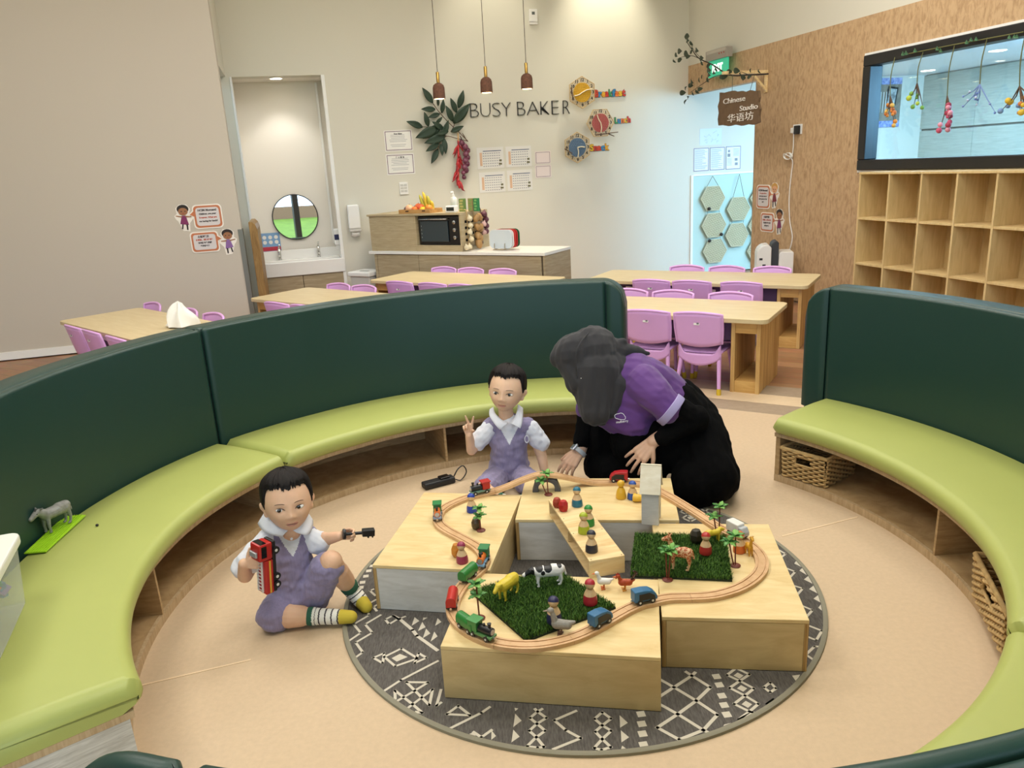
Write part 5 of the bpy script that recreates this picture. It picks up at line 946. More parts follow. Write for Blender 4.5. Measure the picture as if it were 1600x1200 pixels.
# the branch rests on a small wooden bracket fixed to the wall
bk = thing('branch_bracket', 'small pine bracket on the bark wall carrying the branch end', 'bracket', FW.pt(FW.at(1196, 122, 0.0)[0]+0.03, FW.at(1196, 122)[1], 0), FW.a)
m = MB(); m.b2((-0.018, -0.50, 0.04), (0.018, -0.0005, 0.07)); obj('arm', m, PINE, bk, bevel=0.003); m = MB(); m.b2((-0.018, -0.022, -0.14), (0.018, -0.0005, 0.0395)); obj('upright', m, PINE, bk, bevel=0.003); m = MB(); m.box((0, -0.09, -0.04), (0.024, 0.024, 0.2), rotm(45, 0, 0)); obj('brace', m, PINE, bk)
os_ = On(FW, 1155, 170, 0.46); st = thing('studio_sign', 'ragged brown hanging sign with white lettering for the studio', 'sign', os_.loc, FW.a)
q = [(1126, 144.5), (1133, 145), (1140, 143), (1147, 141.5), (1152, 143.5), (1160, 142), (1166, 144), (1173, 141), (1180, 142.5), (1186.5, 141.5), (1187.5, 152), (1186, 160), (1188.5, 170), (1187, 181), (1187.5, 191), (1178, 195), (1170, 194), (1160, 196.5), (1150, 194.5), (1140, 197), (1131, 195.5), (1124, 196), (1123, 186), (1124.5, 176), (1123, 166), (1125.5, 158)]
m = MB(); m.prism([os_.p(*p) for p in q][::-1], -0.012, 0.012, 'y'); obj('board', m, mat('brown_card', '6d563f', rough=0.85, bump=0.4, bscale=80, var=0.15, vscale=20), st)
LT = mat('pale_lettering', 'e6e0da', rough=0.6)
def stext(s, cx, cy, hpx, wpx):
    hh = os_.p(cx, cy-hpx/2)[1]-os_.p(cx, cy+hpx/2)[1]; me = text_mesh(s, hh*1.3, 0.006, bold=0.0); w = max(v.co.x for v in me.vertices)-min(v.co.x for v in me.vertices); W0 = os_.p(cx+wpx/2, cy)[0]-os_.p(cx-wpx/2, cy)[0]
    me.transform(Matrix.Diagonal((W0/w, 1, 1, 1))); me.materials.clear(); me.materials.append(LT); x, z = os_.p(cx, cy); tag(link('lettering', me, st, (x, -0.016, z)), kind='stuff')
stext('Chinese', 1149, 156.5, 9, 34); stext('Studio', 1172, 168, 9, 28); stext('华语坊', 1158.5, 184, 11, 40)
for a, b in (((1144, 142), (1142, 117)), ((1172, 142), (1176, 117))):
    m = MB(); m.tube([(os_.p(*a)[0], 0, os_.p(*a)[1]), (os_.p(*b)[0], 0.02, os_.p(*b)[1])], 0.003, 5); obj('string', m, mat('sign_string', '6d6a55', rough=0.9), st)
# ------------------------------------------------------------------ socket, cable, purifier
t, w, h = box_on(FW, 'wall_socket', 'white wall socket with black plug high on the bark wall', 'socket', ((1240, 195), (1254, 193.5), (1254, 209), (1240, 210.5)), 0.008, PLAST, 0.003)
m = MB(); m.b2((-0.01, -0.045, -h*0.5), (w*0.36, -0.0085, h*0.38)); obj('plug', m, BLKP, t, bevel=0.008); m = MB(); m.b2((-w*0.52, -0.035, -h*0.35), (-0.014, -0.0085, h*0.2)); obj('adaptor', m, PLAST, t, bevel=0.006)
oc = On(FW, 1236, 300, 0.02); cb = thing('power_cable', 'white coiled power cable running down the bark wall to the purifier', 'cable', oc.loc, FW.a)
cp = lambda px, py, y=0.0: (oc.p(px, py)[0], y, oc.p(px, py)[1]); pts = [cp(1240, 209), cp(1239.5, 230), cp(1237, 245)]
for k in range(16): a = k*math.pi/4; pts.append(cp(1233+5.5*math.sin(a), 244-5.5*math.cos(a)*0.9, -0.004*k*0.4))
pts += [cp(1238, 250), cp(1236, 275), cp(1233, 310), cp(1234, 345), cp(1238, 370), cp(1234, 390, 0.0), cp(1231, 398, 0)]
m = MB(); m.tube(catmull(pts, 4), 0.005, 6); obj('cable', m, PLAST, cb, smooth=60)
qx = FW.at(1206, 405, 0.28)[0]; q = FW.pt(qx, -0.012, 0.26); pz = FW.at(1203, 376, 0.30)[1]+0.012; t = thing('air_purifier', 'white and charcoal air purifier standing by the bark wall', 'air purifier', q, FW.a+math.radians(62))
def slab(nm, x0, x1, y0, y1, z1, r_, mm):
    mb = MB(); mb.prism([(x0, 0), (x1, 0), (x1, z1-r_*0.3), (x1-r_*0.3, z1)]+[(x0+r_-r_*math.sin(q), z1-r_+r_*math.cos(q)) for q in np.linspace(0, math.pi/2, 6)], y0, y1, 'y'); return obj(nm, mb, mm, t, bevel=0.008)
slab('front_panel', -0.17, -0.035, -0.12, 0.12, pz-0.03, 0.09, PLAST); slab('charcoal_body', -0.0345, 0.0345, -0.09, 0.11, pz, 0.05, mat('charcoal_plastic', '35363a', rough=0.5)); slab('rear_panel', 0.035, 0.17, -0.12, 0.12, pz-0.10, 0.03, PLAST)
m = MB(); m.box((-0.10, -0.121, pz*0.62), (0.03, 0.001, 0.05)); m.box((-0.13, -0.121, pz*0.74), (0.03, 0.001, 0.02)); m.box((0.1, -0.121, pz*0.45), (0.02, 0.001, 0.05)); m.box((0.1, -0.121, pz*0.3), (0.04, 0.001, 0.03)); m.box((-0.15, -0.121, pz*0.42), (0.012, 0.001, 0.025)); tag(obj('markings', m, INK, t), kind='stuff')
# ------------------------------------------------------------------ speech-bubble signs with a cheering child
SKIN_P = mat('print_skin', '9c6b48', rough=0.6); HAIR_P = mat('print_hair', '241815', rough=0.6); BUB = mat('bubble_orange', 'c2754e', rough=0.55); BUBW = mat('bubble_white', 'efe9e0', rough=0.6); BUBG = mat('bubble_grey', 'd6d0d0', rough=0.6)
def bubble(fr, label, quad, childc, dress, lines, flip, hairc=HAIR_P, skinc=SKIN_P, hpx=34, legs=HAIR_P):
    x, z, w, h = size4(fr, *quad, 0.004); t = thing('bubble_sign', label, 'sign', fr.pt(x, z, 0.004), fr.a, 'speech bubble signs'); sx = -1 if flip else 1
    def plate(nm, s, y0, y1, m, tail=True):
        ww, hh = w*s+(s-1)*0.0, h-(1-s)*w; pts = rrect(ww, hh, min(ww, hh)*0.16, 4); mb = MB(); mb.prism(pts, y0, y1, 'y')
        if tail: a = -sx*(ww/2-0.002); mb.prism([(a, hh*0.02), (a, hh*0.28), (a-sx*0.05*w/0.3, hh*0.12)][::(1 if sx > 0 else -1)], y0, y1, 'y')
        return obj(nm, mb, m, t)
    plate('backing', 1.09, -0.001, 0.003, BUBW); plate('bubble', 1.0, -0.0022, -0.0012, BUB); plate('text_field', 0.86, -0.0034, -0.0024, BUBG, False)
    n = len(lines)
    for k, (s, hf, colr) in enumerate(lines):
        me = text_mesh(s, h*hf, 0.0004, bold=0.0012); ww = max(v.co.x for v in me.vertices)-min(v.co.x for v in me.vertices); k_ = min(1.0, w*0.72/ww); me.transform(Matrix.Diagonal((k_, 1, 1, 1))); me.materials.clear(); me.materials.append(colr); tag(link('lettering', me, t, (0, -0.0042, h*(0.29-0.58*k/(n-0.5)))), kind='stuff')
    # the printed child, a flat cut-out
    ox, oz = fr.at(*childc, 0.004); ox -= x; oz -= z; H_ = fr.at(childc[0], childc[1]-hpx/2, 0.004)[1]-fr.at(childc[0], childc[1]+hpx/2, 0.004)[1]; c = thing_part = None
    def P(nm, pts, y, m, par=t): mb = MB(); mb.prism([(ox+a*H_*sx, oz+b*H_) for a, b in pts][::(1 if sx > 0 else -1)], y-0.0006, y, 'y'); return obj(nm, mb, m, par)
    circ = lambda cx, cy, rx, ry, n=16: [(cx+rx*math.cos(2*math.pi*k/n), cy+ry*math.sin(2*math.pi*k/n)) for k in range(n)]
    cut = P('child_cutout', [(-0.24, -0.1), (-0.1, -0.5), (0.16, -0.53), (0.2, -0.2), (0.36, -0.02), (0.34, 0.12), (0.22, 0.16), (0.28, 0.35), (0.16, 0.53), (-0.12, 0.54), (-0.27, 0.4), (-0.25, 0.18), (-0.36, 0.1), (-0.3, -0.04)], 0.0028, BUBW)
    P('hair', circ(0, 0.36, 0.225, 0.17), -0.0006, hairc, cut); P('face', circ(0.0, 0.26, 0.18, 0.15), -0.0014, skinc, cut)
    P('dress', [(-0.07, 0.1), (-0.17, -0.22), (0.15, -0.27), (0.08, 0.1)], -0.0008, dress, cut)
    P('arm', [(-0.06, 0.08), (-0.29, 0.12), (-0.29, 0.085), (-0.05, 0.03)], -0.0012, skinc, cut); P('arm', [(0.06, 0.03), (0.29, 0.03), (0.29, 0.065), (0.06, 0.085)], -0.0012, skinc, cut)
    P('leg', [(-0.1, -0.23), (-0.14, -0.42), (-0.09, -0.43), (-0.05, -0.24)], -0.0012, legs, cut); P('leg', [(0.05, -0.25), (0.05, -0.47), (0.1, -0.47), (0.11, -0.25)], -0.0012, legs, cut)
    for ex in (-0.06, 0.08): P('eye', circ(ex, 0.27, 0.025, 0.02, 8), -0.0022, INK, cut)
    P('mouth', [(-0.04, 0.185), (0.0, 0.17), (0.05, 0.185), (0.0, 0.2)], -0.0022, mat('print_red', 'a03030', rough=0.6), cut)
    return t
RT_ = mat('red_lettering', 'b5533f', rough=0.6); DK = mat('dark_lettering', '3d3436', rough=0.6)
EN = [('HCIM Moment!', 0.13, DK), ('Children, use your', 0.1, DK), ('5-senses. What are', 0.1, RT_), ('we having for lunch?', 0.1, DK)]; CN = [('心智时刻！', 0.13, DK), ('小朋友，用你的五官', 0.1, RT_), ('今天的午餐我们', 0.1, DK), ('会吃什么？', 0.1, DK)]
bubble(FA, 'orange speech-bubble sign in English with a child in a maroon dress, left wall', ((301, 322.5), (344, 319.5), (347.5, 353), (306.5, 357)), (287.5, 341), mat('print_maroon', '7d2a5c', rough=0.6), EN, False, hpx=40)
bubble(FA, 'orange speech-bubble sign in Chinese with a child in green top, left wall', ((298, 364.5), (338, 362.5), (343, 391), (302, 394)), (357, 378), mat('print_lilac', '8a63a0', rough=0.6), CN, True, hpx=38)
EN2 = [('HCIM Moment!', 0.12, DK), ('Can you share', 0.09, RT_), ('what you see or', 0.09, DK), ('what you hear for', 0.09, DK), ('tea?', 0.09, DK)]
bubble(FW, 'orange speech-bubble sign in English with a fair-haired child, on the bark wall', ((1184, 290.5), (1203, 290), (1202, 325), (1182, 324.5)), (1210, 306), mat('print_darkred', '7a2c38', rough=0.6), EN2, True, mat('print_blond', 'c99a4e', rough=0.6), mat('print_fair', 'd9a27a', rough=0.6), 38)
bubble(FW, 'orange speech-bubble sign in Chinese with a dark-haired child, on the bark wall', ((1189.5, 333.5), (1209, 333.5), (1208, 361), (1189, 361)), (1217.5, 347), mat('print_maroon', '7d2a5c'), CN, True, hpx=38)
# ------------------------------------------------------------------ black-framed window, hangings in it, cubby shelves
BF = mat('black_frame', '1b1b1d', rough=0.4); fw = 0.085
m = MB()
for lo, hi in (((w0, -0.04, wz0), (w1, 0.09, wz0+fw)), ((w0, -0.04, wz1-fw), (w1, 0.09, wz1)), ((w0, -0.04, wz0+fw), (w0+fw, 0.09, wz1-fw)), ((w1-fw, -0.04, wz0+fw), (w1, 0.09, wz1-fw))): m.b2(lo, hi)
win = bpy.data.objects.new('window_2', None); COL.objects.link(win); win.location = FW.o; win.rotation_euler = (0, 0, FW.a); win['kind'] = 'structure'
obj('window_frame', m, BF, win, bevel=0.008)
m = MB(); b = 0.02
for lo, hi in (((w0-b, -0.012, wz0-b), (w1, 0, wz0)), ((w0-b, -0.012, wz1), (w1, 0, wz1+b)), ((w0-b, -0.012, wz0), (w0, 0, wz1))): m.b2(lo, hi)
obj('white_trim', m, WHITE, win)
def glass():
    m = bpy.data.materials.new('window_glass'); m.use_nodes = True; nt = m.node_tree; nt.nodes.clear(); L = nt.links.new
    o = nt.nodes.new('ShaderNodeOutputMaterial'); tr = nt.nodes.new('ShaderNodeBsdfTransparent'); gl = nt.nodes.new('ShaderNodeBsdfGlossy'); gl.inputs['Roughness'].default_value = 0.02; mx = nt.nodes.new('ShaderNodeMixShader'); lw = nt.nodes.new('ShaderNodeLayerWeight'); lw.inputs[0].default_value = 0.25; fr = nt.nodes.new('ShaderNodeMath'); fr.operation = 'MULTIPLY_ADD'; fr.inputs[1].default_value = 0.22; fr.inputs[2].default_value = 0.03; L(lw.outputs['Facing'], fr.inputs[0])
    tr.inputs[0].default_value = (0.9, 0.96, 0.97, 1); L(fr.outputs[0], mx.inputs[0]); L(tr.outputs[0], mx.inputs[1]); L(gl.outputs[0], mx.inputs[2]); L(mx.outputs[0], o.inputs[0]); return m
m = MB(); m.b2((w0+fw-0.004, 0.035, wz0+fw-0.004), (w1-fw+0.004, 0.041, wz1-fw+0.004)); obj('pane', m, glass(), win)
VINE = mat('twine_vine', '6b6a3e', rough=0.8)
BALLS = [('d98a3a', 'c9713a', 'e0b25a'), ('7fae4a', '5f8f3e', 'b7c94a'), ('c4506f', 'e39ab0', 'a63a55'), ('6f86c9', '8f9fd6', 'c9d0e8'), ('e0b93a', 'c97a3a', '7f9fd0')]
for i, (tp, mid, end, spread) in enumerate((((1393, 88), (1391, 150), (1387, 200), 10), ((1437, 80), (1433, 130), (1430, 176), 7), ((1486, 68), (1480, 150), (1476, 205), 13), ((1537, 57), (1531, 132), (1529, 178), 26), ((1597, 46), (1593, 135), (1590, 180), 26))):
    o_ = On(FW, *mid, 0.07); t = thing('twig_garland', 'hanging twig bunch with %s balls in the black window, %s' % (('orange', 'green', 'pink', 'blue', 'yellow')[i], ('leftmost', 'second from left', 'third from left', 'fourth from left', 'at the photo edge')[i]), 'garland', o_.loc, FW.a, 'twig bunches hanging in the window'); r = random.Random(i+20)
    a = o_.p(*tp); m = MB(); m.tube(catmull([(a[0], 0.035, a[1]), (a[0]*0.5, 0.0, a[1]*0.5), (0, 0, 0)], 5), 0.004, 5); obj('vine', m, VINE, t, smooth=60)
    tips = []
    for k in range(7):
        e = o_.p(mid[0]+r.uniform(-spread, spread), mid[1]+(end[1]-mid[1])*r.uniform(0.35, 1.0)); y = r.uniform(-0.05, 0.02); tips.append((e[0], y, e[1])); m = MB(); m.tube([(0, 0, 0), (e[0]*0.4+0.01, y*0.5, e[1]*0.5), (e[0], y, e[1])], [0.005, 0.004, 0.002], 5); obj('twig', m, TWIG if i != 3 else mat('blue_twig', '7f93c4', rough=0.7), t, smooth=60)
    for k in range(13 if i != 1 else 7):
        q = tips[k % 7]; f_ = 1.0 if k < 7 else r.uniform(0.45, 0.85); m = MB(); m.sph((q[0]*f_, q[1]*f_-0.006, q[2]*f_), r.uniform(0.012, 0.021) if i != 3 else 0.008, 8); obj('ball', m, mat('ball_'+BALLS[i][k % 3], BALLS[i][k % 3], rough=0.6), t, smooth=60)
ol = On(FW, 1500, 62, 0.06); tv_ = thing('vine_strand', 'green leaf garland along the inside top of the black window', 'garland', ol.loc, FW.a); m = MB(); m.tube([(ol.p(1420, 84)[0], 0, ol.p(1420, 84)[1]), (ol.p(1490, 70)[0], 0, ol.p(1490, 70)[1]), (ol.p(1599, 50)[0], 0, ol.p(1599, 50)[1])], 0.004, 5); obj('vine', m, VINE, tv_, smooth=60)
for k, (px, py) in enumerate(((1415, 84), (1420, 83), (1434, 79), (1469, 76), (1474, 79), (1515, 66), (1522, 62), (1530, 61), (1582, 58), (1590, 57), (1594, 57))): leaf(tv_, ol, (px-3.5, py-2), (px+4, py+2), 0.6, mat('garland_leaf', '3f6b48', rough=0.6), 0.02)
for i, (a_, dd) in enumerate((((1371, 1410, 121, 194), 0),)):
    xs_ = FB.at(1368, 160)[0]; q0 = FB.at(1367, 123); q1 = FB.at(1409.5, 120); q2 = FB.at(1405, 197); q3 = FB.at(1362, 200)
    sh, w, h = sheet(FB, ((1367, 123), (1409.5, 120.5), (1405, 197.5), (1362, 200)), 'blue and white patterned panel with ink picture seen through the window', None, 'none', None, 'ink_hanging', 0, mat('panel_taupe', '857c6e', rough=0.7), d=0.01, cat='panel')
    m = MB(); m.b2((-w/2, -0.002, h*0.37), (w/2, -0.0003, h/2)); m.b2((-w/2, -0.002, -h/2), (w/2, -0.0003, -h*0.37)); obj('blue_border', m, mat('porcelain_blue', 'b7c3e4', rough=0.5, var=0.6, vscale=30, col2='3a55a8'), sh)
    m = MB(); m.box((w*0.14, -0.008, h*0.13), (w*0.36, 0.01, h*0.38), rotm(0, 8, 0)); pf = obj('picture_frame', m, BF, sh); m = MB(); m.box((w*0.14, -0.0138, h*0.13), (w*0.28, 0.001, h*0.3), rotm(0, 8, 0)); obj('picture', m, mat('ink_picture', 'd5d7d4', rough=0.6, var=0.7, vscale=18, col2='2e3032'), pf)
    for k in range(4): m = MB(); m.cyl((-w*0.38+k*w*0.1, -0.01, -h*0.2), (-w*0.36+k*w*0.1, -0.01, h*0.22), 0.007, 6); obj('chime_tube', m, mat('chime', 'c9c9c4', rough=0.4), sh)
for px, py, wh_ in ((1450, 111, 'left'), (1559, 80, 'right')):  # glowing discs added for the main room's ceiling lamps mirrored in the glass
    d = Vector(ray(px, py)); p = d*((cz-0.006-HC)/d.z); t = thing('lamp_reflection_disc', 'small glowing disc added as a ceiling lamp reflection in the window, %s one' % wh_, 'lamp', (p.x, p.y, cz-0.0005), 0, 'discs added as lamp reflections'); m = MB(); m.lathe([(0.07, -0.006), (0.08, -0.003), (0.08, 0)], n=20); obj('lens', m, mat('reflection_glow', 'fff2dc', emit=4), t)
# cubby shelves
CUB = wood('cubby_birch', 'e2c894', 'cdb07a', scale=(14, 14, 2), nscale=2, rough=0.45, bump=0.04)
cx = [FW.at(px, 268, 0.28)[0] for px in (1340, 1389, 1441, 1496, 1558)]; cw = (cx[4]-cx[1])/3; c00 = cx[1]-cw
ctz = FW.at(1400, 268.5, 0.28)[1]; r1 = FW.at(1386, 345.5, 0.28)[1]; r2 = FW.at(1381, 418, 0.28)[1]; ch_ = ((ctz-r1)+(r1-r2))/2; CDp = 0.28; th = 0.016; nc, nrw = 7, max(1, int(round(ctz/ch_)))
cub = thing('cubby_shelf', 'birch cubby shelf of square open compartments under the black-framed window', 'shelf unit', FW.pt(c00, -0.012, 0.0), FW.a)
hT = ctz+0.012
m = MB(); m.b2((0, -0.012, 0), (nc*cw+th, -0.0005, hT-th)); obj('back_panel', m, CUB, cub)
for k in range(nc+1): m = MB(); m.b2((k*cw, -CDp, 0), (k*cw+th, -0.0125, hT-th-0.0003)); obj('upright', m, CUB, cub, bevel=0.001)
m = MB(); m.b2((-0.004, -CDp-0.004, hT-th), (nc*cw+th+0.004, -0.0005, hT)); obj('top_board', m, CUB, cub, bevel=0.001)
for r_ in range(nrw):
    z = hT-(r_+1)*ch_
    if z < 0.02: z = 0.02
    for k in range(nc): m = MB(); m.b2((k*cw+th+0.0003, -CDp+0.004, z-th/2), ((k+1)*cw-0.0003, -0.0125, z+th/2)); obj('shelf', m, CUB, cub, bevel=0.001)
# half-height gate and metal guard at the passage
GW = wood('gate_wood', 'b08a52', '7d5c30', scale=(12, 12, 2), nscale=2.5, rough=0.5)
gx, gz_ = FA.at(385, 347, -0.25); gt = thing('passage_gate', 'half-height wooden gate with rounded top at the passage by the left wall', 'gate', FA.pt(gx+0.02, -0.012, -0.20), FA.a)
pr = [(0.0, 0.0), (0.075, 0.0), (0.075, gz_-0.06), (0.06, gz_-0.015), (0.035, gz_+0.012), (0.0, gz_+0.012)]
m = MB(); m.prism(pr, -0.02, 0.7, 'y'); obj('leaf', m, GW, gt, bevel=0.003)
gx2, gz2 = FA.at(379, 358, 0.0); m = MB(); m.b2((0.0008, -0.006, -0.012), (0.007, 0.166, gz2)); m.b2((-0.035, -0.006, -0.012), (0.0008, -0.0008, gz2)); o = obj('corner_guard', m, mat('guard_metal', '7d7d76', rough=0.4, metal=0.4), None, FA.o, FA.a); tag(o, 'grey metal corner guard on the end of the left wall', 'corner guard')
# ------------------------------------------------------------------ toys on the boxes
ZT = H+0.0006          # top of the boxes
ZG = H+0.019           # top of the grass
RAWW = wood('toy_raw_wood', 'e2c49a', 'd0ad7c', scale=(8, 8, 3), nscale=6, rough=0.5, bump=0.03)
def paint(c): return mat('paint_'+c, c, rough=0.35, spec=0.5)
def peg(px, py, z, col, label, k=1.0, hood=True, lean=None, allcol=False, skin_=None):
    p = G(px, py, z); t = thing('peg_doll', label, 'peg doll', p, -0.2, 'wooden peg dolls'); c = paint(col); R_, Hh = 0.0205*k, 0.076*k
    if lean: t.rotation_euler = lean; t.location.z = z+R_*0.95
    m = MB(); m.lathe([(R_*0.96, 0), (R_, 0.002), (R_*0.98, Hh*0.18), (R_*0.86, Hh*0.36)], n=22); obj('painted_skirt', m, c, t, smooth=50)
    m = MB(); m.lathe([(R_*0.86, Hh*0.3603), (R_*0.72, Hh*0.46), (R_*0.52, Hh*0.56), (R_*0.44, Hh*0.61)], n=22); obj('torso', m, c if allcol else RAWW, t, smooth=50)
    m = MB(); m.sph((0, 0, Hh*0.79), R_*0.70, 20, k=14); hd = obj('head', m, RAWW if not allcol else c, t, smooth=60)
    if hood:
        m = MB(); rt = rotm(-24, 0, 0)
        m.grid(lambda u, v: rt @ Vector((R_*0.725*math.sin(v*1.62)*math.cos(2*math.pi*u), R_*0.725*math.sin(v*1.62)*math.sin(2*math.pi*u), R_*0.725*math.cos(v*1.62)))+Vector((0, 0, Hh*0.79)), 24, 9, True); obj('painted_cap', m, c, hd, smooth=60)
    return t
peg(722.5, 878, ZT, '96304f', 'peg doll with plum red skirt and cap beside the orange block'); peg(737.5, 799, ZT, '1f3f9e', 'peg doll with royal blue skirt and cap beside the back left palm')
peg(902, 790, BT+0.0008, '1f6d84', 'peg doll with teal cap and skirt on the far end of the pine box'); peg(920, 820, BT+0.0008, '2f8a3a', 'peg doll with green cap and skirt, behind the yellow-green one on the pine box')
peg(912.5, 832, BT+0.0008, 'a9b52c', 'peg doll with yellow-green cap and skirt on the pine box'); peg(924.5, 861, BT+0.0008, '33333c', 'peg doll with black cap and skirt on the near end of the pine box')
peg(970.5, 778, ZT, 'd9ab2f', 'all yellow peg doll standing beside the blue one on the back box', allcol=True); peg(988.5, 779, ZT, '2c55a8', 'peg doll with blue cap and skirt by the little house')
peg(866, 971, ZG, '2b2a52', 'peg doll with navy skirt and purple cap behind the grey goose', 1.08); peg(922.5, 942, ZG, 'b02a38', 'peg doll with red cap and skirt on the front grass square', 1.05)
peg(1102.5, 864, ZG, 'b83530', 'peg doll with red cap and skirt on the right grass square'); peg(1155, 862, ZT, 'cf6a2e', 'peg doll with orange cap and skirt beside the right-hand palm')
peg(990, 783, ZT, 'e0b63c', 'yellow peg doll lying on its side in front of the blue one', 0.8, True, (math.radians(90), 0, math.radians(65)), True)
# gem shaped wooden blocks
def gem(px, py, z, col, label, r=0.02, h=0.042, n=6):
    p = G(px, py, z); t = thing('wooden_gem', label, 'block', p, 0.4, 'faceted wooden blocks'); m = MB(); m.lathe([(r*0.72, 0), (r, h*0.28), (r, h*0.66), (r*0.62, h)], n=n); obj('block', m, mat('stain_'+col, col, rough=0.45, var=0.15, vscale=30), t, bevel=0.002)
gem(880.5, 798, BT+0.0008, 'b3201f', 'bright red faceted block on the pine box', 0.019, 0.04); gem(870.5, 792, BT+0.0008, 'a5402a', 'rust red faceted block behind the bright red one on the pine box', 0.017, 0.036)
gem(1087.5, 847, ZG, '2e2a1f', 'dark olive faceted block on the right grass square', 0.022, 0.046); gem(744, 826, ZT, '54432a', 'brown rounded block at the foot of the back left palm', 0.0165, 0.04, 14); gem(714, 869, ZT, 'c8822c', 'orange faceted block behind the plum red doll', 0.019, 0.046)
# trains and cars on the track
WHB = mat('wheel_black', '17171a', rough=0.4); HUB = mat('wheel_hub', 'd9d7d0', rough=0.4)
def rail_thing(name, label, px, py, cat, dz=0.0, flip=False, grp='toy train vehicles'):
    s = track_near(px, py, dz); p, d = track_at(s); t = thing(name, label, cat, p, 0, grp); x = d*(-1 if flip else 1); up = Vector((0, 0, 1)); y = up.cross(x).normalized(); up = x.cross(y)
    t.rotation_euler = Matrix((x, y, up)).transposed().to_euler(); return t
def wheels(t, xs, r=0.0085, w=0.0145):
    for x in xs:
        for sy in (-1, 1):
            m = MB(); m.cyl((x, sy*(w-0.0025), r+0.0003), (x, sy*(w+0.002), r+0.0003), r, 16); wh = obj('wheel', m, WHB, t, smooth=40); m = MB(); m.cyl((x, sy*(w+0.0021), r), (x, sy*(w+0.0032), r), r*0.38, 10); obj('hub', m, HUB, wh, smooth=40)
def coupler(t, x, sgn): m = MB(); m.cyl((x, 0, 0.011), (x+sgn*0.006, 0, 0.011), 0.0042, 10); obj('coupling_magnet', m, STEEL, t, smooth=40)
def wagon(label, px, py, col, L=0.074, flip=False, h=0.044, roundtop=True):
    t = rail_thing('toy_wagon', label, px, py, 'toy wagon', 0, flip); c = paint(col); m = MB(); w = 0.0155; a = L/2
    prf = [(-w, 0.012), (w, 0.012), (w, h*0.62)]+[(w*math.cos(q), h*0.62+(h*0.38)*math.sin(q)) for q in np.linspace(0.2, math.pi-0.2, 9)]+[(-w, h*0.62)]
    m.prism(prf, -a, a, 'x'); obj('body', m, c, t, smooth=35, bevel=0.0015); m = MB(); m.b2((-a+0.006, -0.011, 0.006), (a-0.006, 0.011, 0.0118)); obj('chassis', m, WHB, t); wheels(t, (-a*0.55, a*0.55))
    for s_ in (-1, 1): coupler(t, s_*a, s_)
    return t
def loco(label, px, py, base, boiler, cab, flip=False, dz=0.0, funnel='17171a', chass=None):
    t = rail_thing('toy_locomotive', label, px, py, 'toy locomotive', dz, flip); L = 0.082; a = L/2
    m = MB(); m.b2((-a, -0.015, 0.009), (a, 0.015, 0.017)); obj('base', m, paint(base), t, bevel=0.002)
    m = MB(); m.cyl((-a*0.2, 0, 0.0275), (a*0.92, 0, 0.0275), 0.0118, 18); obj('boiler', m, paint(boiler), t, smooth=40, bevel=0.001)
    m = MB(); m.b2((-a, -0.015, 0.0172), (-a*0.22, 0.015, 0.046)); m2 = obj('cab', m, paint(cab), t, bevel=0.002); m = MB(); m.b2((-a-0.003, -0.0175, 0.0462), (-a*0.12, 0.0175, 0.051)); obj('cab_roof', m, paint(cab), m2, bevel=0.0015)
    m = MB(); m.lathe([(0.004, 0.038), (0.0045, 0.045), (0.006, 0.052)], (a*0.68, 0, 0), 14); m.lathe([(0.004, 0.038), (0.0038, 0.045), (0.001, 0.047)], (a*0.2, 0, 0), 12); obj('funnel', m, paint(funnel), t, smooth=40)
    m = MB(); m.cyl((a*0.922, 0, 0.0275), (a*0.95, 0, 0.0275), 0.0085, 14); obj('smokebox_door', m, mat('silver_paint', 'b9bcc0', rough=0.3, metal=0.5), t, smooth=40)
    wheels(t, (-a*0.6, a*0.6)); coupler(t, a, 1); coupler(t, -a, -1); return t
loco('green locomotive with black boiler at the front left bend', 755, 995, '5f8f55', '1b1b1e', '3f8a45', flip=True)
wagon('green wagon behind the black-boilered locomotive at the front left bend', 729, 983, '2f8038'); wagon('rounded red wagon on the left bend below the green wagon', 707, 944, 'b8261f', 0.076)
wagon('green wagon coupled to the orange-boilered locomotive', 735, 904, '2f7d36', 0.074); loco('green cab locomotive with orange boiler on the left bend', 756, 880, '7fa9c9', 'd9742a', '2f7d4a', flip=True)
loco('locomotive with orange boiler and green cab alone on the left box', 686, 808, '8f9aa8', 'd9702a', '2e8046', flip=True); loco('locomotive with black boiler and red cab before the far boy', 752, 772, '6f8f7c', '1b1b1e', 'b3231f', flip=True)
def car(label, px, py, col, flip=False):
    t = rail_thing('toy_car', label, px, py, 'toy car', 0, flip); m = MB(); a = 0.037
    prf = [(-a, 0.010), (a, 0.010), (a, 0.02), (a*0.86, 0.030), (a*0.45, 0.041), (-a*0.2, 0.0455), (-a, 0.0455)]; m.prism(prf, -0.0155, 0.0155, 'y'); obj('body', m, paint(col), t, bevel=0.003, seg=3)
    for sy in (-1, 1): m = MB(); m.prism([(-a*0.62, 0.015), (a*0.8, 0.015), (a*0.72, 0.026), (a*0.3, 0.036), (-a*0.62, 0.036)], sy*0.0158-0.0004, sy*0.0158+0.0004, 'y'); obj('side_stripe', m, WHB, t)
    wheels(t, (-a*0.55, a*0.55), 0.009); coupler(t, -a, -1); return t
car('blue railcar on the front bend, nearer the two blue ones', 940, 975, '2f6a94', True); car('blue railcar at the join of the front and right boxes', 1007, 941, '2f6a94', True); car('red railcar under the fingers of the kneeling woman', 966, 753, 'b3262b', True)
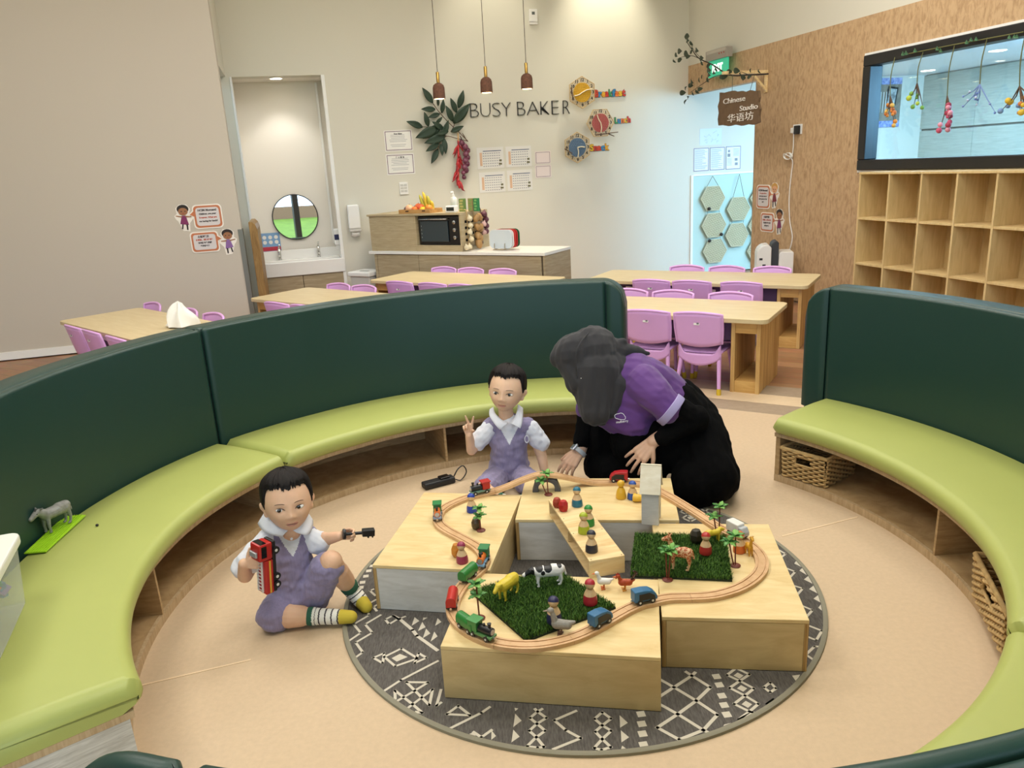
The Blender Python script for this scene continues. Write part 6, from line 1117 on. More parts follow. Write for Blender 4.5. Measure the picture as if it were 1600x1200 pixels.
vt = rail_thing('toy_truck', 'white toy truck on the track behind the right palm', 1152, 836, 'toy truck'); m = MB(); m.b2((-0.04, -0.017, 0.012), (0.016, 0.017, 0.05)); obj('cargo_box', m, PLAST, vt, bevel=0.004); m = MB(); m.prism([(0.0165, 0.012), (0.04, 0.012), (0.04, 0.026), (0.03, 0.042), (0.0165, 0.042)], -0.016, 0.016, 'y'); obj('cab', m, mat('truck_grey', 'b9bdc0', rough=0.4), vt, bevel=0.003); wheels(vt, (-0.024, 0.024))
# bridge support and little house
GREYC = mat('grey_toy_plastic', '4d4d52', rough=0.5); bp = G(854, 783, ZT); d = track_at(track_near(854, 740, 0.06))[1]; bt_ = thing('bridge_support', 'dark grey arched support under the raised track piece', 'bridge support', bp, math.atan2(d.y, d.x))
arc = [(-0.058, 0), (-0.033, 0)]+[(0.033*math.cos(a)*-1, 0.018+0.024*math.sin(a)) for a in np.linspace(0, math.pi, 9)]+[(0.033, 0), (0.058, 0), (0.042, 0.046), (0.03, 0.053), (-0.03, 0.053), (-0.042, 0.046)]
bt_.location = track_at(track_near(852, 739, 0.062))[0]*1.0; bt_.location.z = ZT
m = MB(); m.prism(arc, -0.022, 0.022, 'y'); obj('arch', m, GREYC, bt_, bevel=0.002)
hq = (G(1002.5, 819.5, ZT)+G(1029.4, 821.5, ZT))/2; ha = math.atan2((G(1029.4, 821.5, ZT)-G(1002.5, 819.5, ZT)).y, (G(1029.4, 821.5, ZT)-G(1002.5, 819.5, ZT)).x); hw = (G(1029.4, 821.5, ZT)-G(1002.5, 819.5, ZT)).length
HW = wood('house_pale_wood', 'f2ead6', 'e0d3b6', scale=(3, 3, 12), nscale=4, rough=0.45); hz_ = HC+(hq.y/ray(1013, 773)[1])*ray(1013, 773)[2]-ZT; hd = 0.085
hs = thing('toy_house', 'narrow pale wooden toy house straddling the track', 'toy house', hq, ha); k = 0.006; rh = 0.098
m = MB(); m.b2((-hw/2, 0, 0), (hw/2, k, hz_)); obj('front_wall', m, mat('house_grey_wood', 'cfccc6', rough=0.45, var=0.1, vscale=12, stretch=(2, 2, 12)), hs, bevel=0.001)
m = MB(); m.b2((-hw/2, hd-k, 0), (hw/2, hd, hz_)); obj('rear_wall', m, HW, hs, bevel=0.001)
for sx in (-1, 1):
    x0, x1 = sorted((sx*hw/2, sx*(hw/2-k))); m = MB(); m.prism([(k+0.0003, 0), (0.018, 0), (0.018, 0.06), (hd-0.018, 0.06), (hd-0.018, 0), (hd-k-0.0003, 0), (hd-k-0.0003, hz_), (hd/2, hz_+rh-0.008), (k+0.0003, hz_)], x0, x1, 'x'); obj('gable_wall', m, HW, hs)
for sy in (-1, 1):
    m = MB(); L = math.hypot(hd/2+0.008, rh); a = math.atan2(rh, hd/2+0.008); m.box((0, hd/2+sy*(hd/4+0.002), hz_+rh/2+0.002), (hw+0.012, L, 0.005), rotm(-sy*math.degrees(a), 0, 0)); obj('roof_panel', m, HW, hs, bevel=0.001)
# palms
TRUNK = mat('palm_trunk', '6e2f22', rough=0.5); PALM = [mat('palm_leaf_%d' % i, c, rough=0.45) for i, c in enumerate(('5a9448', '7db356', '437f3c'))]
def palm(px, py, z, label, stems, seed):
    p = G(px, py, z); t = thing('toy_palm', label, 'toy tree', p, 0, 'toy palm trees'); r = random.Random(seed)
    m = MB(); m.lathe([(0.016, 0), (0.017, 0.002), (0.013, 0.005), (0.004, 0.007)], n=18); obj('foot', m, TRUNK, t, smooth=50)
    for (dx, dy, h) in stems:
        m = MB(); top = Vector((dx*0.9, dy, h)); m.tube(catmull([(dx*0.25, dy*0.2, 0.004), (dx*0.6, dy*0.6, h*0.5), top], 6), [0.0023]*12+[0.0018], 8); obj('trunk', m, TRUNK, t, smooth=60)
        for ring_, (n, tilt, L) in enumerate(((5, 0.15, 0.031), (3, 0.75, 0.024))):
            for k in range(n):
                a = 2*math.pi*(k+0.4*ring_)/n+r.uniform(-0.25, 0.25); dv = Vector((math.cos(a), math.sin(a), 0)); sd = Vector((-dv.y, dv.x, 0)); tl = tilt+r.uniform(-0.2, 0.3)
                def fn(u, v):
                    s = (u-0.5)*2; ser = 1+0.35*math.sin(v*22)*abs(s); w = 0.0085*math.sin(math.pi*min(1, 0.08+v*0.92))**0.7*ser; q = dv*(L*v*math.cos(tl*0.8))+Vector((0, 0, L*(v*math.sin(tl)+0.45*v-0.55*v*v)+0.002*abs(s)*-1)); return top+q+sd*(w*s)
                m = MB(); m.grid(fn, 5, 10); obj('frond', m, PALM[(k+ring_) % 3], t, smooth=60, solid=0.0008)
    return t
palm(751.5, 829, ZT, 'toy palm on the left box beside the brown block', [(-0.002, 0, 0.088), (-0.004, -0.002, 0.058)], 1); palm(749.5, 966, ZT, 'toy palm at the left corner of the front grass square', [(-0.003, 0, 0.112), (-0.003, 0.003, 0.075)], 2)
palm(857, 773, ZT, 'double toy palm in front of the grey bridge support', [(-0.004, 0, 0.092), (-0.03, 0.0, 0.062)], 3); palm(1043, 906, ZT, 'double toy palm beside the spotted giraffe', [(-0.006, 0, 0.100), (0.012, 0.004, 0.104)], 4)
palm(1149, 884, ZT, 'double toy palm at the right edge of the right grass square', [(-0.002, 0, 0.106), (-0.024, 0.0, 0.088)], 5); palm(1123, 840, ZT, 'double toy palm beyond the track on the right box', [(0.002, 0, 0.115), (-0.02, 0.0, 0.08)], 6)
# animals: a quadruped facing +x, feet at z 0
def quad(px, py, z, rot, label, cat, s, mats, paintf=None, neck=(0.05, 0.03), head=(0.022, -0.004), legh=0.042, br=0.019, bl=0.034, neckr=0.010, tail=True, ears=True, name='toy_animal', horns=0, hr=0.0095):
    t = thing(name, label, cat, G(px, py, z), math.radians(rot), 'toy animals'); zb = legh+br*0.45; nx, nz = neck; hx, hz_ = head
    sh, ne = Vector((bl*0.85, 0, zb+0.003)), Vector((bl*0.85+nx*0.55, 0, zb+0.003+nz)); mu = ne+Vector((hx, 0, hz_))
    P = [('c', (-bl*0.8, 0, zb), (bl*0.8, 0, zb+0.002), br*1.0, br*0.98), ('c', (-bl, 0, zb+0.004), (-bl*0.4, 0, zb+0.004), br*0.85, br), ('c', sh, ne, neckr*1.5, neckr), ('c', ne, mu, hr, hr*0.66)]
    for sx in (-1, 1):
        for sy in (-1, 1):
            x = sx*bl*0.9; y = sy*br*0.55; kx_ = x+(0.003 if sx > 0 else -0.006); P += [('c', (x, y*0.8, zb-0.002), (kx_, y, legh*0.5), 0.0085 if sx < 0 else 0.0068, 0.0045), ('c', (kx_, y, legh*0.5), (x+(0.001 if sx > 0 else -0.002), y, 0.004), 0.0042, 0.0034), ('c', (x+0.001, y, 0.003), (x+0.004, y, 0.003), 0.0035, 0.003)]
    if tail: P.append(('c', (-bl-br*0.7, 0, zb+br*0.5), (-bl-br*0.95, 0, zb-br*0.9), 0.0026, 0.0034))
    if ears:
        for sy in (-1, 1): P.append(('c', ne+Vector((-0.003, sy*hr*0.7, hr*0.6)), ne+Vector((-0.006, sy*hr*1.5, hr*1.0)), 0.0030, 0.002))
    for q in range(horns):
        sy = 1 if q else -1; P.append(('c', ne+Vector((-0.001, sy*0.004, hr*0.7)), ne+Vector((-0.001, sy*0.005, hr*1.7)), 0.0024, 0.002))
    P = [tuple([p[0]]+[tuple(Vector(v)*s) if isinstance(v, (tuple, Vector)) else v*s for v in p[1:]]) for p in P]
    skin('body', blob(P, 0.0016*max(1, s), 3), mats, t, paint=(lambda c: paintf(c/s)) if paintf else None)
    m = MB()
    for sy in (-1, 1): e = (ne.lerp(mu, 0.35)+Vector((0, sy*hr*0.78, hr*0.25)))*s; m.sph(e, 0.0016*s, 8)
    obj('eyes', m, INK, t)['kind'] = 'stuff'
    return t
COWB, COWW = mat('cow_black', '17171a', rough=0.4), mat('cow_white', 'eceae6', rough=0.4)
def cow_p(c):
    if c.x > 0.045: return 1 if c.x < 0.074 and c.z > 0.03 else 0
    for (x, z, r) in ((0.003, 0.062, 0.012), (-0.034, 0.066, 0.007), (0.020, 0.05, 0.007), (0.03, 0.066, 0.012)):
        if (c.x-x)**2+(c.z-z)**2 < r*r: return 1
    return 0
quad(858, 913, ZG, 187, 'black and white toy cow on the front grass square', 'toy cow', 1.0, [COWW, COWB], cow_p, neck=(0.045, 0.004), head=(0.022, -0.012), legh=0.038, br=0.0185, bl=0.036)
YLW = mat('yellow_plastic', 'd9c23a', rough=0.4, var=0.08, vscale=30); quad(795, 931, ZG, 232, 'yellow toy sheep looking down on the front grass square', 'toy sheep', 1.0, [YLW], None, neck=(0.04, 0.008), head=(0.017, -0.01), legh=0.036, br=0.019, bl=0.03)
GF = [mat('giraffe_cream', 'd9b48a', rough=0.5), mat('giraffe_brown', 'a9552c', rough=0.5)]
def gir_p(c): q_ = noise.voronoi(Vector((c.x*95, c.y*95, c.z*95)))[0]; return 1 if c.z > 0.024 and q_[1]-q_[0] > 0.12 else 0
quad(1064, 889, ZG, 158, 'brown spotted toy giraffe on the right grass square', 'toy giraffe', 1.0, GF, gir_p, neck=(0.035, 0.042), head=(0.016, -0.006), legh=0.05, br=0.0165, bl=0.024, neckr=0.0075, horns=2)
quad(1113, 846, ZG, 12, 'yellow toy lioness behind the dark block on the right grass', 'toy lion', 0.72, [YLW], None, neck=(0.03, 0.012), head=(0.014, -0.004), legh=0.036, br=0.015, bl=0.03)
quad(1170, 867, ZT, -80, 'small yellow toy giraffe standing inside the right bend of track', 'toy giraffe', 0.66, [mat('ochre_plastic', 'd9a02c', rough=0.4)], None, neck=(0.016, 0.05), head=(0.012, -0.004), legh=0.042, br=0.013, bl=0.018, neckr=0.006, horns=2)
SZ = 0.3165
hA, hB = G(101, 814, SZ), G(78, 826, SZ); hM = math.degrees(math.atan2((hB-hA).y, (hB-hA).x))
quad(92, 824, SZ+0.0065, hM, 'grey toy horse standing on the lime studded plate', 'toy horse', 1.25, [mat('grey_horse', '8f8f8a', rough=0.5, var=0.3, vscale=60), mat('horse_mane', '4d4b48', rough=0.6)], lambda c: 1 if (c.z > 0.072 and c.x < 0.06 and c.x > 0.03 and abs(c.y) < 0.004) or c.x < -0.05 else 0, neck=(0.04, 0.018), head=(0.024, -0.012), legh=0.042, br=0.0165, bl=0.034)
quad(40, 842, SZ+0.0065, hM+24, 'brown toy horse standing behind the clear storage box', 'toy horse', 1.0, [mat('brown_horse', '7a4a2c', rough=0.45)], None, neck=(0.04, 0.01), head=(0.024, -0.012), legh=0.036, br=0.016, bl=0.032)
def bird(px, py, z, rot, label, cat, s, body, legc, beak, neckh=0.016, tailm=None, comb=None):
    t = thing('toy_bird', label, cat, G(px, py, z), math.radians(rot), 'toy birds'); S = lambda *v: tuple(x*s for x in v)
    P = [('c', S(-0.012, 0, 0.022), S(0.01, 0, 0.024), 0.0095*s, 0.0105*s), ('c', S(-0.026, 0, 0.029), S(-0.01, 0, 0.024), 0.003*s, 0.0085*s), ('c', S(0.012, 0, 0.027), S(0.018, 0, 0.03+neckh), 0.0075*s, 0.0045*s), ('e', S(0.0205, 0, 0.034+neckh), S(0.0072, 0.006, 0.006))]
    skin('body', blob(P, 0.0011, 3), body, t)
    m = MB(); m.tube([S(0.026, 0, 0.0335+neckh), S(0.031, 0, 0.0325+neckh), S(0.036, 0, 0.0315+neckh)], [0.0032*s, 0.0026*s, 0.001*s], 8, flat=0.6); obj('beak', m, beak, t, smooth=60)
    for sy in (-1, 1):
        m = MB(); m.tube([S(0, sy*0.005, 0.016), S(0.001, sy*0.006, 0.002)], 0.0018*s, 6); m.prism([(-0.003*s, sy*0.006*s-0.002*s), (0.009*s, sy*0.006*s-0.006*s), (0.009*s, sy*0.006*s+0.006*s), (-0.003*s, sy*0.006*s+0.002*s)], 0, 0.0016*s); obj('leg', m, legc, t)
    if tailm:
        for k in range(5): a = 0.5+0.32*k; m = MB(); m.tube(catmull([S(-0.016, 0, 0.028), S(-0.024-0.004*k*0.3, 0.002*(k-2), 0.034+0.005*k), S(-0.024-0.016*math.cos(a), 0.003*(k-2), 0.034+0.026*math.sin(a))], 4), [0.004*s, 0.004*s, 0.0042*s, 0.004*s, 0.0036*s, 0.003*s, 0.003*s, 0.002*s, 0.001*s], 6, flat=0.5); obj('tail_feather', m, tailm, t, smooth=60)
        m = MB(); m.prism([S(0.014, 0.038+neckh), S(0.017, 0.037+neckh), S(0.026, 0.037+neckh), S(0.027, 0.043+neckh), S(0.023, 0.041+neckh), S(0.021, 0.046+neckh), S(0.018, 0.041+neckh)], -0.001*s, 0.001*s, 'y'); m.sph(S(0.026, 0, 0.028+neckh), S(0.002, 0.0015, 0.0035), 8); obj('comb', m, comb, t)
    return t
ORB = mat('orange_beak', 'cf6a32', rough=0.45); bird(944, 919, ZT, 178, 'white toy duck with orange beak on the front box', 'toy duck', 1.05, mat('white_feather', 'eeece6', rough=0.5), ORB, ORB)
bird(977, 921, ZT, 182, 'red brown toy rooster on the front box', 'toy rooster', 1.08, mat('rooster_red', 'b3471f', rough=0.45, var=0.3, vscale=90), mat('rooster_leg', 'c98a2e', rough=0.5), ORB, 0.010, mat('rooster_tail', '3a1c14', rough=0.4), mat('rooster_comb', 'b8201c', rough=0.4))
bird(878, 991, ZT+0.0, 172, 'grey toy goose on the near edge of the front box', 'toy goose', 1.4, mat('goose_grey', '98948c', rough=0.55, var=0.2, vscale=120), mat('goose_leg', '6b4a38', rough=0.5), mat('goose_beak', '8a7a6a', rough=0.5), 0.020)
# black handheld device behind the left box
bp = G(684, 766, 0.0); dv = thing('handheld_device', 'black device with loop cord lying on the floor behind the pale-fronted box', 'device', (bp.x, bp.y+0.06, 0.0002), 0.5); m = MB(); m.box((0, 0, 0.016), (0.16, 0.055, 0.03)); obj('case', m, mat('black_rubber', '1c1c1e', rough=0.55), dv, bevel=0.008); m = MB(); m.box((0.03, 0, 0.036), (0.05, 0.04, 0.008)); obj('button_pad', m, mat('black_gloss', '111113', rough=0.25), dv, bevel=0.003)
m = MB(); m.tube(catmull([(0.08, 0.0, 0.02), (0.105, 0.0, 0.055), (0.14, 0.01, 0.062), (0.15, 0.0, 0.03), (0.11, -0.02, 0.006), (0.085, -0.01, 0.012)], 6), 0.003, 6); obj('cord', m, MATS['black_rubber'], dv, smooth=60)
# ------------------------------------------------------------------ things on and in the benches
A_, B_ = G(48, 938, SZ), G(14, 1016, SZ); ang = math.atan2((A_-B_).y, (A_-B_).x); Lb = (A_-B_).length*1.5
top_z = HC+(A_.y/ray(45, 848)[1])*ray(45, 848)[2]; hb = top_z-SZ
sb = thing('storage_box', 'clear plastic storage box with lid and coloured pieces on the left bench', 'storage box', A_, ang)   # local x towards the back corner, y to the left
CLR = bpy.data.materials.new('clear_plastic'); CLR.use_nodes = True; nt = CLR.node_tree; nt.nodes.clear(); o_ = nt.nodes.new('ShaderNodeOutputMaterial'); mx = nt.nodes.new('ShaderNodeMixShader'); mx.inputs[0].default_value = 0.22; tr = nt.nodes.new('ShaderNodeBsdfTransparent'); pb = nt.nodes.new('ShaderNodeBsdfPrincipled'); pb.inputs['Base Color'].default_value = lin('eef1f0'); pb.inputs['Roughness'].default_value = 0.3
for a, b in ((tr.outputs[0], mx.inputs[1]), (pb.outputs[0], mx.inputs[2]), (mx.outputs[0], o_.inputs[0])): nt.links.new(a, b)
wd_ = 0.20; x0, x1, k = -Lb, 0.0, 0.002; tp = 0.012
def wallq(a, b, c, d_): mb = MB(); mb.add([a, b, c, d_], [(0, 1, 2, 3)]); return obj('side', mb, CLR, sb, solid=0.0025)
c0 = [(x0+tp, tp, 0.002), (x1-tp, tp, 0.002), (x1-tp, wd_-tp, 0.002), (x0+tp, wd_-tp, 0.002)]; c1_ = [(x0, 0, hb), (x1, 0, hb), (x1, wd_, hb), (x0, wd_, hb)]
for i in range(4): j = (i+1) % 4; wallq(c0[i], c0[j], c1_[j], c1_[i])
mb = MB(); mb.add(c0, [(0, 1, 2, 3)]); obj('bottom', mb, CLR, sb, solid=0.003)
LIDM = mat('milky_lid', 'ecebe2', rough=0.35); mb = MB(); mb.prism([(p[0]+x0/2, p[1]+wd_/2) for p in rrect(Lb+0.03, wd_+0.03, 0.03, 5)], hb+0.001, hb+0.03); ld = obj('lid', mb, LIDM, sb, bevel=0.006)
for q in range(7): mb = MB(); mb.b2((x0+0.03+q*(Lb-0.06)/7, 0.035, hb+0.0302), (x0+0.03+q*(Lb-0.06)/7+0.018, wd_-0.035, hb+0.033)); obj('lid_rib', mb, LIDM, ld, bevel=0.001)
r = random.Random(5)
for q in range(26):
    c = ['3f7fc4', 'd9883a', '6fae4a', 'd9c23a', 'c4506f', '8f6fc4', 'e6e2d8', '4aa6a0'][q % 8]; mb = MB(); mb.box((0, 0, 0), (r.uniform(.03, .05), r.uniform(.018, .03), 0.016), rotm(r.uniform(0, 90), r.uniform(0, 90), r.uniform(0, 180)))
    p = Vector((r.uniform(x0+0.04, -0.04), r.uniform(0.04, wd_-0.04), 0.03+r.uniform(0, hb*0.62))); o_ = obj('building_brick', mb, mat('brick_'+c, c, rough=0.4), None, sb.matrix_world @ p, 0.0); o_.location = Vector((A_.x, A_.y, A_.z))+Matrix.Rotation(ang, 3, 'Z') @ p; tag(o_, 'small coloured plastic brick piece inside the clear storage box', 'toy brick', 'plastic pieces in the storage box')
LIME = mat('lime_plate', 'a5d42a', rough=0.35); qs = [G(*c, SZ) for c in ((38, 866), (72, 863), (134, 806), (100, 808))]; cc = sum(qs, Vector())/4; pl = thing('studded_plate', 'bright lime studded building plate under the toy horses', 'building plate', (cc.x, cc.y, SZ)); mb = MB(); mb.prism([((q-cc).x, (q-cc).y) for q in qs], 0, 0.004); obj('plate', mb, LIME, pl)
mb = MB(); q0, qx, qy = qs[0]-cc, qs[1]-qs[0], qs[3]-qs[0]; nx_, ny_ = max(4, int(qx.length/0.008)), max(8, int(qy.length/0.008))
for i in range(nx_):
    for j in range(ny_): p = q0+qx*((i+.5)/nx_)+qy*((j+.5)/ny_); mb.lathe([(0.0026, 0.0038), (0.0026, 0.006)], (p.x, p.y, 0), 8)
tag(obj('studs', mb, LIME, pl), kind='stuff')
p = G(152, 822, SZ); mb = MB(); mb.sph((0, 0, 0.004), (0.006, 0.005, 0.004), 10); tag(obj('black_bead', mb, INK, None, p, smooth=60), 'tiny black bead lying alone on the left lime seat', 'bead')
WK = mat('seagrass', 'c2a26c', rough=0.8, var=0.25, vscale=40); WKD = mat('seagrass_inside', '4d3a24', rough=0.95)
def basket(label, pa, pb_, dep, hgt, cont=False):
    a, b = G(*pa, 0.0335), G(*pb_, 0.0335); L = (b-a).length; t = thing('wicker_basket', label, 'basket', Vector((a.x, a.y, 0.0345)), math.atan2((b-a).y, (b-a).x), 'wicker baskets under the bench'); rows = 13; rz = hgt/rows; fl_ = 0.02
    def side(p0, p1, hole):
        m = MB(); d_ = (p1-p0); ln = d_.length; d_ = d_/ln; nrm = Vector((d_.y, -d_.x, 0)); nst = max(5, int(ln/0.024))
        for r_ in range(rows):
            z = rz*(r_+0.5); lean = nrm*(fl_*0.5*z/hgt); segs = [(0, ln)]
            if hole and hgt*0.56 < z < hgt*0.82: segs = [(0, ln*0.32), (ln*0.68, ln)]
            for s0, s1 in segs:
                n = max(4, int((s1-s0)/0.0073)); pts = []
                for q in range(n+1): s = s0+(s1-s0)*q/n; pts.append(p0+d_*s+nrm*(0.0058*math.sin(math.pi*s/ln*nst+math.pi*r_))+lean+Vector((0, 0, z)))
                m.tube(pts, rz*0.5, 6, flat=0.95)
        tag(obj('woven_side', m, WK, t, smooth=60), kind='stuff')
        if hole:
            c = p0+d_*(ln/2)+nrm*(fl_*0.5*0.69); m = MB(); q = [c+d_*(sx*ln*0.19)+Vector((0, 0, z)) for sx, z in ((-1, hgt*0.56), (1, hgt*0.56), (1, hgt*0.84), (-1, hgt*0.84))]; m.tube(q+q[:1], 0.0055, 6); obj('handle_binding', m, WK, t, smooth=60)
    c = [Vector((0, 0, 0)), Vector((L, 0, 0)), Vector((L, dep, 0)), Vector((0, dep, 0))]
    for i in range(4): side(c[i], c[(i+1) % 4], i in (0, 2))
    m = MB(); e = 0.008; m.add([(e, e, 0.004), (L-e, e, 0.004), (L-e, dep-e, 0.004), (e, dep-e, 0.004)], [(0, 1, 2, 3)]); obj('base', m, WKD, t, solid=0.004)
    ctr_ = Vector((L/2, dep/2, 0)); m = MB(); rim = [q+(q-ctr_).normalized()*0.012+Vector((0, 0, hgt)) for q in c]; m.tube(rim+rim[:1], 0.009, 8); obj('rim', m, WK, t, smooth=60)
    if cont:
        r = random.Random(2)
        for q in range(9):
            o_ = MB(); o_.box((0, 0, 0), (r.uniform(0.05, 0.09), 0.03, 0.03), rotm(r.uniform(-30, 30), r.uniform(-30, 30), r.uniform(0, 180))); pp = Vector((L*(0.2+0.6*r.random()), dep*(0.22+0.5*r.random()), hgt*(0.3+0.45*q/9))); wp = Vector(t.location)+Matrix.Rotation(t.rotation_euler.z, 3, 'Z') @ pp
            tag(obj('wooden_block', o_, mat('block_wood_%d' % (q % 2), ('c9995a', '9a6a3a')[q % 2], rough=0.5), None, wp, bevel=0.002), 'plain wooden building block in the nearer wicker basket', 'block', 'blocks in the nearer basket')
    return t
basket('wicker basket at the far end of the right bench', (1223, 743), (1288, 763), 0.24, 0.135); basket('wicker basket with wooden blocks at the near end of the right bench', (1522, 929), (1569, 1029), 0.26, 0.14, True)
# ------------------------------------------------------------------ people
SKIN1 = mat('skin_warm', 'e2b797', rough=0.5, spec=0.35, sss=0.12, var=0.05, vscale=30); SKIN2 = mat('skin_fair', 'e9c1a1', rough=0.5, spec=0.35, sss=0.12, var=0.05, vscale=30); SKIN3 = mat('skin_adult', 'd6ae93', rough=0.5, spec=0.35, sss=0.12, var=0.05, vscale=30)
HAIR = mat('dark_hair', '17110f', rough=0.6, spec=0.25, bump=0.6, bscale=240, stretch=(3, 3, 0.4)); EYEW = mat('eye_white', 'e9e4de', rough=0.25); IRIS = mat('iris_dark', '140d0a', rough=0.12, spec=0.8); LASH = mat('lash_brown', '2c1c15', rough=0.7); BROW = mat('brow_brown', '5e4232', rough=0.8); LIPS = mat('lip_rose', 'c98b7a', rough=0.4); LIPD = mat('lip_line', '94584c', rough=0.5)
class Fig:
    "local frame standing at a base point: x to the right of the view, y away, z up"
    def __init__(s, base):
        s.B = Vector((base.x, base.y, 0)); f_ = Vector((base.x, base.y, 0)).normalized(); s.y = f_; s.x = Vector((f_.y, -f_.x, 0)); s.rz = math.atan2(s.x.y, s.x.x)
    def L(s, w): v = w-s.B; return Vector((v.dot(s.x), v.dot(s.y), v.z))
    def J(s, px, py, d=0.0):
        r = Vector(ray(px, py)); t = (s.B.dot(s.y)+d)/r.dot(s.y); return s.L(r*t+Vector((0, 0, HC)))
    def Z(s, px, py, z): return s.L(G(px, py, z))
# head: returns a closed shape plus a helper that finds the face surface
def skull(th, ph, off=0.0):
    x, y, z = np.sin(th)*np.sin(ph), -np.sin(th)*np.cos(ph), np.cos(th); t = np.clip(-z, 0, 1); a, b, c = 0.0785+off, 0.0905+off, 0.1005+off
    X = a*x*(1-0.17*t**2.2); Y = np.where(y < 0, b*y*(0.96-0.10*t**2), b*y*(1-0.42*t))-0.018*t**2; Zz = c*z
    return X, Y, Zz
def face_bumps(X, Z_, w):
    g = lambda cx, cz, sx, sz: np.exp(-(((X-cx)/sx)**2+((Z_-cz)/sz)**2)); ax = np.abs(X); ga = lambda cx, cz, sx, sz: np.exp(-(((ax-cx)/sx)**2+((Z_-cz)/sz)**2))
    d = 0.0135*g(0, -0.045, 0.0105, 0.011)+0.0055*g(0, -0.026, 0.008, 0.018)+0.0060*ga(0.0115, -0.0485, 0.0065, 0.0055)-0.0062*ga(0.031, -0.017, 0.015, 0.0095)+0.0025*ga(0.03, -0.001, 0.02, 0.008)+0.0065*ga(0.041, -0.048, 0.02, 0.02)+0.0055*g(0, -0.0655, 0.019, 0.006)+0.0050*g(0, -0.0755, 0.015, 0.005)-0.0035*g(0, -0.0708, 0.02, 0.0022)+0.006*g(0, -0.09, 0.02, 0.009)-0.003*ga(0.024, -0.066, 0.006, 0.006)-0.002*g(0, -0.083, 0.02, 0.004)
    return d*w
def head_shape(scale, R3, C):
    nu, nv = 96, 72; vs = []; th = np.linspace(0, math.pi, nv+1)[1:-1]; ph = np.linspace(0, 2*math.pi, nu, endpoint=False); T, P_ = np.meshgrid(th, ph, indexing='ij'); X, Y, Z_ = skull(T, P_)
    w = np.clip((-Y-0.015)/0.04, 0, 1); Y = Y-face_bumps(X, Z_, w); pts = np.stack([X, Y, Z_], -1).reshape(-1, 3); loc = pts.copy()
    pts = np.vstack([pts, [[0, 0, 0.1005]], [[0, -0.018, -0.1005]]]); k = len(th); fs = []
    for i in range(k-1):
        for j in range(nu): fs.append((i*nu+j, (i+1)*nu+j, (i+1)*nu+(j+1) % nu, i*nu+(j+1) % nu))
    n0 = k*nu
    for j in range(nu): fs.append((n0, j, (j+1) % nu)); fs.append((n0+1, (k-1)*nu+(j+1) % nu, (k-1)*nu+j))
    M3 = np.array(R3)*scale; W = pts @ M3.T+np.array(C); fr = loc[loc[:, 1] < -0.02]
    def surf(x, z): return fr[np.argmin((fr[:, 0]-x)**2+(fr[:, 2]-z)**2), 1]
    tr = lambda p: Vector(M3 @ np.array(p))+Vector(C)
    return ('m', [tuple(p) for p in W], fs), surf, tr
def face_parts(root, surf, tr, scale, gaze, skinm):
    for sx in (-1, 1):
        ex, ez = sx*0.031, -0.0175; ey = surf(ex, ez)
        m = MB(); m.sph((0, 0, 0), (0.0142, 0.0050, 0.0064), 16); m.v = [tr((v[0]+ex, v[1]*1+ey+0.0006+abs(v[0])*0.08, v[2]+ez+0.06*v[0]*sx)) for v in m.v]; e = obj('eye', m, EYEW, root, smooth=60)
        m = MB(); m.sph((0, 0, 0), (0.0066, 0.0024, 0.0064), 14); m.v = [tr((v[0]+ex+gaze[0], v[1]+ey-0.0034, min(v[2], 0.0048)+ez+gaze[1])) for v in m.v]; obj('iris', m, IRIS, e, smooth=60)
        q = np.linspace(-1, 1, 9); m = MB(); m.tube([tr((ex+0.0148*u, surf(ex+0.0148*u, ez)-0.0036+0.0018*u*u, ez+0.0068*(1-u*u)-0.0006+0.0012*u*sx)) for u in q], [0.0006*scale]+[0.0012*scale]*7+[0.0006*scale], 6); obj('upper_lid', m, LASH, e, smooth=60)
        m = MB(); m.tube([tr((ex+0.016*u, surf(ex+0.016*u, 0.001)-0.0004, 0.0005+0.0032*(1-u*u)+0.0006*(u*sx))) for u in q], [0.0005*scale]+[0.0015*scale]*7+[0.0005*scale], 6, flat=0.6); obj('eyebrow', m, BROW, root, smooth=60)
    q = np.linspace(-1, 1, 11)
    m = MB(); m.tube([tr((0.019*u, surf(0.019*u, -0.0668)-0.0002, -0.0675+0.0006*u*u+0.0010*(1-abs(abs(u)-0.25)))) for u in q], [0.0008*scale]+[0.0023*scale]*9+[0.0008*scale], 6, flat=0.8); lp = obj('lips', m, LIPS, root, smooth=60)
    m = MB(); m.tube([tr((0.0165*u, surf(0.0165*u, -0.075)-0.0001, -0.0752+0.0022*u*u)) for u in q], [0.0008*scale]+[0.0027*scale]*9+[0.0008*scale], 6, flat=0.8); obj('lower_lip', m, LIPS, lp, smooth=60)
    m = MB(); m.tube([tr((0.0195*u, surf(0.0195*u, -0.071)-0.0014, -0.0712+0.0010*u*u)) for u in q], 0.0009*scale, 5); obj('mouth_line', m, LIPD, lp, smooth=60)
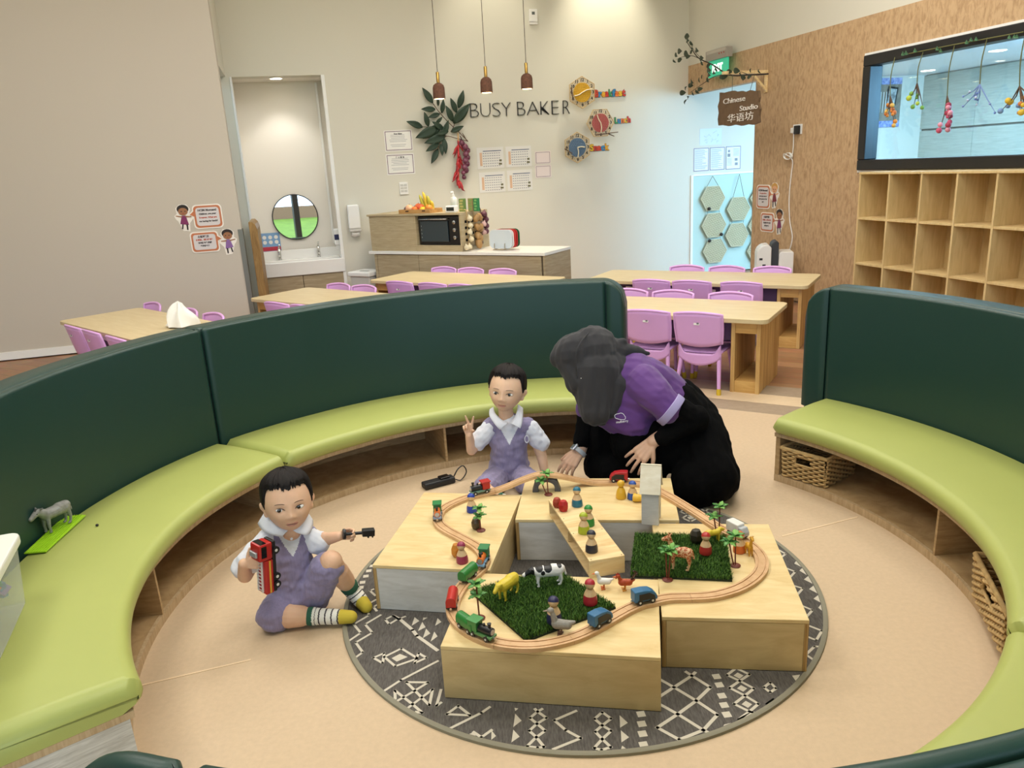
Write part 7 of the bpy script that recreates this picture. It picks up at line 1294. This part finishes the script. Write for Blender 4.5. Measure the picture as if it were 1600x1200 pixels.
def hair_cap(root, tr, front, side, back, thick, seed, name='hair'):
    nu, nv = 160, 30; r = random.Random(seed); vs, fs = [], []; jit = [r.uniform(-1, 1) for _ in range(nu)]
    for i in range(nu):
        ph = 2*math.pi*i/nu; d = abs((ph+math.pi) % (2*math.pi)-math.pi); lim = float(np.interp(d, [0, 0.6, 0.95, 1.12, 1.22, 1.36, 1.6, 1.75, 2.3, math.pi], [front, front, front*1.0, front*1.06, side*0.86, side, side*0.93, back*0.93, back, back]))
        lim += (0.07 if d < 0.8 else 0.02)*jit[i]+(0.03*math.sin(i*0.9) if d < 0.8 else 0)+0.09*max(0, 1-d/0.4)
        for j in range(nv):
            v = j/(nv-1); th = max(0.001, lim*v); o = (thick*(1-0.55*v**2)+0.007*math.exp(-((th-0.85)/0.35)**2)*(0.4+0.6*abs(math.sin(ph))))*(1 if v < 0.93 else 0.5)+0.0028*noise.noise(Vector((math.cos(ph)*9, math.sin(ph)*9, th*1.6)))+0.0015*noise.noise(Vector((math.cos(ph)*34, math.sin(ph)*34, th*2)))
            x, y, z = skull(np.array(th), np.array(ph), o); vs.append(tr((float(x), float(y), float(z))))
    for i in range(nu):
        for j in range(nv-1): a, b = i*nv+j, ((i+1) % nu)*nv+j; fs.append((a, a+1, b+1, b))
    m = MB(); m.add(vs, fs); h_ = obj(name, m, HAIR, root, smooth=80)
    md = h_.modifiers.new('depth', 'SOLIDIFY'); md.thickness = 0.004; md.offset = -1
    return h_
def ears(P, tr, scale, R3):
    for sx in (-1, 1):
        for (y, z, ry, rz, ox) in ((0.012, -0.018, 0.015, 0.023, 0.076), (0.014, -0.010, 0.017, 0.016, 0.082), (0.008, -0.036, 0.009, 0.012, 0.074)): P.append(('e', tr((sx*ox, y, z)), (0.0075*scale, ry*scale, rz*scale), Matrix(R3) @ rotm(0, sx*12, sx*-22)))
def hand(P, w, d, n, L, curl, spread, side, thumb=(0.55, 0.75, 0.3), tcurl=25, rf=0.052):
    d = d.normalized(); n = (n-d*n.dot(d)).normalized(); s = d.cross(n)*side; kn = []
    for i in range(4):
        k = w+d*L*(0.47, 0.50, 0.48, 0.43)[i]+s*(1.5-i)*L*0.118; kn.append(k); P.append(('c', w+d*L*0.06+s*(1.5-i)*L*0.055, k, L*0.085, L*0.068))
    for i in range(4):
        ln = L*(0.41, 0.46, 0.43, 0.34)[i]; a = math.radians(spread[i]); dd = d*math.cos(a)+s*math.sin(a); p = kn[i]; bend = 0.0
        for q, (fr_, r0, r1) in enumerate(((0.45, 1.15, 1.0), (0.31, 1.0, 0.92), (0.24, 0.9, 0.72))):
            bend += math.radians(curl[i]*(0.8, 1.0, 0.75)[q]); v = dd*math.cos(bend)+n*math.sin(bend); p2 = p+v*ln*fr_; P.append(('c', p, p2, L*rf*r0, L*rf*r1)); p = p2
    b = w+d*L*0.17+s*L*0.15; v = (d*thumb[0]+s*thumb[1]+n*thumb[2]).normalized(); p2 = b+v*L*0.22; P.append(('c', w+d*L*0.12+s*L*0.05, b, L*0.085, L*0.07)); P.append(('c', b, p2, L*0.07, L*0.06)); t = math.radians(tcurl); v2 = (v*math.cos(t)+(n*0.6+d*0.6-s*0.3).normalized()*math.sin(t)).normalized(); P.append(('c', p2, p2+v2*L*0.19, L*0.06, L*0.045))
def strip(root, name, inner, outer, m, thick=0.003, nv=5, bulge=0.004):
    "cloth strip between two edges, given as lists of points"
    a, b = catmull(inner, 6), catmull(outer, 6); mb = MB(); n = len(a); mb.grid(lambda u, v: a[round(u*(n-1))].lerp(b[round(u*(n-1))], v)+Vector((0, -bulge*math.sin(v*math.pi), bulge*math.sin(v*math.pi)*0.5)), n, nv); return obj(name, mb, m, root, smooth=60, solid=thick)
LILV = mat('lilac_chambray', '8f86a8', rough=0.85, sheen=0.2, var=0.13, vscale=160, stretch=(1.0, 1.0, 0.12)); SHIRT = mat('white_shirt', 'e4e6ee', rough=0.8); 
SOCK = [mat('sock_white', 'e6e4da', rough=0.9), mat('sock_stripe', '3a3338', rough=0.9), mat('sock_green', '2f5f4a', rough=0.9), mat('sock_yellow', 'c9b43c', rough=0.9)]
def sock_paint(ank, cuff, toe):
    ax = (toe-ank); la = ax.length; sx = (cuff-ank); ls = sx.length
    def f_(c):
        c = Vector(c); u = (c-ank).dot(ax)/la/la; v = (c-ank).dot(sx)/ls/ls
        if u > 0.68: return 3
        if v > 0.72: return 2
        t = u*la-max(0, v)*ls*1.0; k = (t+1.0) % 0.021
        return 1 if k < 0.0048 else 0
    return f_
ZMIN = 0.002
# ================================================================== the nearer boy
F1 = Fig(G(455, 962, 0)); J, Zf = F1.J, F1.Z
boy = thing('person', 'boy in lilac romper sitting on the floor, looking aside with toys in both hands', 'person', F1.B, F1.rz)
hc = J(449, 781, -0.015); hs_ = 0.98; R1 = rotm(-13, 0, 2); HS, surf, tr = head_shape(hs_, R1, hc)
nk = tr((0, 0.012, -0.10)); ch_ = J(450, 862, 0.01); pel = J(462, 935, 0.02)
shR, shL = J(414, 846, 0.005), J(486, 840, 0.0); elR, haR = J(383, 899, -0.045), J(381, 881, -0.135); elL, wrL = J(511, 842, -0.02), J(529, 838, -0.05)
hipR, hipL = J(440, 945, -0.01), J(484, 936, 0.0); knR, anR, toR = Zf(428, 962, 0.050), Zf(497, 963, 0.036), Zf(548, 964, 0.034)
knL, anL, toL = J(517, 878, -0.10), Zf(553, 926, 0.042), Zf(572, 948, 0.026)
P = [HS, ('c', nk, ch_+Vector((0, 0.012, 0.03)), 0.034, 0.036), ('e', ch_, (0.07, 0.055, 0.075)), ('c', ch_, pel, 0.055, 0.065), ('c', shR, elR, 0.027, 0.024), ('c', elR, haR, 0.025, 0.0175), ('c', shL, elL, 0.026, 0.0225), ('c', elL, wrL, 0.0225, 0.0165), ('c', hipR, knR, 0.046, 0.042), ('c', knR, anR, 0.041, 0.026), ('c', knR.lerp(anR, 0.35), knR.lerp(anR, 0.6), 0.041, 0.036), ('c', hipL, knL, 0.046, 0.039), ('c', knL, anL, 0.036, 0.025), ('c', knL.lerp(anL, 0.3), knL.lerp(anL, 0.6), 0.036, 0.034), ('c', anR, toR, 0.022, 0.018), ('c', anL, toL, 0.022, 0.018)]
ears(P, tr, hs_, R1)
hand(P, haR, Vector((0.9, -0.42, 0.12)), Vector((0.42, 0.9, -0.1)), 0.092, (24, 26, 28, 30), (7, 2, -3, -8), 1, (0.35, 0.95, 0.0), 8)
hand(P, wrL, Vector((1, -0.15, 0.08)), Vector((-0.05, -1, 0.0)), 0.088, (48, 60, 62, 62), (4, 1, -2, -5), -1, (0.75, 0.45, 0.35), 25)
skin('body', blob(P, 0.0026, 3, 0.4), SKIN1, boy); face_parts(boy, surf, tr, hs_, (-0.0034, 0.0), SKIN1); hair_cap(boy, tr, 1.04, 1.72, 1.98, 0.0125, 3)
hmR, hmL = hipR.lerp(knR, 0.92), hipL.lerp(knL, 0.86)
P = [('e', ch_+Vector((0, 0, 0.018)), (0.089, 0.068, 0.075)), ('c', J(420, 846, 0.005), J(481, 841, 0.003), 0.040, 0.040), ('c', J(450, 836, 0.0), ch_, 0.044, 0.06), ('c', ch_, pel, 0.076, 0.09), ('e', pel+Vector((0, 0, -0.015)), (0.105, 0.088, 0.066)), ('c', hipR, hmR, 0.062, 0.058), ('c', hipL, hmL, 0.062, 0.054), ('c', hipR.lerp(hmR, 0.7), hmR, 0.058, 0.057)]
me = blob(P, 0.0032, 5); wrinkle(me, 0.0065, 22, (1, 1, 1.6)); wrinkle(me, 0.003, 60, seed=4)
for v in me.vertices: v.co.z = max(v.co.z, ZMIN)
ap = J(458, 871, -0.06); vL, vR = J(427, 832, -0.05), J(482, 826, -0.05)
def v_paint(ap, l, r):
    def f_(c):
        if c.y > -0.01 or c.z < ap.z: return 0
        t = (c.z-ap.z)/(max(l.z, r.z)-ap.z); return 1 if ap.x+(l.x-ap.x)*t < c.x < ap.x+(r.x-ap.x)*t else 0
    return f_
rom = skin('romper', me, [LILV, SHIRT], boy, paint=v_paint(ap, vL, vR))
for nm, prims in (('sleeve', [('c', J(418, 845, 0.005), J(389, 878, -0.03), 0.040, 0.043), ('c', J(404, 860, 0), J(380, 886, -0.025), 0.040, 0.040)]), ('sleeve', [('c', J(483, 840, 0), J(497, 848, -0.01), 0.038, 0.041)])):
    me = blob(prims, 0.003, 4); wrinkle(me, 0.004, 45); skin(nm, me, SHIRT, boy)
strip(boy, 'collar', [J(414, 800, 0.03), J(424, 812, -0.02), J(437, 823, -0.05), J(452, 827, -0.058)], [J(403, 818, 0.03), J(411, 829, -0.018), J(426, 836, -0.058), J(440, 839, -0.066)], SHIRT)
strip(boy, 'collar', [J(480, 800, 0.02), J(473, 808, -0.02), J(465, 818, -0.05), J(455, 827, -0.058)], [J(489, 813, 0.02), J(488, 824, -0.02), J(480.5, 836, -0.062), J(463, 832, -0.066)], SHIRT)
for (px, py) in ((455.5, 842), (457, 858)): m = MB(); m.lathe([(0.0045, 0), (0.004, 0.0015)], J(px, py, -0.073), 10, rotm(90, 0, 0)); obj('button', m, SHIRT, boy)
for an, to, kn, nm in ((anR, toR, knR, 'sock'), (anL, toL, knL, 'sock')):
    cu = an.lerp(kn, 0.16 if nm == 'sock' and an is anR else 0.24); me = blob([('c', cu, an, 0.0315, 0.0285), ('c', an, an.lerp(to, 0.55), 0.0275, 0.026), ('c', an.lerp(to, 0.5), to, 0.026, 0.022), ('e', an+(an-to).normalized()*0.006+Vector((0, 0, -0.006)), (0.024, 0.024, 0.024))], 0.0022, 3)
    for v in me.vertices: v.co.z = max(v.co.z, 0.0098)
    skin(nm, me, SOCK, boy, paint=sock_paint(an, cu, to))
# toys he holds
ft = J(420, 842, -0.145); fb = J(424, 920, -0.145); ax = (ft-fb); Lt = ax.length; zx = ax.normalized(); fwd = Vector((-0.86, -0.5, 0.0)); fwd = (fwd-zx*fwd.dot(zx)).normalized(); sd = fwd.cross(zx)
W3 = Matrix.Rotation(F1.rz, 3, 'Z'); fire = thing('toy_fire_engine', 'red toy fire engine held upright in the nearer boy\'s hand', 'toy fire engine', F1.B+W3 @ ((ft+fb)/2)); mt = (W3 @ Matrix((zx, sd, fwd)).transposed()); fire.rotation_euler = mt.to_euler()
FR = mat('fire_red', 'b3211f', rough=0.3, spec=0.6); FY = mat('fire_yellow', 'd9a83a', rough=0.4)
m = MB(); m.b2((-Lt/2, -0.024, -0.008), (Lt/2, 0.024, 0.004)); obj('chassis', m, WHB, fire, bevel=0.003); m = MB(); m.b2((-Lt/2, -0.026, 0.0045), (Lt*0.16, 0.026, 0.034)); bd_ = obj('ladder_body', m, FR, fire, bevel=0.004)
m = MB(); m.b2((Lt*0.17, -0.026, 0.0045), (Lt/2, 0.026, 0.052)); cbn = obj('cab', m, FR, fire, bevel=0.006); m = MB(); m.b2((Lt*0.24, -0.0265, 0.026), (Lt*0.46, 0.0265, 0.044)); obj('cab_windows', m, mat('dark_window', '101216', rough=0.1), cbn); m = MB(); m.b2((Lt*0.5, -0.022, 0.024), (Lt*0.505, 0.022, 0.045)); obj('windscreen', m, MATS['dark_window'], cbn); m = MB(); m.b2((Lt*0.26, -0.018, 0.0525), (Lt*0.36, 0.018, 0.060)); obj('light_bar', m, mat('silver_paint', 'b9bcc0'), cbn, bevel=0.002)
for sy in (-1, 1): m = MB(); m.b2((-Lt*0.46, sy*0.012-0.002, 0.0345), (Lt*0.14, sy*0.012+0.002, 0.040)); obj('ladder_rail', m, HUB, bd_)
m = MB()
for k in range(9): m.b2((-Lt*0.44+k*Lt*0.068, -0.012, 0.036), (-Lt*0.43+k*Lt*0.068, 0.012, 0.039))
tag(obj('ladder_rungs', m, HUB, bd_), kind='stuff'); m = MB(); m.b2((-Lt*0.48, -0.0266, 0.014), (Lt*0.15, 0.0266, 0.020)); obj('yellow_stripe', m, FY, bd_); m = MB(); m.b2((-Lt*0.5-0.001, -0.02, 0.01), (-Lt*0.5-0.0002, 0.02, 0.028)); obj('rear_panel', m, FY, bd_)
for x in (-0.36, -0.2, 0.32):
    for sy in (-1, 1): m = MB(); m.cyl((x*Lt, sy*0.021, -0.006), (x*Lt, sy*0.029, -0.006), 0.0125, 16); wl = obj('wheel', m, WHB, fire, smooth=40); m = MB(); m.cyl((x*Lt, sy*0.0291, -0.006), (x*Lt, sy*0.030, -0.006), 0.005, 10); obj('hub', m, HUB, wl, smooth=40)
w0_, w1_ = J(534, 835, -0.075), J(585, 831, -0.075); d = (W3 @ (w1_-w0_)); wandl = d.length; wand = thing('toy_spanner', 'black plastic toy tool held out in the nearer boy\'s other hand', 'toy tool', F1.B+W3 @ w0_); wand.rotation_euler = d.to_track_quat('X', 'Z').to_euler()
BP_ = mat('black_toy_plastic', '141416', rough=0.35); m = MB(); m.cyl((0.006, 0, 0), (wandl*0.7, 0, 0), 0.0055, 10); obj('shaft', m, BP_, wand, smooth=40); m = MB(); m.lathe([(0.018, -0.005), (0.018, 0.005)], (0.008, 0, 0), 16, rotm(0, 90, 0)); obj('grip_disc', m, BP_, wand, bevel=0.002)
m = MB(); m.b2((wandl*0.62, -0.012, -0.011), (wandl*1.0, 0.012, 0.012)); m.b2((wandl*0.78, -0.006, -0.019), (wandl*0.84, 0.006, -0.0112)); m.b2((wandl*0.92, -0.006, -0.019), (wandl*0.97, 0.006, -0.0112)); obj('tool_head', m, BP_, wand, bevel=0.002)
# ================================================================== the boy by the back bench
ZMIN = 0.0098
F2_ = Fig(G(795, 752, 0)); J, Zf = F2_.J, F2_.Z
b2_ = thing('person', 'boy in lilac romper making a two-finger sign, sitting before the long bench', 'person', F2_.B, F2_.rz)
hc = J(792, 607, -0.01); R2 = rotm(-11, 7, -15); hs_ = 1.02; HS, surf, tr = head_shape(hs_, R2, hc); nk = tr((0, 0.012, -0.09)); ch_ = J(795, 692, 0.01); pel = J(795, 738, 0.03)
shR, shL = J(763, 669, 0.0), J(831, 670, 0.0); elR, wrR = J(737, 703, -0.03), J(733, 680, -0.06); elL, wrL = J(846, 711, -0.01), J(852, 742, -0.04)
hipR, hipL = J(780, 745, 0.0), J(812, 745, 0.0); knR, knL = Zf(756, 768, 0.06), Zf(842, 766, 0.06); anR, anL = Zf(792, 785, 0.04), Zf(812, 787, 0.04); toR, toL = Zf(808, 790, 0.035), Zf(795, 793, 0.035)
P = [HS, ('c', nk, ch_+Vector((0, 0.012, 0.04)), 0.035, 0.037), ('e', ch_, (0.075, 0.055, 0.08)), ('c', ch_, pel, 0.06, 0.07), ('c', shR, elR, 0.029, 0.0255), ('c', elR, wrR, 0.0255, 0.0185), ('c', shL, elL, 0.029, 0.0255), ('c', elL, wrL, 0.0255, 0.0185), ('c', hipR, knR, 0.05, 0.044), ('c', hipL, knL, 0.05, 0.044), ('c', knR, anR, 0.04, 0.026), ('c', knL, anL, 0.04, 0.026), ('c', anR, toR, 0.022, 0.018), ('c', anL, toL, 0.022, 0.018)]
ears(P, tr, hs_, R2); hand(P, wrR, Vector((-0.05, -0.12, 1)), Vector((0.05, -1, 0.0)), 0.106, (2, 2, 74, 76), (-16, 15, -2, -4)[::1] if False else (17, -14, -4, -6), 1, (0.35, 0.3, 0.75), 55)
hand(P, wrL, Vector((0.1, -0.2, -1)), Vector((0.0, 1, -0.2)), 0.098, (20, 22, 25, 28), (5, 1, -2, -5), 1)
skin('body', blob(P, 0.0026, 3, 0.4), SKIN2, b2_); face_parts(b2_, surf, tr, hs_, (-0.0008, -0.0004), SKIN2); hair_cap(b2_, tr, 0.98, 1.66, 1.93, 0.0155, 9)
hmR, hmL = hipR.lerp(knR, 0.78), hipL.lerp(knL, 0.8)
P = [('e', ch_+Vector((0, 0, 0.02)), (0.097, 0.073, 0.085)), ('c', J(769, 665, 0.005), J(825, 666, 0.005), 0.043, 0.043), ('c', J(795, 658, 0.0), ch_, 0.046, 0.06), ('c', ch_, pel, 0.083, 0.10), ('e', pel+Vector((0, 0, -0.02)), (0.118, 0.095, 0.065)), ('c', hipR, hmR, 0.066, 0.062), ('c', hipL, hmL, 0.066, 0.062)]
me = blob(P, 0.0034, 5); wrinkle(me, 0.006, 20, (1, 1, 1.6)); wrinkle(me, 0.0028, 55, seed=9)
for v in me.vertices: v.co.z = max(v.co.z, ZMIN)
skin('romper', me, [LILV, SHIRT], b2_, paint=v_paint(J(796, 695, -0.07), J(766, 648, -0.05), J(825, 648, -0.05)))
for prims in ([('c', J(766, 668, 0), J(751, 685, -0.012), 0.040, 0.044), ('c', J(758, 676, 0), J(747, 690, -0.014), 0.042, 0.043)], [('c', J(829, 668, 0), J(841, 688, 0), 0.040, 0.044), ('c', J(835, 678, 0), J(845, 692, 0), 0.042, 0.043)]):
    me = blob(prims, 0.003, 4); wrinkle(me, 0.004, 45); skin('sleeve', me, SHIRT, b2_)
strip(b2_, 'collar', [J(771, 636, 0.03), J(774, 646, -0.03), J(784, 656, -0.06), J(794, 661, -0.07)], [J(765, 640, 0.03), J(765, 650, -0.035), J(774, 664, -0.078), J(781, 671.5, -0.086)], SHIRT)
strip(b2_, 'collar', [J(809, 632, 0.035), J(808, 641, -0.03), J(803, 654, -0.06), J(797, 661, -0.07)], [J(817, 638, 0.035), J(817, 650, -0.03), J(815.5, 662, -0.07), J(813, 669.5, -0.084)], SHIRT)
m = MB(); m.lathe([(0.0145, 0), (0.0145, 0.0015)], (0, 0, 0), 20, rotm(90, 0, 0)); m.v = [tuple(Vector((v[0]*0.75, v[1], v[2]*1.35))+J(823, 686, -0.068)) for v in m.v]; bdg = obj('badge', m, SHIRT, b2_); m = MB(); m.lathe([(0.010, 0), (0.010, 0.0008)], (0, 0, 0), 18, rotm(90, 0, 0)); m.v = [tuple(Vector((v[0]*0.75, v[1], v[2]*1.4))+J(823, 686, -0.0702)) for v in m.v]; obj('badge_emblem', m, LILV, bdg)
for an, to, kn in ((anR, toR, knR), (anL, toL, knL)):
    cu = an.lerp(kn, 0.3); me = blob([('c', cu, an, 0.031, 0.028), ('c', an, to, 0.027, 0.022)], 0.0024, 3)
    for v in me.vertices: v.co.z = max(v.co.z, ZMIN)
    skin('sock', me, SOCK, b2_, paint=sock_paint(an, cu, to))
# ================================================================== the kneeling woman
F3 = Fig(G(1030, 772, 0)); J, Zf = F3.J, F3.Z
wo = thing('person', 'woman in charcoal headscarf, purple polo and black skirt kneeling over the train track', 'person', F3.B, F3.rz)
HIJ = mat('charcoal_scarf', '302f32', rough=0.9, sheen=0.1, var=0.08, vscale=20); POLO = mat('purple_polo', '5f377c', rough=0.8, sheen=0.2, bump=0.2, bscale=500); LAVC = mat('lavender_cuff', 'aaa0cc', rough=0.85, bump=0.3, bscale=400); BLKC = mat('black_cloth', '060607', rough=0.95, spec=0.12)
hc = J(913, 566, 0.02); Rw = rotm(0, 0, 0); Rw = Matrix.Rotation(math.radians(22), 3, 'Y') @ Matrix.Rotation(math.radians(-62), 3, 'Z') @ rotm(28, 0, 0); HS, surf, tr = head_shape(1.06, Rw, hc)
shN, shF = J(1000, 600, -0.04), J(945, 610, 0.17); elN, wrN = J(1083, 654, -0.04), J(1020, 690, -0.12); elF, wrF = J(918, 655, 0.12), J(907, 704, 0.03); nk = J(948, 580, 0.06)
P = [HS, ('c', tr((0, 0.02, -0.09)), nk, 0.055, 0.055), ('c', nk, J(1000, 610, 0.06), 0.06, 0.1), ('c', J(1000, 610, 0.06), J(1050, 640, 0.1), 0.1, 0.11), ('c', shN, elN, 0.05, 0.042), ('c', elN, wrN, 0.042, 0.028), ('c', shF, elF, 0.045, 0.04), ('c', elF, wrF, 0.04, 0.0275)]
hand(P, wrN, J(990, 722, -0.165)-wrN, Vector((-0.3, 0.5, -0.8)), 0.172, (16, 16, 16, 16), (13, 4, -6, -17), 1, (0.6, 0.6, 0.35), 20, 0.047)
hand(P, wrF, J(882, 734, -0.02)-wrF, Vector((-0.1, 0.5, -1)), 0.165, (18, 20, 22, 24), (6, 2, -2, -6), -1, (0.7, 0.5, 0.3), 15, 0.047)
skin('body', blob(P, 0.0034, 3, 0.4), SKIN3, wo)
# headscarf
P = [('e', hc+Vector((0.012, 0.01, 0.01)), (0.128, 0.13, 0.128)), ('c', J(893, 553, 0.0), J(925, 548, 0.02), 0.085, 0.115), ('c', J(879, 558, -0.01), J(905, 555, 0.0), 0.055, 0.10), ('c', J(888, 566, -0.02), J(912, 590, -0.03), 0.06, 0.09), ('c', J(925, 565, 0.02), J(945, 575, 0.04), 0.12, 0.112), ('c', J(930, 580, -0.02), J(930, 640, -0.09), 0.115, 0.072), ('c', J(932, 640, -0.09), J(940, 660, -0.10), 0.065, 0.02), ('c', J(920, 640, -0.07), J(930, 655, -0.09), 0.05, 0.03), ('c', J(955, 570, 0.06), J(985, 572, 0.06), 0.09, 0.05), ('c', J(960, 600, -0.03), J(950, 640, -0.07), 0.062, 0.045), ('c', J(965, 538, 0.05), J(975, 533, 0.05), 0.035, 0.018), ('c', J(970, 545, 0.05), J(1012, 552, 0.08), 0.035, 0.014), ('c', J(935, 545, 0.03), J(965, 548, 0.05), 0.09, 0.05)]
me = blob(P, 0.0042, 6); wrinkle(me, 0.009, 9, (1.6, 1, 0.5)); wrinkle(me, 0.006, 26, (1.8, 1, 0.45), 3.0); skin('headscarf', me, HIJ, wo)
m = MB(); m.tube(catmull([J(925, 514, 0.0), J(902, 545, -0.118), J(901, 585, -0.113), J(908, 606, -0.11)], 6), 0.003, 6); obj('scarf_seam', m, HIJ, wo, smooth=60)
m = MB(); m.sph(J(908.5, 591, -0.118), 0.004, 8); obj('scarf_pin', m, mat('pearl', 'e9e9ea', rough=0.2), wo)
# polo
P = [('c', J(985, 592, 0.06), J(1040, 632, 0.10), 0.128, 0.135), ('c', J(955, 610, 0.06), J(1000, 615, 0.05), 0.125, 0.14), ('c', J(945, 630, 0.03), J(985, 648, 0.02), 0.10, 0.115), ('c', J(1005, 600, -0.03), J(1026, 618, -0.07), 0.085, 0.076), ('c', J(1026, 618, -0.07), J(1041, 635, -0.085), 0.074, 0.070), ('c', shF, J(920, 640, 0.13), 0.07, 0.06), ('c', J(1010, 592, 0.07), J(1042, 615, 0.1), 0.1, 0.1)]
me = blob(P, 0.0044, 5); wrinkle(me, 0.009, 8, (1.3, 1, 1)); wrinkle(me, 0.0035, 24, (0.5, 1, 1.8), 2.0); skin('polo_shirt', me, POLO, wo)
a, b = J(1041, 635, -0.085), J(1050, 642, -0.088); me = blob([('c', a, b, 0.0735, 0.069)], 0.0035, 2); 
cu_ = MB(); ax_ = (b-a).normalized(); q = ax_.to_track_quat('Z', 'Y').to_matrix(); cu_.lathe([(0.071, 0.0), (0.0745, 0.002), (0.075, 0.03), (0.0725, 0.034), (0.066, 0.034)], a+ax_*0.006, 36, q); obj('sleeve_cuff', cu_, LAVC, wo, smooth=50)
# black under-sleeves and skirt
P = [('c', J(1035, 628, -0.08), elN, 0.062, 0.056), ('c', elN, J(1034, 684, -0.115), 0.055, 0.038), ('e', elN+Vector((0.01, 0, 0.0)), (0.06, 0.055, 0.06))]
me = blob(P, 0.004, 4); wrinkle(me, 0.006, 30); skin('under_sleeve', me, BLKC, wo)
me = blob([('c', J(922, 638, 0.13), elF, 0.056, 0.05), ('c', elF, J(909, 690, 0.05), 0.05, 0.040)], 0.004, 4); wrinkle(me, 0.005, 30); skin('under_sleeve', me, BLKC, wo)
P = [('e', J(1062, 655, 0.12), (0.15, 0.17, 0.15)), ('c', J(1050, 640, 0.1), J(1085, 700, 0.12), 0.14, 0.16), ('c', Zf(1090, 752, 0.10), Zf(1115, 745, 0.09), 0.12, 0.10), ('c', J(1040, 690, 0.05), Zf(960, 735, 0.09), 0.15, 0.09), ('c', J(1030, 680, 0.15), Zf(940, 728, 0.10), 0.15, 0.085), ('c', J(980, 660, 0.10), J(940, 690, 0.12), 0.11, 0.10), ('c', Zf(1090, 750, 0.08), Zf(1103, 768, 0.06), 0.09, 0.06), ('c', Zf(1120, 755, 0.06), Zf(1135, 750, 0.045), 0.075, 0.05), ('c', J(1068, 612, 0.15), J(1098, 650, 0.16), 0.06, 0.08), ('c', J(985, 690, 0.0), Zf(1015, 738, 0.09), 0.10, 0.08), ('c', J(1083, 665, 0.12), Zf(1112, 745, 0.12), 0.13, 0.12)]
me = blob(P, 0.0055, 6); wrinkle(me, 0.012, 10, (1.5, 1, 0.7)); wrinkle(me, 0.006, 26, (1.5, 1, 0.6), 5.0)
for v in me.vertices: v.co.z = max(v.co.z, ZMIN)
skin('skirt', me, BLKC, wo)
# watch
wd = (wrF-elF).normalized(); hd_ = (J(882, 734, -0.02)-wrF).normalized(); q = hd_.to_track_quat('Z', 'Y').to_matrix(); c = wrF+hd_*0.006; m = MB(); m.lathe([(0.0315, -0.010), (0.0335, -0.009), (0.0335, 0.009), (0.0315, 0.010)], c, 28, q); wt_ = obj('watch_strap', m, mat('grey_strap', 'b9bcc2', rough=0.5), wo, smooth=40)
s_ = Vector((-0.85, -0.45, 0.2)); s_ = (s_-hd_*s_.dot(hd_)).normalized(); m = MB(); m.box((0, 0, 0), (0.034, 0.012, 0.036), Matrix((hd_.cross(s_), s_, hd_)).transposed()); m.v = [tuple(Vector(v)+c+s_*0.036) for v in m.v]; obj('watch_case', m, mat('watch_steel', 'c9ccd2', rough=0.2, metal=0.8), wt_, bevel=0.004)
# cloud emblem and lettering on the polo
pc = J(969, 652, -0.105); em = MB(); cl = [(-0.02, -0.006), (-0.024, 0.004), (-0.017, 0.012), (-0.008, 0.015), (0.0, 0.019), (0.010, 0.017), (0.017, 0.010), (0.022, 0.003), (0.021, -0.006), (0.008, -0.010), (-0.008, -0.009), (-0.02, -0.006)]
def on_polo(x, z):
    r_ = math.radians(-8); return pc+Vector((x*math.cos(r_)-z*math.sin(r_), 0, x*math.sin(r_)+z*math.cos(r_)))
em.tube(catmull([on_polo(*p) for p in cl], 4), 0.0014, 5); obj('cloud_emblem', em, SHIRT, wo, smooth=60)
tme = text_mesh('mulberry', 0.014, 0.001, bold=0.0003); tme.materials.clear(); tme.materials.append(SHIRT); lt = link('emblem_lettering', tme, wo, pc+Vector((0.008, -0.001, -0.019))); lt.rotation_euler = (0, math.radians(-8), 0); tag(lt, kind='stuff')
